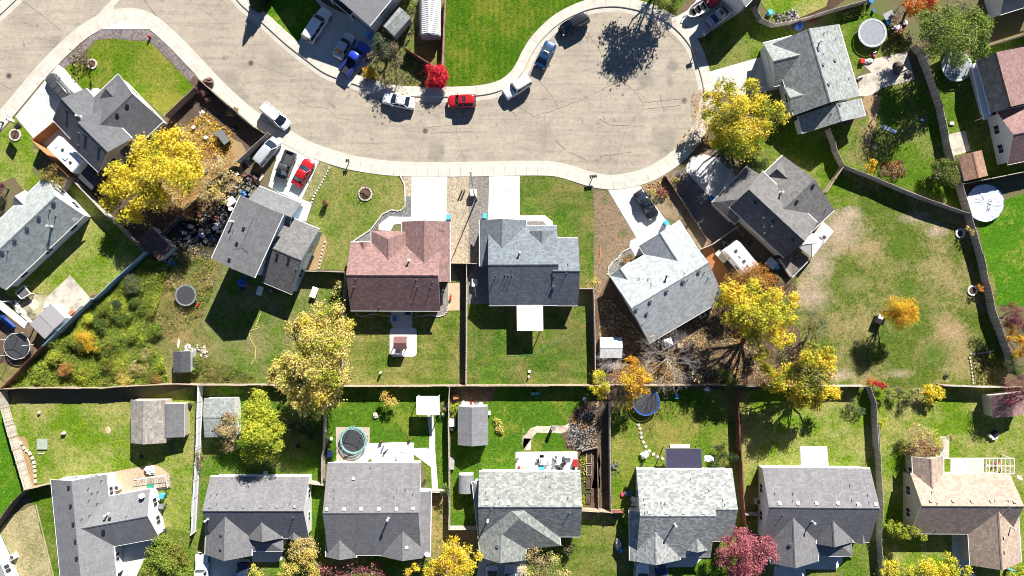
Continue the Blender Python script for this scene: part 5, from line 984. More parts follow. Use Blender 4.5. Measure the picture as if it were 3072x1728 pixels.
tree('bright yellow tree mass at the south edge by the tan-roofed house', [(2680, 1700, 32, 3.5), (2735, 1715, 32, 3.5), (2775, 1700, 34, 4), (2820, 1715, 34, 4), (2850, 1675, 22, 3.2), (2865, 1705, 30, 3.5), (2900, 1720, 24, 3), (2650, 1722, 24, 3)], [Y1, LG, Y3, OR], [.5, .25, .15, .1], base=(2780, 1722), dens=110, leaf=.26)
tree('small yellow-green tree at the south edge east of the garage gable', [(3060, 1715, 26, 2.2), (3030, 1728, 22, 2)], [LG, Y1], [.6, .4], dens=120, leaf=.24)
tree('purple-red tree on the east edge above the orange one', [(3035, 935, 34, 4), (3065, 965, 36, 4), (3025, 965, 24, 3.4)], [PU, DR, PK], [.45, .3, .25], dens=110, leaf=.2)
tree('orange and red tree on the east edge below the purple-red one', [(3045, 1010, 26, 3.4), (3065, 1035, 28, 3.4), (3030, 990, 18, 3), (3055, 1060, 20, 3)], [OR, Y2, RD], [.5, .3, .2], dens=130, leaf=.22)
tree('grey-green bush on the east edge by the weathered fence', [(3040, 1085, 28, 2.2), (3065, 1110, 26, 2.2), (3045, 1125, 20, 1.8)], [GB, G3, G2], [.4, .3, .3], name='bush', cat='bush', dens=140, leaf=.2, group='garden shrubs')
tree('dark purple tree overhanging the brown shed', [(3035, 1160, 34, 4.2), (3065, 1180, 34, 4.4), (3040, 1200, 30, 4), (3070, 1145, 28, 4)], [PU, DR, BR], [.55, .25, .2], base=(3085, 1175), dens=80, leaf=.18, gap=.1)
tree('round green bush against the fence by the orange-tan shed', [(2820, 505, 30, 2.1), (2850, 500, 28, 2), (2835, 535, 34, 2.3), (2860, 545, 24, 1.8), (2810, 545, 22, 1.6)], [OL, G1, BR, PY], [.35, .25, .15, .25], name='bush', cat='bush', dens=260, leaf=.2, group='garden shrubs')
tree('upright golden shrub by the fence corner', [(2615, 500, 18, 1.4), (2622, 485, 12, 1.6), (2610, 515, 12, 1)], [Y1, Y2], [.6, .4], name='shrub', cat='shrub', dens=260, leaf=.18, group='garden shrubs')
tree('low dark red and brown shrubs along the weathered fence', [(2655, 515, 18, .8), (2685, 525, 18, .8), (2705, 505, 16, .9), (2675, 500, 14, .7)], [BR, DR, OB], [.7, .12, .18], name='shrub', cat='shrub', dens=110, leaf=.18, group='garden shrubs')
tree('round clipped topiary bush beside the driveway of the silver sedan', [(2134, 112, 19, 1.3)], [G1, G2, GB], [.5, .3, .2], name='topiary', cat='bush', dens=330, leaf=.24, group='garden shrubs', shell=.85, spiky=.04, flat=1.0)
tree('olive and tan leafy tree over the end of the pale green-grey roof', [(150, 520, 30, 3.5), (170, 548, 26, 3.3), (135, 540, 20, 3)], [OB, OL, PY, GB], [.3, .3, .25, .15], base=(165, 548), dens=110, leaf=.2, gap=.1)
tree('dark purple bush at the west edge beside the front path', [(-2, 570, 24, 2), (6, 555, 16, 1.6)], [PU, DR], [.6, .4], name='bush', cat='bush', dens=150, leaf=.18, group='garden shrubs')
bare('purple-grey twiggy bush in the corner gravel bed', (245, 168), 36, 1.6, mat('purple_twigs', (.17, .12, .12), .9), name='twiggy_bush', cat='bush', few=150, lm_=[PU, BR], k0=16, r0=.03, depth=5)
bare('young leafless tree in the stone ring on the patchy front lawn', (1092, 560), 24, 2.6, mat('red_twigs', (.24, .12, .1), .9), name='young_tree', k0=7, r0=.05, depth=5)
tree('slender young tree in the stone ring on the corner lawn', [(272, 192, 7, 1.9), (270, 186, 6, 2.5)], [BR, G2], [.5, .5], dens=200, leaf=.14, base=(276, 197))
tree('golden-orange small tree beside the square white canopy', [(1162, 1195, 22, 1.9), (1175, 1205, 18, 1.7), (1158, 1212, 14, 1.5)], [OR, PY, Y2], [.4, .35, .25], dens=160, leaf=.18)
tree('pink and green spreading bush by the tan-roofed house', [(2750, 1300, 34, 2), (2785, 1320, 42, 2.3), (2755, 1345, 34, 2), (2810, 1330, 26, 1.8), (2795, 1355, 26, 1.6), (2850, 1310, 14, 1.4), (2730, 1360, 20, 1.2)], [PK, SA, LG, G1], [.34, .26, .25, .15], name='bush', cat='bush', dens=130, leaf=.2, group='garden shrubs')
tree('long bright green hedge-like arborvitae lying over beside the tan house', [(2672, 1578, 22, 2.4), (2695, 1588, 24, 2.8), (2722, 1598, 22, 3.2), (2745, 1596, 18, 3.6), (2768, 1612, 15, 4), (2678, 1598, 20, 1.6), (2705, 1608, 18, 2)], [G3, LG, G1, G2], [.4, .2, .2, .2], name='arborvitae', cat='bush', dens=260, leaf=.16, group='garden shrubs', spiky=.08)
tree('bright yellow shrub growing through the fence at the dry lawn', [(2795, 1170, 24, 1.7), (2815, 1180, 22, 1.7), (2780, 1185, 18, 1.5), (2790, 1200, 16, 1.3)], [Y1, Y2], [.7, .3], name='shrub', cat='shrub', dens=190, leaf=.2, group='garden shrubs')
tree('grey-green sprawling shrub next to the bright yellow shrub at the fence', [(2700, 1175, 24, 1.4), (2730, 1185, 26, 1.5), (2755, 1170, 18, 1.3), (2665, 1180, 18, 1.2)], [GB, SA, G1, BR], [.35, .2, .25, .2], name='shrub', cat='shrub', dens=110, leaf=.2, group='garden shrubs', spiky=.4)
tree('scarlet shrub over the fence end behind the dry lawn', [(2612, 1145, 16, 1.5), (2628, 1148, 14, 1.4), (2640, 1158, 12, 1.2), (2655, 1155, 12, 1.1)], [RD, OR, G1], [.55, .2, .25], name='shrub', cat='shrub', dens=170, leaf=.18, group='garden shrubs')
tree('lime shrub against the plank fence west of the tan house', [(2648, 1272, 14, .9), (2655, 1260, 10, .7)], [LG, Y1], [.6, .4], name='shrub', cat='shrub', dens=160, leaf=.18, group='garden shrubs')
tree('pale blue-green shrub in the shade by the plank fence', [(2555, 1215, 22, 1), (2580, 1235, 18, .8)], [GB, G3], [.7, .3], name='shrub', cat='shrub', dens=90, leaf=.2, group='garden shrubs')
tree('yellow leafy bush beside the red fence corner at the front pavement', [(1772, 852, 18, 1.3), (1790, 842, 14, 1.1)], [SA, PY, OB], [.4, .4, .2], name='bush', cat='bush', dens=170, leaf=.18, group='garden shrubs')
tree('small dark orange and green shrub in the scalloped gravel bed', [(1884, 772, 16, 1), (1872, 780, 10, .7)], [OB, G2, OR], [.4, .35, .25], name='shrub', cat='shrub', dens=230, leaf=.15, group='garden shrubs')
tree('rust-red shrub in the strip beside the black car', [(1983, 572, 15, .8), (1995, 580, 11, .7)], [DR, OB, GB], [.5, .25, .25], name='shrub', cat='shrub', dens=190, leaf=.16, group='garden shrubs')
tree('grey-green clump beside the black car driveway', [(1950, 575, 12, .4), (1965, 600, 12, .4), (2025, 540, 16, .7)], [GB, PY, OL], [.4, .3, .3], name='shrub', cat='shrub', dens=140, leaf=.16, group='garden shrubs')
tree('dark green broad hedge between the driveway and the gold-green tree', [(2200, 475, 30, 1.4), (2235, 485, 34, 1.5), (2265, 510, 28, 1.4), (2290, 495, 24, 1.2), (2175, 455, 22, 1.2)], [G1, G2, G3], [.4, .4, .2], name='hedge', cat='hedge', dens=150, leaf=.2, group='garden shrubs')
tree('yellow-green garden shrub against the taupe-roofed front', [(2310, 500, 18, .9), (2325, 485, 16, .8), (2300, 520, 12, .7)], [LG, PY, G1], [.4, .2, .4], name='shrub', cat='shrub', dens=170, leaf=.18, group='garden shrubs')
tree('green leafy shrub at the corner of the dark small shed', [(575, 1082, 16, 1.2), (590, 1095, 14, 1.1), (585, 1110, 14, 1)], [G3, G1, LG], [.5, .3, .2], name='shrub', cat='shrub', dens=190, leaf=.18, group='garden shrubs')
tree('grey-green young tree by the white fence beside the barrel shed', [(1337, 1462, 18, 2.4), (1345, 1475, 16, 2.2), (1330, 1480, 12, 2)], [GB, G3, SA], [.5, .3, .2], dens=100, leaf=.16, gap=.1)
tree('pale twiggy shrub growing over the white vinyl fence', [(597, 1365, 15, 1.8), (592, 1388, 14, 1.7)], [SA, BR, G1], [.4, .2, .4], name='shrub', cat='shrub', dens=150, leaf=.16, group='garden shrubs')
tree('dark green shrub in the shade beside the solar patio roof', [(2165, 1350, 28, 1.3), (2195, 1365, 26, 1.2), (2150, 1385, 20, 1)], [GB, G2, G1], [.4, .4, .2], name='shrub', cat='shrub', dens=120, leaf=.2, group='garden shrubs')
tree('yellow dry tussock bush on the curved mown lawn', [(1498, 1275, 18, .5), (1490, 1260, 12, .5), (1500, 1290, 16, .4)], [SA, PY, OL], [.4, .3, .3], name='tussock', cat='shrub', dens=90, leaf=.2, group='garden shrubs', flat=.5)
tree('golden shrub beside the dark gabled shed', [(1362, 1228, 16, 1), (1358, 1245, 12, .9), (1370, 1215, 10, .8)], [PY, Y3, GB], [.4, .3, .3], name='shrub', cat='shrub', dens=130, leaf=.18, group='garden shrubs')
tree('brown leafy climber at the white canopy corner', [(1327, 1215, 10, 1.6), (1330, 1230, 10, 1.4)], [OB, BR, PY], [.4, .3, .3], name='shrub', cat='shrub', dens=180, leaf=.16, group='garden shrubs')
tree('light green shrub beside the red-stained fence piece', [(1876, 1545, 13, 1.2), (1880, 1560, 12, 1.1), (1870, 1530, 10, 1)], [LG, G3, PY], [.4, .4, .2], name='shrub', cat='shrub', dens=190, leaf=.18, group='garden shrubs')
tree('tall narrow pale grass clump by the split-level house rear lawn', [(1012, 865, 14, .9), (1002, 880, 14, .8), (1020, 850, 12, .9)], [G3, SA, LG], [.4, .3, .3], name='shrub', cat='shrub', dens=150, leaf=.2, group='garden shrubs', spiky=.5)
tree('small bright green ball shrub behind the brown-roofed house by the patio', [(1148, 941, 11, .6)], [LG, G3], [.6, .4], name='shrub', cat='shrub', dens=300, leaf=.13, group='garden shrubs')
tree('second bright green ball shrub at the east side of the same patio', [(1253, 938, 9, .5)], [LG, G3], [.6, .4], name='shrub', cat='shrub', dens=300, leaf=.13, group='garden shrubs')
tree('small fiery orange shrub in the white tyre ring by the lower fence', [(2938, 863, 12, 1.3), (2945, 872, 9, 1.1)], [OR, OR, Y2], [.6, .2, .2], name='shrub', cat='shrub', dens=170, leaf=.16, group='garden shrubs')
tree('small pale orange shrub in the white tyre ring by the upper fence', [(2900, 685, 10, 1.4), (2915, 695, 12, 1.6)], [OR, CR, OB], [.4, .4, .2], name='shrub', cat='shrub', dens=130, leaf=.16, group='garden shrubs')
tree('purple bush at the pavement corner of the brown board fence', [(595, 265, 14, 1), (605, 278, 12, .9), (612, 290, 10, .8)], [DR, PU, BR], [.4, .3, .3], name='bush', cat='bush', dens=170, leaf=.16, group='garden shrubs')
tree('big shade tree beyond the north edge of the turning circle', [(1985, -95, 60, 7), (2040, -110, 55, 7), (1945, -130, 50, 6.5), (2000, -150, 62, 9), (2060, -165, 45, 7), (1960, -60, 35, 4.5), (2020, -50, 35, 4.5)], [G2, G1, OB], [.5, .3, .2], base=(2000, -95), dens=38, leaf=.42, gap=.25)
tree('dark shrubbery beside the pavement at the north edge of the turning circle', [(1985, 10, 26, 1.2), (2015, 25, 22, 1.1), (2030, 0, 24, 1.2), (1955, -5, 22, 1)], [G2, OL, BR], [.5, .3, .2], name='bush', cat='bush', dens=110, leaf=.2, group='garden shrubs')
conifer('small dark conifer by the pavement at the north edge', (768, -2), 26, 4.2, [G2, G1], [.6, .4])
conifer('second small conifer just north of the first on the same lawn', (800, -45), 26, 4.6, [G2, G1], [.6, .4])
tree('pale tree of thin shade south of the white camper pad', [(560, 640, 26, 2.2), (590, 625, 22, 2.2)], [GB, OB, G2], [.4, .3, .3], dens=70, leaf=.18, gap=.3)
tree('large tree in the west yard shading the sunny lawn', [(0, 0, 1, 1)], [G1], [1]) if 0 else None
for (x, y, r, h, mm, ww, l_) in ((265, 1030, 42, 2.4, [OB, Y2, OL, G1], [.3, .25, .3, .15], 'rounded rusty-gold bush in the weedy yard'), (225, 1030, 28, 2, [OL, G3], [.6, .4], 'olive bush just west of the rusty-gold one'), (165, 1075, 34, 2.1, [OL, LG, G3], [.45, .25, .3], 'olive-yellow bush along the red-brown fence'), (195, 1105, 26, 1.8, [OB, OL], [.5, .5], 'small brown-olive bush between the larger olive ones'),
        (120, 1130, 32, 1.3, [LG, G3, OL], [.4, .3, .3], 'lime bush at the foot of the red-brown fence'), (300, 975, 30, 1.7, [G1, G2, G3], [.4, .4, .2], 'dark green bush beside the pale blue fence'), (270, 960, 26, 1.6, [G3, LG], [.5, .5], 'light green shrub against the pale blue fence'), (355, 920, 30, 1.5, [G2, GB], [.5, .5], 'shadowy bush at the bend of the pale blue fence'),
        (400, 850, 38, 1.8, [G2, GB, OL], [.4, .4, .2], 'dark sprawling bush beneath the pale blue fence'), (360, 1015, 34, 1.2, [LG, G3], [.5, .5], 'pale lime thicket in the middle of the weedy yard'), (400, 1000, 30, .8, [G3, G1], [.6, .4], 'low green thicket beside the trampoline'), (460, 995, 36, .9, [G3, G1, LG], [.5, .3, .2], 'bright green creeping thicket below the trampoline'),
        (330, 1090, 34, 1, [LG, OL], [.5, .5], 'yellow-green thicket around the dead stump'), (420, 1105, 36, 1, [PY, SA, OL], [.4, .3, .3], 'pale yellow thicket near the wavy fence'), (370, 1135, 32, .9, [SA, PY, OL], [.4, .3, .3], 'straw-coloured thicket at the wavy fence'), (455, 1130, 30, .9, [SA, OL, OB], [.4, .3, .3], 'tawny thicket at the wavy fence next to the dark shed'), (280, 895, 20, 1.4, [PU, BR], [.5, .5], 'purple-brown bush at the patio end of the pale blue fence'), (315, 1035, 40, 1.5, [LG, G3, OL], [.4, .35, .25], 'wide lime-green thicket east of the rusty-gold bush'), (440, 1060, 34, 1.2, [LG, G3, SA], [.35, .4, .25], 'fresh green thicket between the trampoline and the small dark shed'), (375, 960, 34, 1.3, [G3, G1, OL], [.4, .4, .2], 'leafy green thicket below the shadowy bushes'), (250, 1120, 36, 1.1, [LG, OL, SA], [.4, .35, .25], 'yellowish thicket at the wavy fence under the olive bushes'), (410, 900, 30, 1.2, [G2, G1, OL], [.4, .4, .2], 'deep green thicket west of the small round trampoline')):
    k = 3 if r > 25 else 2
    tree(l_, [(x+random.uniform(-.35, .35)*r, y+random.uniform(-.35, .35)*r, r*random.uniform(.6, .8), h*random.uniform(.5, .7)) for _ in range(k+1)], mm, ww, name='bush', cat='bush', dens=110, leaf=.22, group='bushes of the weedy yard', spiky=.3)
def scatter(name, s, n, mats, size, h, label, wts=None, flat=1.0, clump=0):
    poly = [(P(p, G).x, P(p, G).y) for p in pts(s)]; xs = [p[0] for p in poly]; ys = [p[1] for p in poly]; out = []
    c = np.stack([RNG.uniform(min(xs), max(xs), n*2), RNG.uniform(min(ys), max(ys), n*2)], 1); ins = np.zeros(len(c), bool); m = len(poly)
    for i in range(m):
        (x0, y0), (x1, y1) = poly[i], poly[(i+1) % m]; cond = ((y0 > c[:, 1]) != (y1 > c[:, 1])) & (c[:, 0] < (x1-x0)*(c[:, 1]-y0)/(y1-y0+1e-9)+x0); ins ^= cond
    c = c[ins][:n]; z = np.abs(RNG.normal(0, 1, len(c)))*h*.5; b = pn(np.stack([c[:, 0], c[:, 1], c[:, 0]*0], 1), 1.3, 3)*.5+.5; z = G+.07+z*b; keep = RNG.random(len(c)) < (.35+.65*b) if not clump else (b+RNG.normal(0, .07, len(c))) > .34; z = z+clump*np.maximum(b-.34, 0)*1.5; cen = np.stack([c[:, 0], c[:, 1], z], 1)[keep]
    v, f, mi = leaves(cen, RNG.normal(size=cen.shape)*.5*(1.6 if h > .1 else .25)+np.array([0, 0, 1.0]), size, mats, wts or [1]*len(mats), 2); o = leafmesh(name, v, mi, mats, None); o['kind'] = 'stuff'; o['label'] = label; return o
scatter('weeds', '01:1450,1050 1640,1100 02:1500,200 1450,420 1600,560 1640,800 1100,830 960,845 60,850 430,470 700,300 960,0', 60000, [G1, OL, G3, LG, SA], .14, .6, 'tangled knee-high weeds filling the yard behind the pale blue fence', [.16, .24, .26, .2, .14], clump=.9)
scatter('weeds', '01:1500,1050 1932,900 11:100,950 200,1110 100,1449 12:0,200 02:1500,400', 5000, [OB, SA, OL, G1], .11, .25, 'brown autumn weeds around the small round trampoline', clump=.8)
scatter('weeds', '12:0,540 280,600 520,700 560,810 02:1750,805', 2600, [G3, OL, G1], .12, .3, 'low green weeds along the long fence by the dark small shed', clump=.8)
scatter('fallen_leaves', '22:1880,1340 32:0,0 100,0 490,420 1100,30 1130,100 1700,700 1600,836 0,836', 9000, [OB, BR, SA, OR], .15, .03, 'fallen leaves covering the shaded yard behind the pale grey roof')
scatter('fallen_leaves', '11:420,180 300,480 120,620 0,700 01:1500,600 1600,300 1900,0 10:150,1200 300,1449', 6000, [Y2, OB, SA], .15, .03, 'golden fallen leaves on the straw yard under the big yellow tree')
scatter('fallen_leaves', '12:1000,300 1400,300 1480,800 900,830', 2500, [PY, SA], .14, .03, 'pale yellow fallen leaves on the lawn under the large pale yellow tree')
scatter('fallen_leaves', '30:880,900 1020,850 1100,1449 700,1449 900,1200', 900, [Y2, OB], .13, .03, 'golden leaves blown along the kerb of the turning circle')
# ---------------------------------------------------------------- vehicles
def paint(name, col, met=.15): return mat(name, col, .28, met, .05, 2, coat=.6, spec=.5)
PW = paint('white_car_paint', (.70, .71, .72), 0); PS = paint('silver_car_paint', (.42, .45, .49), .5); PB = paint('black_car_paint', (.015, .016, .02)); PRD = paint('red_car_paint', (.42, .012, .018)); PBL = paint('blue_pickup_paint', (.02, .05, .42), .1)
PNB = paint('blue_car_paint', (.012, .05, .14), .2); PDB = paint('navy_car_paint', (.015, .03, .09)); PG = paint('grey_car_paint', (.06, .062, .065), .1); PLG = paint('pale_grey_car_paint', (.5, .52, .55), .3)
LAMP = mat('headlamp_lens', (.6, .62, .65), .1, .3); TAIL = mat('tail_lamp_lens', (.35, .01, .01), .2); RIM = mat('alloy_rim', (.4, .41, .42), .3, .8)
KD = dict(sedan=(1.45, -.34, .22, -.21, .06, .93), suv=(1.78, -.485, .21, -.44, .09, 1.05), van=(1.75, -.49, .33, -.45, .14, 1.02), wagon=(1.6, -.485, .24, -.43, .08, .98), pickup=(1.85, -.075, .25, -.045, .13, 1.08), jeep=(1.82, -.49, .14, -.47, .08, 1.1))
def car(kind, s, pm, label, W_=1.86, L_=None, group='parked vehicles', rack=False, sunroof=False, roofm=None, bedm=None, name=None, z0=G, open_bed=True, hoodm=None):
    q_ = pts(s); f, r = P(q_[0], z0+.7), P(q_[1], z0+.7); d = f-r; L_ = L_ or d.length; c = (f+r)/2; rz = math.atan2(d.y, d.x); Hh, b0, b1, t0, t1, bz = KD[kind]; hw = W_/2
    t = thing(name or {'sedan': 'car', 'wagon': 'car', 'jeep': 'car', 'suv': 'car', 'van': 'minivan', 'pickup': 'pickup_truck'}[kind], label, {'pickup': 'pickup truck', 'van': 'minivan'}.get(kind, 'car'), (c.x, c.y, z0), rz, group)
    boxy = kind in ('jeep', 'pickup')
    st = [(-.5, .78, .66), (-.49, .90, bz-.14), (-.455, .97, bz-.02), (-.30, 1, bz), (0, 1, bz-.01), (.2, 1, bz-.03), (.36, .975, bz-.10), (.44, .93, bz-.18), (.482, .84, bz-.27), (.5, .70, .56)]
    if boxy: st = [(-.5, .92, .8), (-.495, .97, bz-.06), (-.46, 1, bz), (-.3, 1, bz), (0, 1, bz), (.2, 1, bz-.01), (.36, .99, bz-.05), (.46, .97, bz-.09), (.492, .92, bz-.17), (.5, .84, .7)]
    mb = MB(); vs = []; prof = None
    bed = kind == 'pickup' and open_bed
    for x, w_, zt in st:
        ww = hw*w_; top_in = zt+.03
        vs += [(x*L_, y, z) for y, z in ((-ww*.86, .26), (-ww, .42), (-ww*1.0, zt-.22), (-ww*.93, zt-.03), (-ww*.6, zt+.02), (0, top_in+.015), (ww*.6, zt+.02), (ww*.93, zt-.03), (ww, zt-.22), (ww, .42), (ww*.86, .26))]
    k = 11; fs = []
    for i in range(len(st)-1):
        for j in range(k-1):
            if bed and i <= 3 and j in (4, 5) : continue
            fs.append((i*k+j, (i+1)*k+j, (i+1)*k+j+1, i*k+j+1))
        fs.append((i*k+k-1, (i+1)*k+k-1, (i+1)*k, i*k))
    fs += [tuple(range(k-1, -1, -1)), tuple((len(st)-1)*k+j for j in range(k))]
    mb.add(vs, fs); mb.build('body', pm, t, smooth=True)
    if bed:
        x0, x1 = -.485*L_, -.09*L_; bw = hw*.80; MB().box(((x0+x1)/2, 0, bz-.02-.22), (x1-x0, bw*2, .06)).box((x0+.03, 0, bz-.08), (.06, bw*2, .30)).box((x1-.03, 0, bz-.08), (.06, bw*2, .30)).box(((x0+x1)/2, bw, bz-.06), (x1-x0, .09, .26)).box(((x0+x1)/2, -bw, bz-.06), (x1-x0, .09, .26)).build('bed', bedm or BLACK, t)
    wb, wt = hw*.90, hw*.72
    Bq = [Vector((b0*L_, -wb, bz-.03)), Vector((b1*L_, -wb, bz-.05)), Vector((b1*L_, wb, bz-.05)), Vector((b0*L_, wb, bz-.03))]; Tq = [Vector((t0*L_, -wt, Hh-.05)), Vector((t1*L_, -wt, Hh-.05)), Vector((t1*L_, wt, Hh-.05)), Vector((t0*L_, wt, Hh-.05))]
    # curved windscreen: bulge forward in the middle
    def pane(nm, a, b, c_, d_, bul):
        m1 = (a+b)/2+bul; m2 = (c_+d_)/2+bul*.6; MB().add([a, m1, m2, d_], [(0, 1, 2, 3)]).add([m1, b, c_, m2], [(0, 1, 2, 3)]).build(nm, TINT, t)
    pane('windshield', Bq[1], Bq[2], Tq[2], Tq[1], Vector((.16, 0, 0))); pane('rear_window', Bq[3], Bq[0], Tq[0], Tq[3], Vector((-.08, 0, 0)))
    MB().add([Bq[0], Bq[1], Tq[1], Tq[0]], [(0, 1, 2, 3)]).build('side_window', TINT, t); MB().add([Bq[2], Bq[3], Tq[3], Tq[2]], [(0, 1, 2, 3)]).build('side_window', TINT, t)
    pl = MB()
    for a, b in zip(Bq, Tq): pl.tube(a+Vector((0, 0, -.02)), b, .055, .05, 6)
    mids = [.5] if kind in ('sedan', 'pickup') else [.38, .68]
    for m_ in mids:
        for a, b, c_, d_ in ((Bq[0], Bq[1], Tq[0], Tq[1]), (Bq[3], Bq[2], Tq[3], Tq[2])): pl.tube(a.lerp(b, m_), c_.lerp(d_, m_), .045, .04, 5)
    pl.build('window_frame', pm, t)
    rm = MB(); vs = []; xs = [t0*L_-.04, t0*L_+.10, t0*L_+.3, (t0+t1)*L_/2, t1*L_-.3, t1*L_-.05, t1*L_+.05]; ws = [.86, .97, 1.03, 1.05, 1.03, .98, .90]; zs = [-.05, 0, .03, .045, .03, .0, -.05]
    for x, ww, dz in zip(xs, ws, zs): vs += [(x, y*wt*ww, Hh+dz+e) for y, e in ((-1.02, -.09), (-.96, -.03), (-.6, 0), (0, .015), (.6, 0), (.96, -.03), (1.02, -.09))]
    fs = [(i*7+j, (i+1)*7+j, (i+1)*7+j+1, i*7+j+1) for i in range(6) for j in range(6)]; rm.add(vs, fs).build('roof', roofm or pm, t, smooth=True)
    if rack:
        for y in (-.78, .78): MB().tube((t0*L_+.15, y*wt, Hh+.09), (t1*L_-.2, y*wt, Hh+.09), .025, n=6).build('roof_rail', BLACK if pm is not PRD else PRD, t)
        for f_ in (.3, .7): MB().tube(((t0+(t1-t0)*f_)*L_, -.8*wt, Hh+.1), ((t0+(t1-t0)*f_)*L_, .8*wt, Hh+.1), .022, n=6).build('roof_bar', BLACK if pm is not PRD else PRD, t)
    if sunroof: MB().box(((t0*.38+t1*.62)*L_+.1, 0, Hh+.055), (.5, wt*1.1, .03)).build('sunroof', TINT, t)
    wr = .34 if kind in ('sedan', 'wagon', 'van') else .39; ty = MB().tube((0, -.11, 0), (0, .11, 0), wr, n=20).build('wheel', RUBBER, t); rim = MB().tube((0, -.12, 0), (0, .12, 0), wr*.62, n=14).build('rim', RIM, ty)
    pos = [(x*L_, y*(hw-.10), wr) for x in (-.31, .32) for y in (-1, 1)]; ty.location = pos[0]
    for p in pos[1:]:
        o = ty.copy(); C.objects.link(o); o.location = p; r_ = rim.copy(); C.objects.link(r_); r_.parent = o
    for y in (-1, 1):
        MB().box((.462*L_, y*hw*.70, bz-.28 if not boxy else bz-.22), (.18, .34, .12)).build('headlight', LAMP, t, bevel=.03); MB().box((-.485*L_, y*hw*.80, bz-.14), (.10, .20, .20)).build('taillight', TAIL, t, bevel=.02)
        MB().box((b1*L_-.32, y*(hw+.09), bz+.05), (.14, .18, .13)).build('mirror', pm, t, bevel=.03)
    return t
car('suv', 'p:150,232 205,294', PG, 'dark grey sport utility vehicle with a roof rack backed under the charcoal roof edge', rack=True, L_=4.9)
car('suv', '10:1235,85 1030,395', PW, 'large white sport utility vehicle in the shaded driveway, longest vehicle there', W_=2.0)
car('sedan', '10:1460,325 1320,560', PLG, 'pale blue-white sedan between the large white vehicle and the blue pickup')
car('pickup', '10:1600,425 1385,715', PBL, 'bright blue pickup truck with a black open bed on the driveway edge', W_=1.95)
car('van', '10:850,1225 610,1025', PW, 'white minivan parked at the south kerb of the curve, its shadow on the pavement')
car('van', '10:745,1345 11:555,135', PLG, 'silver estate car parked on the grass edge beside the board fence', W_=1.9)
car('pickup', '11:765,310 880,15', PG, 'stripped grey pickup truck with its bed full of parts on the driveway', bedm=DKGREY)
car('sedan', '11:1065,95 925,345', PRD, 'red sedan parked on the driveway beside the stripped grey pickup')
car('sedan', 'p:1149,292 1244,312', PW, 'white sedan parked at the kerb south of the crimson bush')
car('suv', 'p:1343,305 1428,302', PRD, 'red sport utility vehicle with roof rails and sunroof at the kerb', rack=True, sunroof=True)
car('jeep', 'p:1513,286 1588,238', PW, 'boxy white sport utility vehicle at the bend of the kerb below the north lawn')
car('sedan', 'p:1656,124 1617,203', PNB, 'dark blue sedan with a sunroof parked along the curving kerb', sunroof=True)
car('van', 'p:1681,95 1763,50', PB, 'black minivan at the kerb nearest the top of the turning circle')
car('sedan', '30:1285,35 1045,235', PS, 'silver-white sedan with a sunroof in the shaded driveway beside the boat', sunroof=True, L_=4.7)
car('sedan', '31:530,655 365,398', PB, 'black sedan parked alone on the driveway of the pale grey roof', sunroof=True)
car('pickup', 'p:606,1760 606,1670', PW, 'white pickup truck entering the picture at the south edge by the white fence', open_bed=False, L_=5.4)
car('sedan', 'p:729,1785 729,1689', PDB, 'dark blue sedan in front of the twin-gabled garage at the south edge')
car('sedan', 'p:1477,1790 1477,1696', PLG, 'silver sedan on the driveway of the streaky roof, the one nearer the yellow tree')
car('sedan', 'p:1531,1694 1531,1788', PLG, 'silver sedan on the driveway of the streaky roof, the one nearer the pinkish tree')
car('suv', 'p:1928,1690 1928,1790', PW, 'white sport utility vehicle in front of the mottled pale garage', W_=1.95)
car('sedan', 'p:1986,1698 1986,1792', PDB, 'dark blue sedan beside the white vehicle in front of the mottled pale garage')
car('pickup', '30:1260,-140 1075,5', PRD, 'red pickup truck at the north edge hitched near the white boat', open_bed=False, L_=5.2)
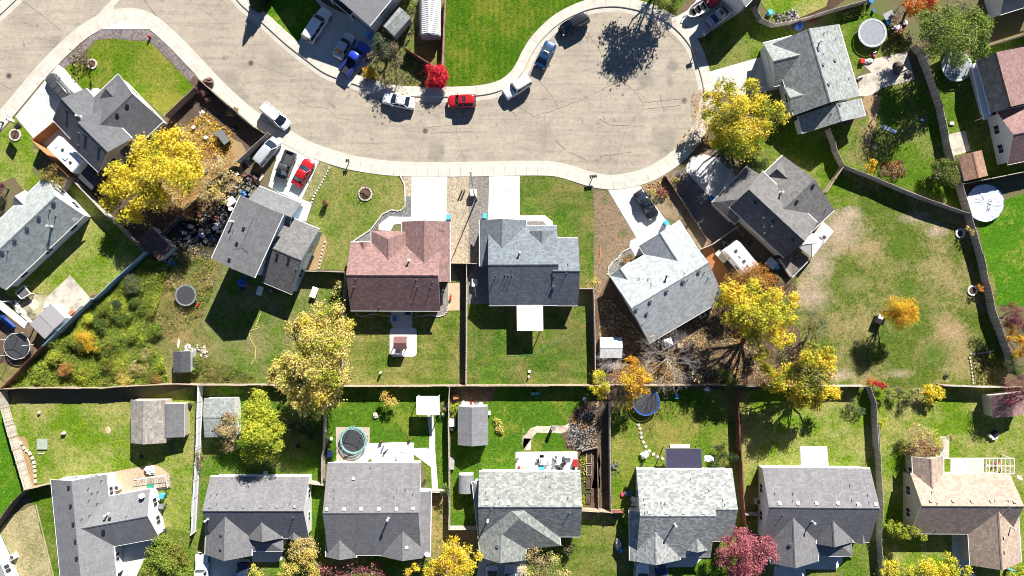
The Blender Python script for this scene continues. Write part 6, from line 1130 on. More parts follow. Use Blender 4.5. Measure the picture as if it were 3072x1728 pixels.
def boat():
    a, b = P1('30:845,150', 1), P1('30:1030,35', 1); d = b-a; L_ = d.length; t = thing('motor_boat', 'small white open boat with black seats on a trailer in the shaded driveway', 'boat', ((a.x+b.x)/2, (a.y+b.y)/2, G), math.atan2(d.y, d.x))
    st = [(-.5, .05, 1.0), (-.42, .42, .98), (-.3, .72, .95), (-.1, .95, .92), (.2, 1, .9), (.5, .98, .88)]; hull = MB(); inn = MB(); hw = .98
    for m_, off, zb, ww_ in ((hull, 0, .45, 1), (inn, .02, .6, .8)):
        vs = []
        for x, w_, zt in st:
            ww = hw*w_*ww_; vs += [(x*L_*(1 if ww_ == 1 else .93), y, z) for y, z in ((-ww, zt+off), (-ww*.8, (zt+zb)/2), (0, zb), (ww*.8, (zt+zb)/2), (ww, zt+off))]
        fs = [(i*5+j, (i+1)*5+j, (i+1)*5+j+1, i*5+j+1) for i in range(5) for j in range(4)]; m_.add(vs, fs)
    hull.build('hull', WHITE, t, smooth=True); inn.build('deck_well', mat('cream_vinyl', (.5, .48, .44), .5), t)
    rim_ = MB()
    for sgn in (-1, 1):
        for (x0, w0, z0), (x1, w1, z1) in zip(st[:-1], st[1:]): rim_.tube((x0*L_, sgn*w0*hw*.93, z0+.02), (x1*L_, sgn*w1*hw*.93, z1+.02), .08, n=6)
    rim_.build('gunwale', WHITE, t)
    for x in (-.2, .08, .34):
        s_ = MB().box((x*L_, 0, .86), (.45, 1.0, .1)).box((x*L_+.2, 0, 1.02), (.08, 1.0, .3)); s_.build('seat', BLACK, t)
    MB().box((.52*L_, 0, .9), (.35, .4, .7)).build('outboard_motor', BLACK, t, bevel=.05)
    tr = MB().box((0, .5, .35), (L_*1.05, .08, .08)).box((0, -.5, .35), (L_*1.05, .08, .08)).box((.1*L_, 0, .3), (.1, 1.9, .08)).tube((-.5*L_, .5, .35), (-.75*L_, 0, .35), .04).tube((-.5*L_, -.5, .35), (-.75*L_, 0, .35), .04); tr.build('trailer_frame', GREYM, t)
    for y in (-.95, .95): MB().tube((.1*L_, y-.08, .28), (.1*L_, y+.08, .28), .28, n=16).build('wheel', RUBBER, t)
boat()
def camper(label, s, W_, roofm, h=2.9, nose=True, bits=4):
    q_ = pts(s); a, b = P(q_[0], h), P(q_[1], h); d = b-a; L_ = d.length; t = thing('camper_trailer', label, 'camper', ((a.x+b.x)/2, (a.y+b.y)/2, G), math.atan2(d.y, d.x), 'camper trailers'); hw = W_/2
    pr = [(-.5, .9), (-.5, 2.2), (-.44, h-.25), (-.36, h), (.46, h), (.5, h-.18), (.5, .5), (-.42, .5)] if nose else [(-.5, .5), (-.5, h-.12), (-.48, h), (.48, h), (.5, h-.12), (.5, .5)]
    vs = [(x*L_, y, z) for y in (-hw, hw) for x, z in pr]; n = len(pr); MB().add(vs, [tuple(range(n)), tuple(range(2*n-1, n-1, -1))] + [(i, n+i, n+(i+1) % n, (i+1) % n) for i in range(n)]).build('body', WHITE, t)
    MB().box((.05*L_, 0, h+.012), (L_*.80, W_-.12, .03)).build('roof_membrane', roofm, t)
    for i in range(bits): MB().box((L_*(-.28+.2*i), random.uniform(-.4, .4), h+.09), random.choice([(.38, .38, .14), (.7, .6, .22), (.3, .5, .1)])).build('roof_vent', WHITE if i % 2 else DKGREY, t, bevel=.03)
    for y in (-1, 1):
        for x in (-.25, .2): o = MB().box((x*L_, y*(hw+.01), 1.7), (.8, .05, .55)).build('window', GLASS, t)
        MB().tube((.08*L_, y*(hw-.05)-.1, .33), (.08*L_, y*(hw-.05)+.1, .33), .34, n=16).build('wheel', RUBBER, t); MB().tube((.23*L_, y*(hw-.05)-.1, .33), (.23*L_, y*(hw-.05)+.1, .33), .34, n=16).build('wheel', RUBBER, t)
    MB().box((-.3*L_, -hw-.015, 1.4), (.65, .05, 1.7)).build('door', CREAM, t); MB().tube((-.5*L_, .4, .5), (-.5*L_-.9, 0, .5), .05).tube((-.5*L_, -.4, .5), (-.5*L_-.9, 0, .5), .05).build('hitch', GREYM, t)
    return t
camper('white box camper behind the fresh cedar screen', 'p:235,500 158,425', 2.4, WR, h=3.0, nose=False)
camper('white and blue curved-front camper trailer beside the taupe-roofed house', 'F:245,1005 450,1255', 2.4, mat('pale_blue_roof_membrane', (.45, .50, .58), .6), nose=True)
# ---------------------------------------------------------------- play and garden things
def trampoline(label, s, rpx, matm, padm, h=.95, net=False, poles=6, polem=STEEL, sag=.0):
    c = P1(s, h+G); r = rpx*.05*(CAM_H-h)/CAM_H; t = thing('trampoline', label, 'trampoline', (c.x, c.y, G), random.random(), 'trampolines')
    MB().ring((0, 0, h), r, .045, 40).build('frame', polem, t); MB().disc((0, 0, h-.03), r*.86, .02, 40).build('jumping_mat', matm, t)
    pad = MB(); n = 40; pad.add([(rr*r*math.cos(2*math.pi*i/n), rr*r*math.sin(2*math.pi*i/n), h+.03) for rr in (.87, .99) for i in range(n)], [(i, (i+1) % n, n+(i+1) % n, n+i) for i in range(n)]); pad.build('safety_pad', padm, t)
    sp = MB()
    for i in range(48): a = 2*math.pi*i/48; sp.box((math.cos(a)*r*.95, math.sin(a)*r*.95, h+.045), (.10, .05, .02), a)
    sp.build('springs', BLACK if padm is not BLACK else WHITE, t)['kind'] = 'stuff'
    for i in range(4):
        a = 2*math.pi*(i+.5)/4; p = Vector((math.cos(a)*r, math.sin(a)*r, 0)); q_ = Vector((math.cos(a+.35)*r, math.sin(a+.35)*r, 0)); MB().tube(p+Vector((0, 0, h)), p, .03).tube(p+Vector((0, 0, .05)), q_+Vector((0, 0, .05)), .03).tube(q_, q_+Vector((0, 0, h)), .03).build('leg', STEEL, t)
    if net:
        for i in range(poles):
            a = 2*math.pi*i/poles; p = Vector((math.cos(a)*r*1.03, math.sin(a)*r*1.03, 0)); MB().tube(p+Vector((0, 0, .2)), p+Vector((0, 0, h+1.75)), .035).build('net_pole', polem, t)
        MB().ring((0, 0, h+1.72), r*1.0, .03, 40).build('top_ring', padm, t)
        nb = MB()
        for i in range(36): a = 2*math.pi*i/36; nb.tube((math.cos(a)*r*.99, math.sin(a)*r*.99, h), (math.cos(a)*r*.99, math.sin(a)*r*.99, h+1.72), .007, n=3, caps=False)
        for z in (.35, .7, 1.05, 1.4): nb.ring((0, 0, h+z), r*.99, .007, 36, 3)
        nb.build('net', BLACK, t)
    return t
TM = mat('grey_blue_trampoline_mat', (.21, .23, .26), .5); TK = mat('black_trampoline_mat', (.045, .047, .052), .6)
trampoline('round pale-grey trampoline with white rim by the back patio in the north-east', '40:468,317', 43, TM, mat('pale_pad', (.45, .5, .52), .5))
trampoline('round trampoline half under the large green tree at the east side', '40:1285,640', 45, TM, mat('pale_pad', (.45, .5, .52), .5))
trampoline('small round dark trampoline with pale rim in the weedy yard', 'p:557,886', 32, TK, mat('pad_grey', (.25, .27, .28), .6))
trampoline('netted dark trampoline with curved poles in the west corner yard', 'I:245,910', 39, TK, DKGREY, net=True, polem=WHITE, poles=5)
trampoline('netted trampoline with teal rim on the square gravel pad', '12:1482,1355', 40, TK, TEAL, net=True, polem=TEAL)
trampoline('trampoline with bright blue pads under the orange autumn tree', '32:445,985', 41, TK, TARP, net=False)
def pool():
    c = P1('41:1552,512', .6); t = thing('swimming_pool', 'round above-ground pool under a wrinkled white cover by the garden fence', 'pool', (c.x, c.y, G)); r = 2.72
    MB().disc((0, 0, 0), r, .5, 40).build('wall', mat('pool_wall_blue', (.10, .14, .22), .5), t); cv = MB(); n = 40; vs = [(0, 0, .57)]; rings = [.25, .5, .75, .95, 1.03]
    for rr in rings: vs += [(rr*r*math.cos(2*math.pi*i/n), rr*r*math.sin(2*math.pi*i/n), 0.58+(-.02 if rr < 1 else .0)+random.uniform(-.05, .05)) for i in range(n)]
    fs = [(0, 1+i, 1+(i+1) % n) for i in range(n)] + [(1+j*n+i, 1+(j+1)*n+i, 1+(j+1)*n+(i+1) % n, 1+j*n+(i+1) % n) for j in range(4) for i in range(n)]
    cv.add(vs, fs).build('cover', mat('white_pool_cover', (.50, .54, .62), .5, bmp=1, bscale=1.6), t, smooth=False); MB().ring((0, 0, .55), r*1.02, .05, 40).build('rim', mat('pool_rim', (.06, .14, .38), .4), t)
    l_ = thing('pool_ladder', 'dark ladder lying across the white pool cover', 'ladder', (c.x+.55, c.y-.4, G+.6), R(-14)); fr = MB()
    for y in (-.18, .18): fr.tube((y, -1.0, .08), (y, 1.0, .08), .02, n=5)
    for k in range(5): fr.tube((-.18, -.8+k*.4, .08), (.18, -.8+k*.4, .08), .02, n=5)
    fr.build('rungs', BLACK, l_)
pool()
def popup():
    c = P1('F:1035,990', 2.6); t = thing('canopy_tent', 'white pop-up canopy tent with crossed seams at the corner of the taupe-roofed house', 'canopy', (c.x, c.y, G), R(-38)); s = 1.45
    MB().add([(-s, -s, 2.1), (s, -s, 2.1), (s, s, 2.1), (-s, s, 2.1), (0, 0, 2.75), (-s, -s, 1.95), (s, -s, 1.95), (s, s, 1.95), (-s, s, 1.95)], [(0, 1, 4), (1, 2, 4), (2, 3, 4), (3, 0, 4), (0, 5, 6, 1), (1, 6, 7, 2), (2, 7, 8, 3), (3, 8, 5, 0)]).build('canopy', CLOTH, t)
    sm = MB()
    for x, y in ((-s, -s), (s, -s), (s, s), (-s, s)): sm.tube((x, y, 2.12), (0, 0, 2.77), .02, n=4)
    sm.build('seams', GREYM, t)
    for x in (-1, 1):
        for y in (-1, 1): MB().tube((x*(s-.06), y*(s-.06), 0), (x*(s-.06), y*(s-.06), 2.08), .03).build('leg', STEEL, t)
popup()
def deck(label, s, z, m, rail=True):
    ps = [P(p, G+z) for p in pts(s)]; c = sum(ps, Vector())/len(ps); t = thing('deck', label, 'deck', (c.x, c.y, G)); q_ = [Vector((p.x-c.x, p.y-c.y, 0)) for p in ps]; MB().prism([(p.x, p.y) for p in q_], z-.1, z).build('boards', m, t, tri=True)
    for p in q_: MB().box((p.x*.95, p.y*.95, z/2-.05), (.12, .12, z-.1)).build('post', POST, t)
    if rail:
        for a, b in zip(q_[1:], q_[2:]):
            d = b-a; mb = MB().tube(a+Vector((0, 0, z+.9)), b+Vector((0, 0, z+.9)), .045, n=4); k = int(d.length/.35)
            for i in range(k+1): mb.tube(a+d*i/max(1, k)+Vector((0, 0, z)), a+d*i/max(1, k)+Vector((0, 0, z+.9)), .02, n=4)
            mb.build('railing', WHITE, t)
deck('raised wooden deck with railing at the south corner of the taupe-roofed house', 'F:900,1040 700,1150 825,1325 1010,1135', .7, DECK)
deck('small light wooden deck with a white railing behind the L-shaped dark roof', '03:1150,650 1320,505 1630,465 1645,580', .45, DECKL)
deck('narrow shaded wooden deck with leaning boards behind the pale grey roof', '32:500,420 690,330 780,400 620,490', .35, DECK, rail=False)
def bin_(label, s, m, rz=0, h=1.05, lid=None):
    p = P1(s, h/2+G); t = thing('wheelie_bin', label, 'bin', (p.x, p.y, G), rz, 'wheelie bins'); MB().add([(-.24, -.26, .06), (.24, -.26, .06), (.24, .26, .06), (-.24, .26, .06), (-.29, -.34, h), (.29, -.34, h), (.29, .34, h), (-.29, .34, h)], [(0, 3, 2, 1), (0, 1, 5, 4), (1, 2, 6, 5), (2, 3, 7, 6), (3, 0, 4, 7)]).build('bin_body', m, t, bevel=.02)
    MB().box((0, .02, h+.035), (.62, .74, .07)).tube((-.25, -.38, h), (.25, -.38, h), .025).build('lid', lid or m, t, bevel=.02)
    for x in (-.25, .25): MB().tube((x-.03, -.28, .1), (x+.03, -.28, .1), .1, n=12).build('wheel', RUBBER, t)
bin_('light blue wheelie bin at the corner of the red-brown roof', '21:470,652', CYAN, .05); bin_('light blue wheelie bin at the corner of the slate grey garage', '21:820,640', CYAN, -.05)
bin_('light blue wheelie bin beside the pale grey roof with the dark triangle', '31:635,705', CYAN, .6); bin_('blue wheelie bin beside the dark garage of the taupe-roofed house', '31:1068,465', BLUEP, .8)
bin_('pale blue wheelie bin by the blue pickup', '10:1620,330', CYAN, .7); bin_('deep blue wheelie bin next to the pale blue one by the blue pickup', '10:1660,352', BLUEP, .7)
bin_('blue-tarped bin east of the L-shaped dark roof', '03:1575,670', CYAN, 1.3, h=1.0); bin_('pale grey wheelie bin east of the L-shaped dark roof', '03:1572,770', GREYM, 1.4, h=1.0); bin_('blue wheelie bin at the tan garage corner on the south edge', '43:1800,1405', CYAN)
bin_('light blue bin in the rockery corner north of the grey-green roof', '30:1635,130', CYAN, .4)
def mailbox(label, s, n=1, rz=0, m=BLACK):
    p = P1(s, .6+G); t = thing('mailbox', label, 'mailbox', (p.x, p.y, G), rz, 'mailboxes along the pavement'); MB().box((0, 0, .55), (.1, .1, 1.1)).box((0, 0, 1.0), (.25*n+.3, .08, .08)).build('post', POST, t)
    for i in range(n): x = (i-(n-1)/2)*.28; MB().box((x, 0, 1.13), (.2, .48, .14)).tube((x, -.24, 1.2), (x, .24, 1.2), .1, n=10).build('box', m, t)
mailbox('cluster of black mailboxes at the corner of the sod lawn', '21:1862,262', 4, .1); mailbox('black mailbox post by the east kerb of the turning circle', '30:918,505', 3, .4); mailbox('mailbox post by the patchy front lawn pavement', '11:1432,110', 2, .1); mailbox('white mailbox on the pavement by the clipped topiary', '30:1000,345', 1, .5, WHITE)
def lamp(label, s, h, arm, L_=2.0):
    p = P1(s, G); t = thing('street_lamp', label, 'street lamp', (p.x, p.y, G)); a = Vector(arm).normalized(); MB().tube((0, 0, -.1), (0, 0, h), .11, .06, 10).tube((0, 0, 0), (0, 0, .35), .18, .14, 10).build('pole', mat('dark_lamp_pole', (.06, .055, .05), .6), t)
    MB().tube((0, 0, h-.05), (a.x*L_, a.y*L_, h+.35), .045, .035, 8).build('arm', mat('dark_lamp_pole', (.06, .055, .05), .6), t); MB().box((a.x*(L_+.3), a.y*(L_+.3), h+.36), (.7, .28, .12), math.atan2(a.y, a.x)).build('lamp_head', GREYM, t, bevel=.03)
lamp('tall dark street lamp between the two concrete driveways', '21:738,478', 7.5, (-.15, .98, 0), 2.2); lamp('street lamp at the west pavement beside the white driveway', '00:35,1188', 6.5, (-.3, .9, 0), 1.8)
def utility():
    p = P1('21:705,410', G+.8); t = thing('utility_cabinet', 'pale utility cabinet at the foot of the tall street lamp', 'utility cabinet', (p.x, p.y, G)); MB().box((0, 0, .5), (.85, .95, 1.0)).build('cabinet_body', CREAM, t, bevel=.02); MB().box((0, 0, 1.02), (.9, 1.0, .05)).build('lid', mat('pale_green_lid', (.5, .52, .44), .5), t); MB().box((0, 0, .0), (1.1, 1.2, .08)).build('base', CONC, t)
    for k, x in enumerate((598, 624)):
        q_ = P1('21:%d,388' % x, G+.5); o = thing('utility_pedestal', 'small round pedestal on the tan gravel, the %s of the pair' % ('one nearer the driveway' if k == 0 else 'one nearer the cabinet'), 'pedestal', (q_.x, q_.y, G)); MB().tube((0, 0, 0), (0, 0, 1.0), .13, .12, 12).build('shaft', CREAM, o); MB().tube((0, 0, 1.0), (0, 0, 1.08), .15, .1, 12).build('cap', GREYM, o)
utility()
def hydrant():
    p = P1('00:1440,352', G+.4); t = thing('fire_hydrant', 'red fire hydrant on the gravel of the corner lot', 'fire hydrant', (p.x, p.y, G)); MB().tube((0, 0, 0), (0, 0, .7), .15, .13, 12).blob((0, 0, .72), (.15, .15, .13), jit=0).build('barrel', REDP, t)
    for a in (0, 2.1, 4.2): MB().tube((0, 0, .5), (math.cos(a)*.25, math.sin(a)*.25, .5), .07, n=8).build('outlet', REDP, t)
hydrant()
def hoop():
    p = P1('00:200,1200', G); t = thing('basketball_hoop', 'freestanding basketball hoop at the edge of the white driveway', 'basketball hoop', (p.x, p.y, G), R(40)); MB().box((-.5, 0, .1), (.9, .7, .2)).build('base', BLACK, t, bevel=.05); MB().tube((-.4, 0, .1), (0, 0, 3.0), .05).tube((0, 0, 3.0), (.5, 0, 3.1), .04).build('pole', DKGREY, t)
    fr = MB()
    for y in (-.85, .85): fr.box((.55, y, 3.1), (.04, .06, 1.1))
    for z in (2.55, 3.65, 2.9): fr.box((.55, 0, z), (.04, 1.7, .06))
    fr.build('backboard_frame', WHITE, t); MB().box((.55, 0, 3.1), (.02, 1.66, 1.05)).build('backboard', mat('clear_board', (.22, .24, .25), .2), t); MB().ring((.8, 0, 2.95), .23, .015, 20, 4).build('rim', REDP, t)
hoop()
def ring_bed(label, s, rpx, m=STONE, n=14, name='stone_ring'):
    p = P1(s); t = thing(name, label, 'stone ring', (p.x, p.y, G), 0, 'stone rings round garden trees'); r = rpx*.05; mb = MB()
    for i in range(n): a = 2*math.pi*i/n; mb.box((r*math.cos(a), r*math.sin(a), .08), (2*math.pi*r/n*.93, .22, .18), a+math.pi/2)
    mb.build('edging', m, t); MB().disc((0, 0, .02), r-.08, .035, 20).build('mulch', BARK, t)
ring_bed('stone ring around the young leafless tree on the patchy front lawn', '11:1598,425', 19); ring_bed('pale stone ring around the slender tree on the corner lawn', '00:893,620', 13); ring_bed('pale stone ring near the street lamp at the west edge', '00:150,1305', 16)
ring_bed('white tyre ring around the upper orange shrub by the dark fence', '41:1312,805', 12, WHITE, name='tyre_ring'); ring_bed('white tyre ring around the lower orange shrub by the dark fence', '41:1430,1358', 13, WHITE, name='tyre_ring'); ring_bed('dark stone fire ring in the shaded garden', '22:1700,1245', 15, mat('soot_stone', (.07, .07, .075), .9), name='fire_ring')
def pot(label, s, r, h, m, plant=None, cat='pot'):
    p = P1(s, h/2+G); t = thing('plant_pot', label, cat, (p.x, p.y, G), 0, 'plant pots'); MB().tube((0, 0, 0), (0, 0, h), r*.75, r, 16).build('pot_body', m, t); MB().ring((0, 0, h), r, .03, 16).build('rim', m, t); MB().disc((0, 0, h-.04), r*.9, .03, 14).build('soil', BARK, t)
    if plant:
        k = 120; cen = RNG.normal(size=(k, 3))*r*.45; cen[:, 2] = abs(cen[:, 2])+h; v, f, mi = leaves(cen, RNG.normal(size=(k, 3))+np.array([0, 0, .6]), .13, [plant, G1], [2, 1], 1); leafmesh('plant', v, mi, [plant, G1], t)
pot('large terracotta half-barrel planter on the patchy front lawn', '11:1212,510', .42, 1.0, TERRA, BR); pot('round brown pot beside the broad dark roof', '23:243,518', .3, .45, TERRA, CR)
pot('pink-flowered pot on the concrete by the small lawn', '12:1748,1370', .22, .4, TERRA, PINKP if 0 else lm('magenta_flower', (.55, .03, .12))); pot('pink-flowered pot at the edge of the path by the white canopy', '22:92,1350', .2, .35, TERRA, lm('magenta_flower', (.55, .03, .12))); pot('orange-leaved pot on the wood chip pad', '13:1645,335', .25, .4, TERRA, OR); pot('dark pot beside the mottled pale roof patio', '33:405,365', .18, .35, BLACK)
def ac(label, s, rz=0):
    p = P1(s, G+.4); t = thing('air_conditioner', label, 'air conditioner', (p.x, p.y, G), rz, 'outdoor air conditioners'); MB().box((0, 0, .4), (.8, .8, .75)).build('casing', mat('ac_beige', (.5, .49, .46), .5), t, bevel=.03); MB().ring((0, 0, .79), .27, .02, 20, 4).disc((0, 0, .77), .24, .02, 20).build('fan_grille', DKGREY, t); MB().box((0, 0, .0), (1.0, 1.0, .07)).build('pad', CONC, t)
ac('air conditioner beside the white west wall of the dark roof', 'H:250,690'); ac('air conditioner near the white wall at the south-west corner', '03:130,1262', .5); ac('air conditioner on the patio behind the L-shaped dark roof', '03:1138,592', .2); ac('air conditioner on the white pad by the pop-up canopy', 'F:1150,930', .7); ac('air conditioner box under the eave by the leafy yard', '32:985,142', .5)
def slabthing(label, s, z0, z1, m, name='stepping_stone', cat='stepping stone', group='stepping stones'):
    ps = [P(p, z1) for p in pts(s)]; c = sum(ps, Vector())/len(ps); o = MB().prism([(p.x-c.x, p.y-c.y) for p in ps], z0, z1).build(name, m); o.location = (c.x, c.y, 0); tag(o, label, cat, group); return o
for k, (x, y) in enumerate([(372, 1205), (385, 1240), (395, 1285), (400, 1325), (420, 1372), (442, 1415), (475, 1455), (515, 1488), (558, 1515), (603, 1530)]):
    p = (1800+x/3.22, 900+y/3.22); o = MB().box((0, 0, 0), (.42, .42, .08), random.random()).build('stepping_stone', STONE); w_ = P(p, G); o.location = (w_.x, w_.y, G+.09); tag(o, 'square pale stepping stone in the row from the blue trampoline to the solar patio roof', 'stepping stone', 'stepping stones')
def edging(label, s, m=STONE, step=.35, size=(.3, .2, .16), name='stone_edging'):
    ps = pts(s); w_ = [P(p) for p in ps]; c = w_[0].copy(); mb = MB()
    for a, b in zip(w_[:-1], w_[1:]):
        k = max(1, int((b-a).length/step))
        for j in range(k): p = a+(b-a)*(j+.5)/k-c; mb.box((p.x, p.y, .09), tuple(x*random.uniform(.8, 1.15) for x in size), math.atan2(b.y-a.y, b.x-a.x))
    o = mb.build(name, m); o.location = (c.x, c.y, G); tag(o, label, 'garden edging', 'garden edgings'); o['kind'] = 'structure'; del o['category']; return o
WE = concrete('white_edging', (.55, .52, .47))
edging('curved concrete edging of the grey gravel bed by the red-brown roof', '21:0,240 42,330 50,450 50,540 20,575 -10,590 11:1850,578 1760,622 1650,770 1480,882', WE, .3, (.31, .16, .14)); edging('curved pale edging round the scalloped gravel bed', '31:290,945 210,990 175,1050 130,1070 80,1140 75,1210', WE, .3, (.31, .18, .16))
edging('line of white stones along the flower bed of the patchy lawn', '11:1258,160 1190,300 1110,430 1078,520', WE, .45, (.28, .22, .14)); edging('white stones beside the flower bed of the split-level house', '11:1215,870 1190,950 1165,1050 1150,1155', WE, .5); edging('curving pale edging behind the red-brown house west of the patio', '12:1508,115 1520,145 1570,160 1640,140 1700,135 1750,150 1850,155', WE, .3, (.3, .15, .12)); edging('curving pale edging behind the red-brown house east of the patio', '22:130,165 200,155 300,142 360,160 420,148 460,110 465,60', WE, .3, (.3, .15, .12))
edging('row of stones beside the sunlit board fence', '02:190,1360 250,1449 03:280,240 330,330 345,450 350,560', STONE, .6, (.5, .35, .25)); edging('pale stone border of the weed bed near the east fence', '42:1400,520 1500,515 1640,490', STONE, .4); edging('rough stones on the west side of the weed bed', '42:1400,540 1420,650 1440,820', STONE, .5); edging('log edging across the patio by the white patio roof', 'I:110,240 220,330 430,520', WE, .4, (.42, .12, .12))
sheet('driveway_edge', '03:340,760 352,758 520,1449 508,1449', WOODT, z=G+.1); line('hose', '12:585,130 560,190 535,250 580,265 470,300 490,380 540,470 530,570 490,620', .10, mat('yellow_hose', (.5, .45, .12), .5), G+.09, .03); line('hose', '22:1650,335 1500,400 1380,470 1290,525 1040,540', .05, mat('green_hose', (.12, .3, .16), .5), G+.09, .03)
def table(label, s, m, r=.6, rnd=True, h=.72, rz=0, L_=1.2, W_=.8):
    p = P1(s, h+G); t = thing('garden_table', label, 'table', (p.x, p.y, G), rz, 'garden tables'); (MB().disc((0, 0, h-.04), r, .04, 24) if rnd else MB().box((0, 0, h-.02), (L_, W_, .05))).build('table_top', m, t)
    for i in (-1, 1):
        for j in (-1, 1): MB().tube((i*.3, j*.25, 0), (i*.35, j*.28, h-.04), .025, n=5).build('leg', DKGREY, t)
def chair(label, s, m, rz=0, group='garden chairs'):
    p = P1(s, .5+G); t = thing('garden_chair', label, 'chair', (p.x, p.y, G), rz, group); MB().box((0, 0, .42), (.52, .5, .05)).build('seat', m, t, bevel=.02); MB().box((0, -.27, .72), (.52, .06, .6), M=Matrix.Rotation(R(12), 3, 'X')).build('backrest', m, t, bevel=.02)
    for i in (-1, 1):
        MB().box((i*.27, 0, .62), (.05, .48, .04)).build('armrest', m, t)
        for j in (-1, 1): MB().box((i*.22, j*.2, .2), (.04, .04, .4)).build('leg', m, t)
def crate(label, s, m, sz=(.6, .5, .4), rz=0, name='storage_box', cat='box', lid=None, z=0, group='boxes and bins in the yards'):
    p = P1(s, G+z+sz[2]/2); t = thing(name, label, cat, (p.x, p.y, G+z), rz, group); MB().box((0, 0, sz[2]/2), sz).build('box_body', m, t, bevel=.02); MB().box((0, 0, sz[2]+.02), (sz[0]+.05, sz[1]+.05, .05)).build('lid', lid or m, t, bevel=.01)
def barrel(label, s, m, r=.3, h=.85, name='barrel'):
    p = P1(s, G+h/2); t = thing(name, label, 'barrel', (p.x, p.y, G), 0, 'barrels and drums'); MB().tube((0, 0, 0), (0, 0, h/2), r*.92, r, 18, caps=True).tube((0, 0, h/2), (0, 0, h), r, r*.92, 18).build('drum', m, t)
    MB().ring((0, 0, h), r*.9, .025, 18).build('hoop', m, t)
def heap(label, s, m, r=(.6, .5, .3), rz=0, name='tarp_heap', cat='heap', n=3):
    p = P1(s, G+.2); mb = MB()
    if n >= 5:
        for k in range(26): mb.box((random.gauss(0, .45)*r[0], random.gauss(0, .45)*r[1], random.uniform(.03, r[2]*.8)), (random.uniform(.12, .4), random.uniform(.1, .3), random.uniform(.05, .15)), random.random()*3)
    for k in range(n if n < 5 else 0): mb.blob((random.uniform(-.4, .4)*r[0], random.uniform(-.4, .4)*r[1], r[2]*.5), (r[0]*random.uniform(.5, .8), r[1]*random.uniform(.5, .8), r[2]), jit=.3, n=9)
    o = mb.build(name, m); o.location = (p.x, p.y, G); o.rotation_euler.z = rz; return tag(o, label, cat, 'heaps in the yards')
def planks(label, s, m, L_=2, n=4, rz=0, name='plank_pile'):
    p = P1(s, G+.1); mb = MB()
    for k in range(n): mb.box((random.uniform(-.1, .1), (k-(n-1)/2)*.17, .06+random.uniform(0, .08)), (L_*random.uniform(.75, 1), .14, .05), random.uniform(-.12, .12))
    o = mb.build(name, m); o.location = (p.x, p.y, G); o.rotation_euler.z = rz; return tag(o, label, 'plank pile', 'plank piles')
def tyre(label, s, r=.33, z=0):
    p = P1(s, G+z+.1); o = MB().ring((0, 0, .12), r*.75, .12, 20, 8).build('old_tyre', RUBBER, smooth=True); o.location = (p.x, p.y, G+z); tag(o, label, 'tyre', 'old tyres')
def scoot(label, s, m, rz=0, name='toy_scooter'):
    p = P1(s, G+.3); t = thing(name, label, 'toy', (p.x, p.y, G), rz, 'toys and bikes'); MB().box((0, 0, .2), (.7, .22, .12)).box((-.3, 0, .35), (.25, .28, .2)).build('frame', m, t, bevel=.03); MB().tube((.32, 0, .2), (.28, 0, .7), .025).tube((.28, -.22, .7), (.28, .22, .7), .02).build('handlebar', STEEL, t)
    for x in (-.33, .36): MB().tube((x, -.04, .16), (x, .04, .16), .16, n=14).build('wheel', RUBBER, t)
def grill(label, s, rz=0):
    p = P1(s, G+.6); t = thing('barbecue_grill', label, 'barbecue', (p.x, p.y, G), rz, 'barbecues'); MB().box((0, 0, .45), (.7, .5, .7)).build('cart', DKGREY, t); MB().tube((-.35, 0, .88), (.35, 0, .88), .26, n=14).build('hood', BLACK, t); 
    for x in (-.55, .55): MB().box((x, 0, .82), (.35, .45, .04)).build('side_shelf', STEEL, t)
def bicycle(label, s, m, rz=0):
    p = P1(s, G+.4); t = thing('bicycle', label, 'bicycle', (p.x, p.y, G), rz, 'toys and bikes'); 
    for x in (-.5, .5): MB().ring((0, 0, 0), .32, .025, 20, 5).build('wheel', RUBBER, t).matrix_local = Matrix.Translation((x, 0, .34)) @ Matrix.Rotation(R(78), 4, 'X')
    MB().tube((-.5, 0, .34), (0, .0, .32), .02).tube((0, 0, .32), (.35, 0, .75), .02).tube((-.15, 0, .78), (0, 0, .32), .02).tube((-.15, 0, .75), (.35, 0, .75), .02).tube((.35, 0, .85), (.5, 0, .34), .02).build('frame', m, t); MB().tube((.33, -.28, .92), (.33, .28, .92), .018).build('handlebar', STEEL, t); MB().box((-.17, 0, .82), (.25, .14, .05)).build('saddle', BLACK, t)
# back patio of the brown-roofed house
def pavilion():
    c = P1('22:10,415', 1.2); t = thing('outdoor_fireplace', 'brown gabled patio fireplace hood on the round-cornered slab', 'fireplace', (P1('22:0,415', 2.2).x, P1('22:0,415', 2.2).y, G)); 
    for x in (-.7, .7):
        for y in (-.7, .7): MB().box((x, y, 1), (.1, .1, 2.0)).build('post', BROWN, t)
    MB().add([(-.95, -.95, 2.0), (.95, -.95, 2.0), (.95, .95, 2.0), (-.95, .95, 2.0), (-.95, 0, 2.35), (.95, 0, 2.35)], [(0, 1, 5, 4), (2, 3, 4, 5), (0, 4, 3), (1, 2, 5)]).build('roof_panel', mat('maroon_brown_roof', (.16, .075, .07), .7), t); MB().box((0, 0, .5), (.9, .8, 1.0)).build('firebox', BROWN, t)
pavilion()
def hottub():
    p = P1('23:10,300', 1.0); t = thing('fire_pit_table', 'round white fire pit with a dark bowl at the patio edge', 'fire pit', (p.x, p.y, G)); MB().tube((0, 0, 0), (0, 0, .5), .75, .85, 28).ring((0, 0, .5), .75, .12, 28).build('wall', WHITE, t); MB().disc((0, 0, .42), .6, .02, 24).build('bowl', mat('char', (.1, .1, .1), .9), t)
hottub()
cover('narrow black panel with white edges standing for the shade beside the vehicle driveway', 'p:1003,-11 1060,36 1051,48 985,-8', 2.7, BLACK)  # added flat panel; its black stands for the shaded opening there
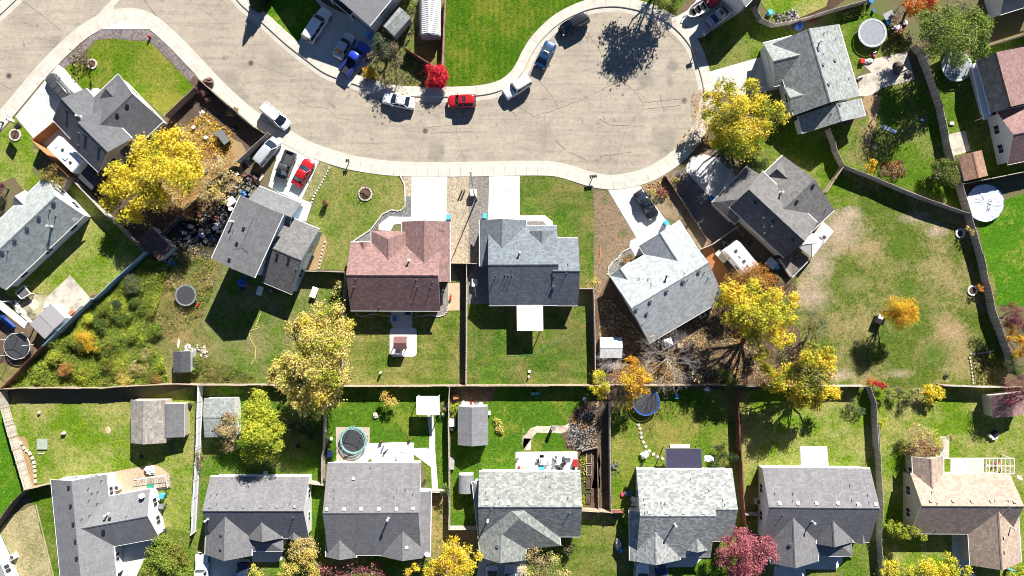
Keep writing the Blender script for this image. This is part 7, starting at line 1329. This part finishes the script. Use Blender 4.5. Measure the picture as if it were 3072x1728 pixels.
t_ = thing('chicken_coop', 'long low coop with a grey felt top in the straw yard by the curve', 'coop', P1('10:225,1325', .9), R(-52)); MB().box((0, 0, .5), (2.0, .9, .9)).build('coop_body', DKGREY, t_); MB().box((0, 0, 1.0), (2.2, 1.1, .07)).build('roof_panel', GREYM, t_)
t_.location.z = G
planks('pale timber frame lying in the straw yard', '10:60,1150', CREAM, 3.0, 2, -.7); planks('brown boards stacked beside the felt-topped coop', '10:200,1400', DECK, 2.4, 5, -.8); planks('pale posts leaning at the straw yard edge', '11:180,80', DECKL, 2.6, 3, -.9); heap('white sacks in the shaded soil yard', '10:20,1080', CLOTH, (.4, .3, .2)); 
heap('dark brush heap against the fence in the shaded soil yard', '10:70,800', BARK if 0 else RUST, (1.0, .8, .5), n=3, name='brush_heap'); tyre('worn tyre in the shaded soil yard', '10:335,1240')
tree('straggly scrub bush by the felt-topped coop', [(690, 340, 16, .7), (705, 330, 12, .6)], [OB, BR, SA], [.4, .3, .3], name='bush', cat='bush', dens=120, leaf=.2, group='garden shrubs')
tree('reddish bush in the shade just inside the pavement fence', [(612, 282, 16, 1), (625, 300, 12, .8)], [DR, BR], [.5, .5], name='bush', cat='bush', dens=120, leaf=.2, group='garden shrubs')
scatter('garden_growth', '10:-150,1200 60,1080 330,1300 300,1449 11:250,60 -100,100', 1500, [SA, OB, Y2, OL], .16, .3, 'dead stalks and dry growth across the straw yard by the curve', clump=.3)
for k, (s, m_, l_) in enumerate((('10:-60,1230', CREAM, 'cream bucket beside the timber frame in the straw yard'), ('10:60,1330', WHITE, 'white tub in the middle of the straw yard'), ('10:150,1300', GREYM, 'grey drum beside the felt-topped coop'), ('11:-120,120', TERRA, 'terracotta tub at the edge of the big yellow tree'), ('11:60,200', STEEL, 'silver bucket beneath the straw-coloured tree'))): barrel(l_, s, m_, .28, .4)
# clutter, named one by one
grill('black barbecue in the shade by the back door of the slate-roofed house', '21:722,1282') if 0 else None
crate('white hot-water box between the brown and slate houses', '21:722,1282', CREAM, (.8, 1.1, .8)); planks('white pipe lying below the white box beside the slate house', '21:727,1375', WHITE, 1.6, 1, R(90), 'pipe')
scoot('red riding mower toy on the tan path by the brown-roofed house', '21:490,1420', REDP, 1.5); barrel('dark round drum by the side wall of the brown-roofed house', '21:432,1300', DKGREY, .26, .6); barrel('pale round drum by the side wall of the brown-roofed house', '21:418,1355', STEEL, .24, .5); barrel('small cream drum by the side wall of the brown-roofed house', '21:408,1390', CREAM, .2, .4)
grill('dark barbecue under the eave west of the patio walk behind the brown roof', '22:80,130'); crate('blue cooler on the patio walk behind the brown roof', '12:1880,180', BLUEP, (.5, .7, .4)); chair('pale chair beside the fireplace on the round-cornered slab', '22:30,520', CLOTH)
p_ = P1('22:1240,300', G); crate('grey fan box hanging by the edge of the flat white patio cover', '22:1285,305', DKGREY, (.8, .35, .3), z=2.2) if 0 else None
barrel('small black pot on the sod lawn in the cover shadow', '22:1205,470', BLACK, .16, .3, 'pot'); crate('white sprinkler box on the sod lawn', '22:1250,688', WHITE, (.3, .3, .3)); crate('little white sprinkler post on the sod lawn', '22:1243,738', WHITE, (.2, .2, .5)); crate('small white feeder post on the mown lawn near the fence', '12:1745,700', CREAM, (.25, .25, .9))
tb = [('21:1190,250', 0)]
# junk around the split-level house
random.seed(31); jm = [DKGREY, STEEL, CREAM, WHITE, BLACK, GREYM, RUST, TANP, BLUEP, mat('faded_teal', (.18, .3, .3), .7), mat('rusty_red', (.25, .06, .04), .8)]
jn = ['charcoal', 'silver', 'cream', 'white', 'black', 'steel-grey', 'rusty', 'tan', 'blue', 'faded teal', 'rusty red']
junk = ['11:360,230', '11:440,245', '11:520,270', '11:590,265', '11:560,320', '11:470,380', '11:500,430', '11:420,430', '11:300,480', '11:330,430', '11:270,530', '11:300,570', '11:140,660', '11:200,700', '11:240,650', '11:90,790', '11:180,790', '11:30,830', '11:110,850', '11:120,900', '11:60,880', '11:10,780', '11:150,740',
        '01:1910,610', '01:1870,700', '01:1850,740', '01:1790,800', '01:1830,850', '01:1900,880', '01:1720,900', '01:1750,960', '01:1800,920', '01:1650,1070', '01:1600,1100', '01:1530,1130', '01:1880,780', '01:1690,1000', '11:460,70', '11:450,110', '11:430,150']
side = ['beside the straw-coloured tree', 'near the garage corner of the split-level house', 'by the dark fence of the junk yard', 'under the west eave of the split-level house', 'close to the rusty shed']
used = {}
for k, s in enumerate(junk):
    i = (k*7+3) % len(jm); sd_ = side[4] if s.startswith('01') and k > 26 else side[2] if s.startswith('01') else side[1] if k < 9 else side[3] if k < 20 else side[0]; kind = k % 5; kn = ['storage box', 'drum', 'heap of scrap', 'plank pile', 'old tyre'][kind]; key_ = (jn[i], kn, sd_); used[key_] = used.get(key_, 0)+1
    lb = '%s %s among the junk %s' % (jn[i] if kind != 4 else 'worn black', kn, sd_); lb = lb + (' nearest the fence' if used[key_] > 1 else '')
    if kind == 0: crate(lb, s, jm[i], (random.uniform(.5, 1.1), random.uniform(.4, .8), random.uniform(.3, .7)), random.random()*3)
    elif kind == 1: barrel(lb, s, jm[i], random.uniform(.22, .34), random.uniform(.5, .9))
    elif kind == 2: heap(lb, s, jm[i], (random.uniform(.5, .9), random.uniform(.4, .7), .35), random.random()*3, 'scrap_heap')
    elif kind == 3: planks(lb, s, jm[i], random.uniform(1, 2.2), random.randint(3, 5), random.random()*3)
    else: tyre(lb, s)
scatter('debris', '11:330,200 600,240 480,460 380,400 260,560 250,760 60,960 -60,900 01:1700,850 1850,560 11:200,440', 2200, [lm('scrap_grey', (.25, .25, .26)), lm('scrap_white', (.34, .34, .33)), lm('scrap_black', (.03, .03, .035)), lm('scrap_brown', (.16, .1, .07))], .3, .5, 'loose scrap and small debris filling the junk yard')
crate('white bundled appliance leaning by the west corner of the split-level house', '11:300,500', CLOTH, (1.3, 1.0, .7), .6, name='appliance'); heap('blue plastic heap in the house shadow behind the split-level house', '11:410,1290', TARP, (.9, .7, .35)); heap('second blue heap closer to the eave behind the split-level house', '11:425,1215', BLUEP, (.4, .4, .3)); heap('pink cushion beside the blue heap', '11:455,1312', PINKP, (.3, .25, .15)); heap('dark blue clutter heap in the shadow south of the blue one', '11:400,1350', PDB, (.7, .5, .25))
crate('pale bench seat under the eave behind the split-level house', '11:580,1360', CLOTH, (.7, 1.3, .5), -.3, 'bench'); grill('round-topped dark grill under the eave behind the split-level house', '11:725,1350', .3); heap('blue tarp heap next to the rusty shed', '01:1650,1085', TARP, (.7, .5, .3)); tyre('worn tyre beside the blue tarp heap of the rusty shed', '01:1590,1108')
table('white patio table with clutter on the rear lawn of the split-level house', '11:1100,1375', WHITE, rnd=False, rz=-.35, L_=.9, W_=1.6); scoot('red toy at the rim of the small round trampoline', '02:1915,38', REDP, 1); crate('black framed board leaning at the fence in the weedy yard', '12:250,775', BLACK, (1.2, .9, .12), name='board'); heap('white rubble heap beside the small dark shed', '12:30,500', STONE, (1.1, 1.3, .25), n=6, name='rubble_heap'); heap('pale broken slabs at the white rubble heap', '02:1830,480', WHC, (1.0, .9, .2), n=5, name='rubble_heap')
planks('white stump and pole by the small dark shed', '02:1725,420', CREAM, 1.6, 2, 1.5)
# west patio
table('brown round table on the stained concrete patio', 'I:820,500', BROWN, .7); chair('dark chair at the brown round patio table', 'I:720,430', DKGREY, 1); chair('second dark chair on the other side of the brown table', 'I:900,470', DKGREY, 3); crate('red-brown wooden box by the pale blue fence on the patio', 'I:1040,425', TERRA, (.7, .5, .5), .7); crate('dark planter box by the pale blue fence', 'I:1170,370', DKGREY, (.9, .3, .4), .75); heap('white covered bundle on the patio west of the table', 'I:720,350', CLOTH, (.8, .5, .3))
planks('pale lumber beside the white patio roof', 'I:390,510', WHC, 2.2, 3, -.7); planks('scattered white boards at the log edging', 'I:310,400', CREAM, 1.8, 4, -.7); heap('pale clutter heap beside the white patio roof', 'I:250,340', WHC, (.6, .9, .3), n=5); crate('long blue bench under the west patio roof edge', 'I:110,560', TARP, (2.6, .45, .5), -.75, 'bench'); planks('short orange board by the red-brown fence end', 'I:330,1140', ORANGE, 1.1, 1, 0)
# south-west lawn
crate('grey-green flat hatch box on the south-west lawn', '02:410,1392', mat('pale_sage', (.28, .33, .27), .8), (1.5, 1.5, .18), name='hatch'); planks('small white board below the grey-green hatch', '03:395,266', WHITE, .9, 1); heap('white rock with a dark side on the south-west lawn near the fence shadow', '02:370,1090', STONE, (.35, .3, .3), name='rock', cat='rock'); heap('pale log end on the middle of the south-west lawn', '02:620,1290', STONE, (.45, .3, .35), name='rock', cat='rock'); heap('pale sandy stump mark on the south-west lawn near the shed', '02:1030,1250', SAND if 0 else TANP, (.5, .6, .06), name='stump', cat='stump')
planks('grey plank leaning in the shadow of the tan and grey shed', '03:1650,210', DECK, 2.2, 3, 1.65); chair('dark folding chair in the shadow of the tan shed', '03:1362,290', BLACK, .5)
for k, s in enumerate(('02:1790,1120', '02:1800,1180', '02:1790,1240', '02:1800,1290', '02:1830,1020')): crate('%s clutter box stacked east of the grey lean-to' % ['pink', 'white', 'grey', 'cream', 'black'][k], s, [PINKP, WHITE, GREYM, CREAM, BLACK][k], (.5, .6, .5), k)
heap('white furniture cover on the shaded deck edge behind the L-shaped roof', '03:1445,432', CLOTH, (1.0, .8, .5)); table('small round pink-brown table behind the L-shaped roof', '03:1310,487', TANP, .35); crate('green cabinet on the small light deck', '03:1462,578', GREENP, (.9, .8, .6), .15, 'cabinet'); planks('stair boards leading onto the small light deck', '03:1350,560', DECKL, 1.9, 5, 1.0); crate('grey bin box at the foot of the white wall east of the L-shaped roof', '03:1575,1015', DKGREY, (.8, .7, .5))
# bottom lots
tyre('ring-shaped feeder in the deep shade beside the grey fence', '12:950,1415', .3); crate('white bucket on the lawn beside the trampoline pad', '12:1268,1340', WHITE, (.35, .35, .4)); crate('navy barbecue cover beside the gravel pad', '13:1258,265', PDB, (.6, .9, .8)); heap('white flowering rock heap by the small golden tree', '12:1690,1110', STONE, (.5, .6, .25)); planks('curved branch lying at the corner of the gravel pad', '13:1420,300', RUST, 1.5, 2, .3)
scoot('purple toy tricycle on the bright concrete', '13:1765,215', mat('purple_plastic', (.2, .1, .3), .5), 1.2); scoot('black toy motorbike on the bright concrete', '13:1790,250', BLACK, .8); chair('white chair frame at the chimney recess behind the twin-gabled roof', '13:632,455', WHITE)
crate('tan wooden bird table by the garden fence corner', '22:540,935', ORANGE, (.75, .6, .5), .1, 'bird_table'); crate('white pail by the path side of the white canopy', '22:422,1108', WHITE, (.35, .35, .35)); crate('grey pail beside the fence by the white canopy', '22:452,1022', GREYM, (.35, .4, .35))
for k, (s, m, r, nm) in enumerate((('22:612,990', WHITE, .26, 'white bucket'), ('22:600,1022', CREAM, .3, 'cream bucket'), ('22:650,1010', WHITE, .42, 'large white drum'), ('22:695,1010', WHITE, .34, 'white drum next to the large one'), ('22:740,1010', STEEL, .36, 'grey drum'), ('22:780,1012', WHC, .4, 'wide pale drum'), ('22:690,995', REDP, .17, 'red can'))): barrel('%s in the row north of the dark gabled shed' % nm, s, m, r, .5+.05*k)
crate('white freezer box against the fence beside the dark gabled shed', '22:505,1180', WHITE, (.9, 1.1, .9), name='freezer'); table('dark round table below the freezer box by the fence', '22:505,1235', DKGREY, .45); crate('grey bench in the shade between the two sheds', '23:500,360', mat('pale_bench', (.3, .31, .3), .7), (.75, 1.7, .45), -.05, 'bench'); crate('white meter box on the east wall of the dark gabled shed', '22:860,1090', WHITE, (.4, .5, .6))
crate('teal chest in the fence shade, west one of the pair', '22:1283,905', mat('shade_teal', (.2, .42, .42), .6), (.55, .4, .4)); crate('teal chest in the fence shade, east one of the pair', '22:1328,900', mat('shade_teal', (.2, .42, .42), .6), (.55, .4, .4)); barrel('grey round drum at the fence corner near the yellow-green tree', '22:1780,955', GREYM, .36, .6); pot('tall dark pillar pot on the flagstone path', '22:1475,1235', .28, 1.5, mat('shadow_stone', (.2, .2, .2), .9))
table('white patio table on the bright slab behind the streaky roof', '23:1395,340', WHITE, rnd=False, L_=1.6, W_=1.0); k = 0
for s, m, l_, rz in (('23:1335,340', DKGREY, 'dark chair at the west end of the white patio table', 1.57), ('23:1370,295', BLACK, 'black chair north of the white patio table', 3.1), ('23:1450,340', WHITE, 'white chair at the east end of the white patio table', -1.57), ('23:1315,400', WHITE, 'white chair near the blue box behind the streaky roof', .3), ('23:1500,300', CLOTH, 'grey lounge chair beside the swing seat', 2), ('23:1490,340', STEEL, 'small grey chair south of the grey lounge chair', .5)): chair(l_, s, m, rz)
crate('bright blue box at the eave behind the streaky roof', '23:1362,412', CYAN, (.85, .6, .45)); heap('red and blue toys at the west end of the bright slab', '23:1150,400', REDP, (.35, .3, .25), name='toy_heap'); heap('light blue toys at the west end of the bright slab', '23:1140,420', CYAN, (.4, .25, .2), name='toy_heap'); crate('brown mat box on the bright slab beside the toys', '23:1210,410', TANP, (.9, .6, .1), name='mat'); crate('tall red cabinet at the east end of the bright slab', '23:1693,355', REDP, (.5, 1.0, .9), name='cabinet'); grill('black kettle barbecue on the bright slab', '23:1580,365', .8); crate('white swing seat frame at the back of the bright slab', '23:1630,280', WHITE, (1.2, .7, .12), name='swing_seat', z=.5); crate('small dark cube at the east end of the bright slab', '23:1678,405', BLACK, (.3, .35, .4)); heap('dark plant pots cluster on the bright slab', '23:1525,400', DKGREY, (.5, .4, .35)); crate('grey stool on the west end of the bright slab', '23:1135,315', GREYM, (.3, .3, .4))
for k, (a, b) in enumerate(((250, 360), (380, 470), (500, 600), (640, 740))):
    p = P1('23:1822,%d' % ((a+b)/2)); t = thing('raised_bed', 'low timber raised bed east of the streaky roof, %s from the bright slab' % ['closest', 'second', 'third', 'farthest'][k], 'raised bed', (p.x, p.y, G), 0, 'raised beds'); mb = MB(); L_ = (b-a)/3.22*.05; [mb.box((x, 0, .15), (.06, L_, .3)) for x in (-.35, .35)]; [mb.box((0, y, .15), (.64, .06, .3)) for y in (-L_/2, L_/2)]; mb.build('frame', DECKL if k < 2 else WOODD, t); MB().box((0, 0, .1), (.62, L_-.1, .16)).build('soil', BARK, t)
scatter('garden_growth', '23:1740,250 1800,250 1840,700 1760,800 1740,560', 900, [G3, G1, LG], .16, .3, 'low green garden growth between the beds and the streaky roof'); scatter('garden_growth', '22:1640,1150 1900,1000 1900,1400 1760,1449 1600,1400', 1500, [BR, OB, lm('scrap_white', (.34, .34, .33)), lm('scrap_black', (.03, .03, .035))], .2, .4, 'litter and stacked garden things around the fire ring')
heap('white covered mower beside the stepping stones', '33:425,282', CLOTH, (.6, .6, .5)); heap('silver bags piled against the thin grey fence', '33:135,400', STEEL, (.6, 1.2, .4), n=5); heap('blue and white laundry heap on the solar patio roof corner', '33:1020,285', CLOTH, (.8, .6, .2)).location.z = 2.45
crate('pink toy box beside the mottled roof west wall', '33:220,660', PINKP, (.45, .45, .3)); crate('pale toy box beside the pink one', '33:245,650', CREAM, (.4, .4, .4)); crate('blue toy box nearest the mottled roof west wall', '33:285,650', BLUEP, (.5, .5, .4)); chair('white plastic chair in the shade by the mottled roof', '33:318,700', WHITE, 1.2); planks('white pallet beside the plastic chair', '33:330,745', WHITE, 1.0, 5, 0, 'pallet'); heap('pale blue barbecue cover in the south shade by the raised timber', '33:180,1115', PLG, (.5, 1.1, .6)); crate('pale blue planter south of the barbecue cover', '33:200,1200', CYAN, (.5, .5, .4)); crate('white garden bench on the bed behind the solar patio roof', '33:770,195', WHC, (2.9, .5, .15), 0, 'timber_edging')
line('trampoline_strap', '00:0,0 1,1', .01, BLACK, -1) if 0 else None
crate('light blue box in the shade of the long fence', '32:740,930', CYAN, (.45, .6, .4)); barrel('grey round pot by the long fence in the shade', '32:770,850', GREYM, .3, .5); heap('pale shrub bag by the long fence in the shade', '32:1040,860', CLOTH, (.5, .4, .3)); crate('white umbrella base on the shaded deck behind the pale grey roof', '32:663,412', CLOTH, (1.2, 1.2, .1), .35, 'umbrella_top', z=2.0) if 0 else None
def umbrella(label, s, m, r=.75, h=2.2):
    p = P1(s, h); t = thing('parasol', label, 'parasol', (p.x, p.y, G), .35, 'parasols'); MB().add([(-r, -r, h-.35), (r, -r, h-.35), (r, r, h-.35), (-r, r, h-.35), (0, 0, h)], [(0, 1, 4), (1, 2, 4), (2, 3, 4), (3, 0, 4)]).build('canopy', m, t); MB().tube((0, 0, 0), (0, 0, h), .025).build('pole', STEEL, t); MB().disc((0, 0, 0), .25, .1, 16).build('base', DKGREY, t)
umbrella('small square white parasol on the shaded deck', '32:665,412', CLOTH, .6); barrel('round dark-rimmed barrel at the corner of the shaded deck', '32:765,440', TANP, .35, .7)
crate('white cushioned cube set standing on the green lawn in the south-east', '42:1640,1325', CLOTH, (.8, .5, .4), .3, 'cushioned_stool'); crate('black chair cluster beside the white cushion seat', '42:1655,1290', BLACK, (.7, .6, .6), .8, 'cushioned_stool'); barrel('round cream stool beside the black chair cluster', '42:1603,1310', CREAM, .3, .45); tyre('dark stump mark on the large lawn near the fence', '42:1175,740', .3); crate('small white box on the narrow green strip beside the brown east house', '40:1232,1192', CREAM, (.6, .4, .2))
def planter_post():
    p = P1('42:560,200', 1.6); t = thing('bird_house', 'black and white box on a post beneath the lone orange-gold tree', 'box', (p.x, p.y, G)); MB().box((0, 0, .55), (1.25, 1.05, .9), -.35).build('box_body', BLACK, t); MB().box((.1, .55, 1.02), (.7, .6, .05), -.35).build('lid', WHITE, t)
planter_post()
# north-east patio clutter
scoot('pink and white toddler slide on the north-east patio', '40:485,530', PINKP, 1.9, 'toy_slide'); crate('red plastic toddler bucket on the patio corner', '40:368,592', REDP, (.6, .6, .5)); heap('white folded sun cover beside the toddler slide', '40:430,595', CLOTH, (.9, .45, .25), .3); table('round brown patio table with a dark cover in the tree shade', '40:715,650', mat('umber', (.12, .09, .07), .7), .85); heap('black fire bowl on the shaded patio', '40:712,700', BLACK, (.55, .5, .35)); heap('dark cushions heap beside the fire bowl', '40:820,710', DKGREY, (.8, .55, .3)); heap('sagging grey hammock roll by the grey-green house wall', '40:345,755', GREYM, (.8, .25, .25), .2)
bicycle('dark bicycle lying near the patio edge', '40:590,880', BLACK, .3); bicycle('white bicycle leaning at the back corner of the grey-green house', '40:485,1130', WHITE, 1); crate('long pale blue mat on the back yard grass', '40:630,1250', mat('pale_blue_mat', (.3, .4, .48), .7), (2.3, .55, .06), -.42, 'lawn_mat'); crate('small turquoise toy box on the back yard grass', '40:945,1160', CYAN, (.4, .3, .2)); planks('orange toy bat on the back yard grass', '40:715,1180', ORANGE, .8, 1, -.2, 'toy_bat'); crate('tan box lid in the yard near the weathered fence corner', '40:488,1425', TANP, (.7, .5, .12), -.7)
barrel('blue plastic barrel by the north fence', '40:445,15', BLUEP, .38, .8); barrel('small blue pot by the north fence', '40:475,105', BLUEP, .22, .4); table('grey folding table among the north-east clutter', '40:625,145', GREYM, rnd=False, rz=.5, L_=1.5, W_=1.0); crate('bright blue cooler below the folding table', '40:622,210', CYAN, (.5, .9, .4), 0); bicycle('blue bicycle with pale wheels by the folding table', '40:710,80', BLUEP, .8); bicycle('second bicycle beside the pale-wheeled one', '40:718,130', CYAN, .3); crate('white crate in the dark strip beside the large green tree', '40:782,222', WHITE, (.5, .5, .3)); heap('white and grey heap of pots by the dark strip', '40:700,270', CLOTH, (.6, .5, .3), n=5); heap('blue tarped heap by the north fence', '30:1912,262', TARP, (.8, .8, .6)); planks('dark red boards stacked north of the grey-green roof', 'G:805,55', WOODR, 1.9, 6, .3)
scatter('fallen_leaves', '40:640,200 800,180 800,450 640,400', 500, [OB, BR, RD], .15, .05, 'rusty leaves heaped under the orange-red tree'); scatter('garden_growth', '40:160,60 420,40 430,150 180,190', 500, [G1, G3, PY], .2, .5, 'vegetable growth along the north fence'); scatter('garden_growth', '40:620,290 760,320 790,490 640,480', 700, [PY, OL, OB], .18, .5, 'yellowing low growth beside the pale-grey trampoline'); scatter('garden_growth', '41:540,120 760,100 780,260 560,240', 600, [BR, DR, OB], .18, .35, 'dark red dead growth along the weathered fence')
scatter('garden_growth', '42:1440,540 1640,510 1650,820 1440,820', 900, [LG, OL, SA], .2, .5, 'pale weeds filling the bed by the east fence'); scatter('garden_growth', '31:420,350 680,230 740,420 560,480', 500, [OL, OB, PY], .16, .3, 'dry border plants beside the black sedan'); scatter('rocks', '30:1680,130 1900,90 1920,180 1700,220', 160, [lm('rock_white', (.55, .5, .46)), lm('scrap_grey', (.25, .25, .26))], .4, .2, 'white rocks in the walled rockery')
scatter('garden_growth', '10:1540,700 1640,520 1932,360 20:60,440 240,640 220,830 10:1600,800', 1600, [OL, G2, GB, SA], .16, .2, 'dry ground cover between the driveway and the crimson bush'); scatter('garden_growth', '20:20,20 170,20 150,300 60,440 0,300', 600, [SA, GB, LG], .2, .4, 'pale weeds beside the long barn shed')
# trailer yard clutter
crate('white clutter shelf beside the curved-front camper', 'F:145,1115', CREAM, (1.9, .9, .5), -.8, 'shelf'); crate('pale flat cart beside the taupe-roofed house wall', 'F:640,1185', PLG, (1.5, 1.2, .4), -.7, 'cart'); tyre('round tyre behind the curved-front camper', 'F:430,985'); crate('small framed screen by the deck stairs', 'F:695,1225', CYAN, (.5, .5, .5), .4); chair('grey chair at the back corner of the taupe roof', 'F:870,1100', GREYM, .5); crate('square white tub on the corner slab by the pop-up canopy', 'F:1185,880', CREAM, (1.2, 1.2, .35), -.7, 'tub') if 0 else None
sheet('patio_slab', 'F:1150,775 1258,868 1165,985 1060,900', WHC, 6); planks('grey leaning boards beside the house wall in the trailer yard', 'F:330,870', DECK, 1.8, 3, -.9); planks('white boards beside the deck railing', 'F:880,1270', WHITE, 2.2, 3, .6); planks('long reddish board in the bare front yard', '31:2,1010', ORANGE, 3.0, 1, 1.55); planks('reddish boards beside the driveway strip', '31:765,430', RUST, 1.2, 3, -.8)
bicycle('small bicycle by the garage of the taupe-roofed house', 'F:350,240', REDP, .5)
# split-level house: roof aerial
def aerial():
    root, org, rf, _ = HOUSES['h3']; h = rf.hit(pts('11:520,650')[0]); p = h[0]; mb = MB().tube(p, p+Vector((0, 0, 3.2)), .03, n=6); top = p+Vector((0, 0, 3.1))
    mb.tube(top+Vector((-1.0, .25, 0)), top+Vector((1.0, -.25, 0)), .02, n=5)
    for i in range(8): x = -1+i*.28; w_ = .75-.05*i; mb.tube(top+Vector((x-.2*w_, x*-.25-w_, 0)), top+Vector((x+.2*w_, x*-.25+w_, 0)), .015, n=4)
    mb.build('aerial', STEEL, root, org)
    for key, s in (('h4', '21:435,715'), ('h2', '01:770,670'), ('h7', 'F:130,585')):
        root, org, rf, _ = HOUSES[key]; h = rf.hit(pts(s)[0])
        if not h: continue
        p = h[0]; mb = MB().tube(p, p+Vector((0, 0, 1.0)), .025, n=6); top = p+Vector((0, 0, 1.0)); mb.tube(top-Vector((.5, .2, 0)), top+Vector((.5, .2, 0)), .02, n=5)
        for i in range(5): mb.tube(top+Vector((-.4+.2*i-.1, .3-.15, 0)), top+Vector((-.4+.2*i+.1, -.3, 0)), .014, n=4)
        mb.build('aerial', STEEL, root, org)
aerial()
scatter('clover', '41:230,190 500,300 1100,600 900,560 400,400', 500, [LG, G3], .1, .04, 'tufts of grass in the fence shadow of the large lawn') if 0 else None
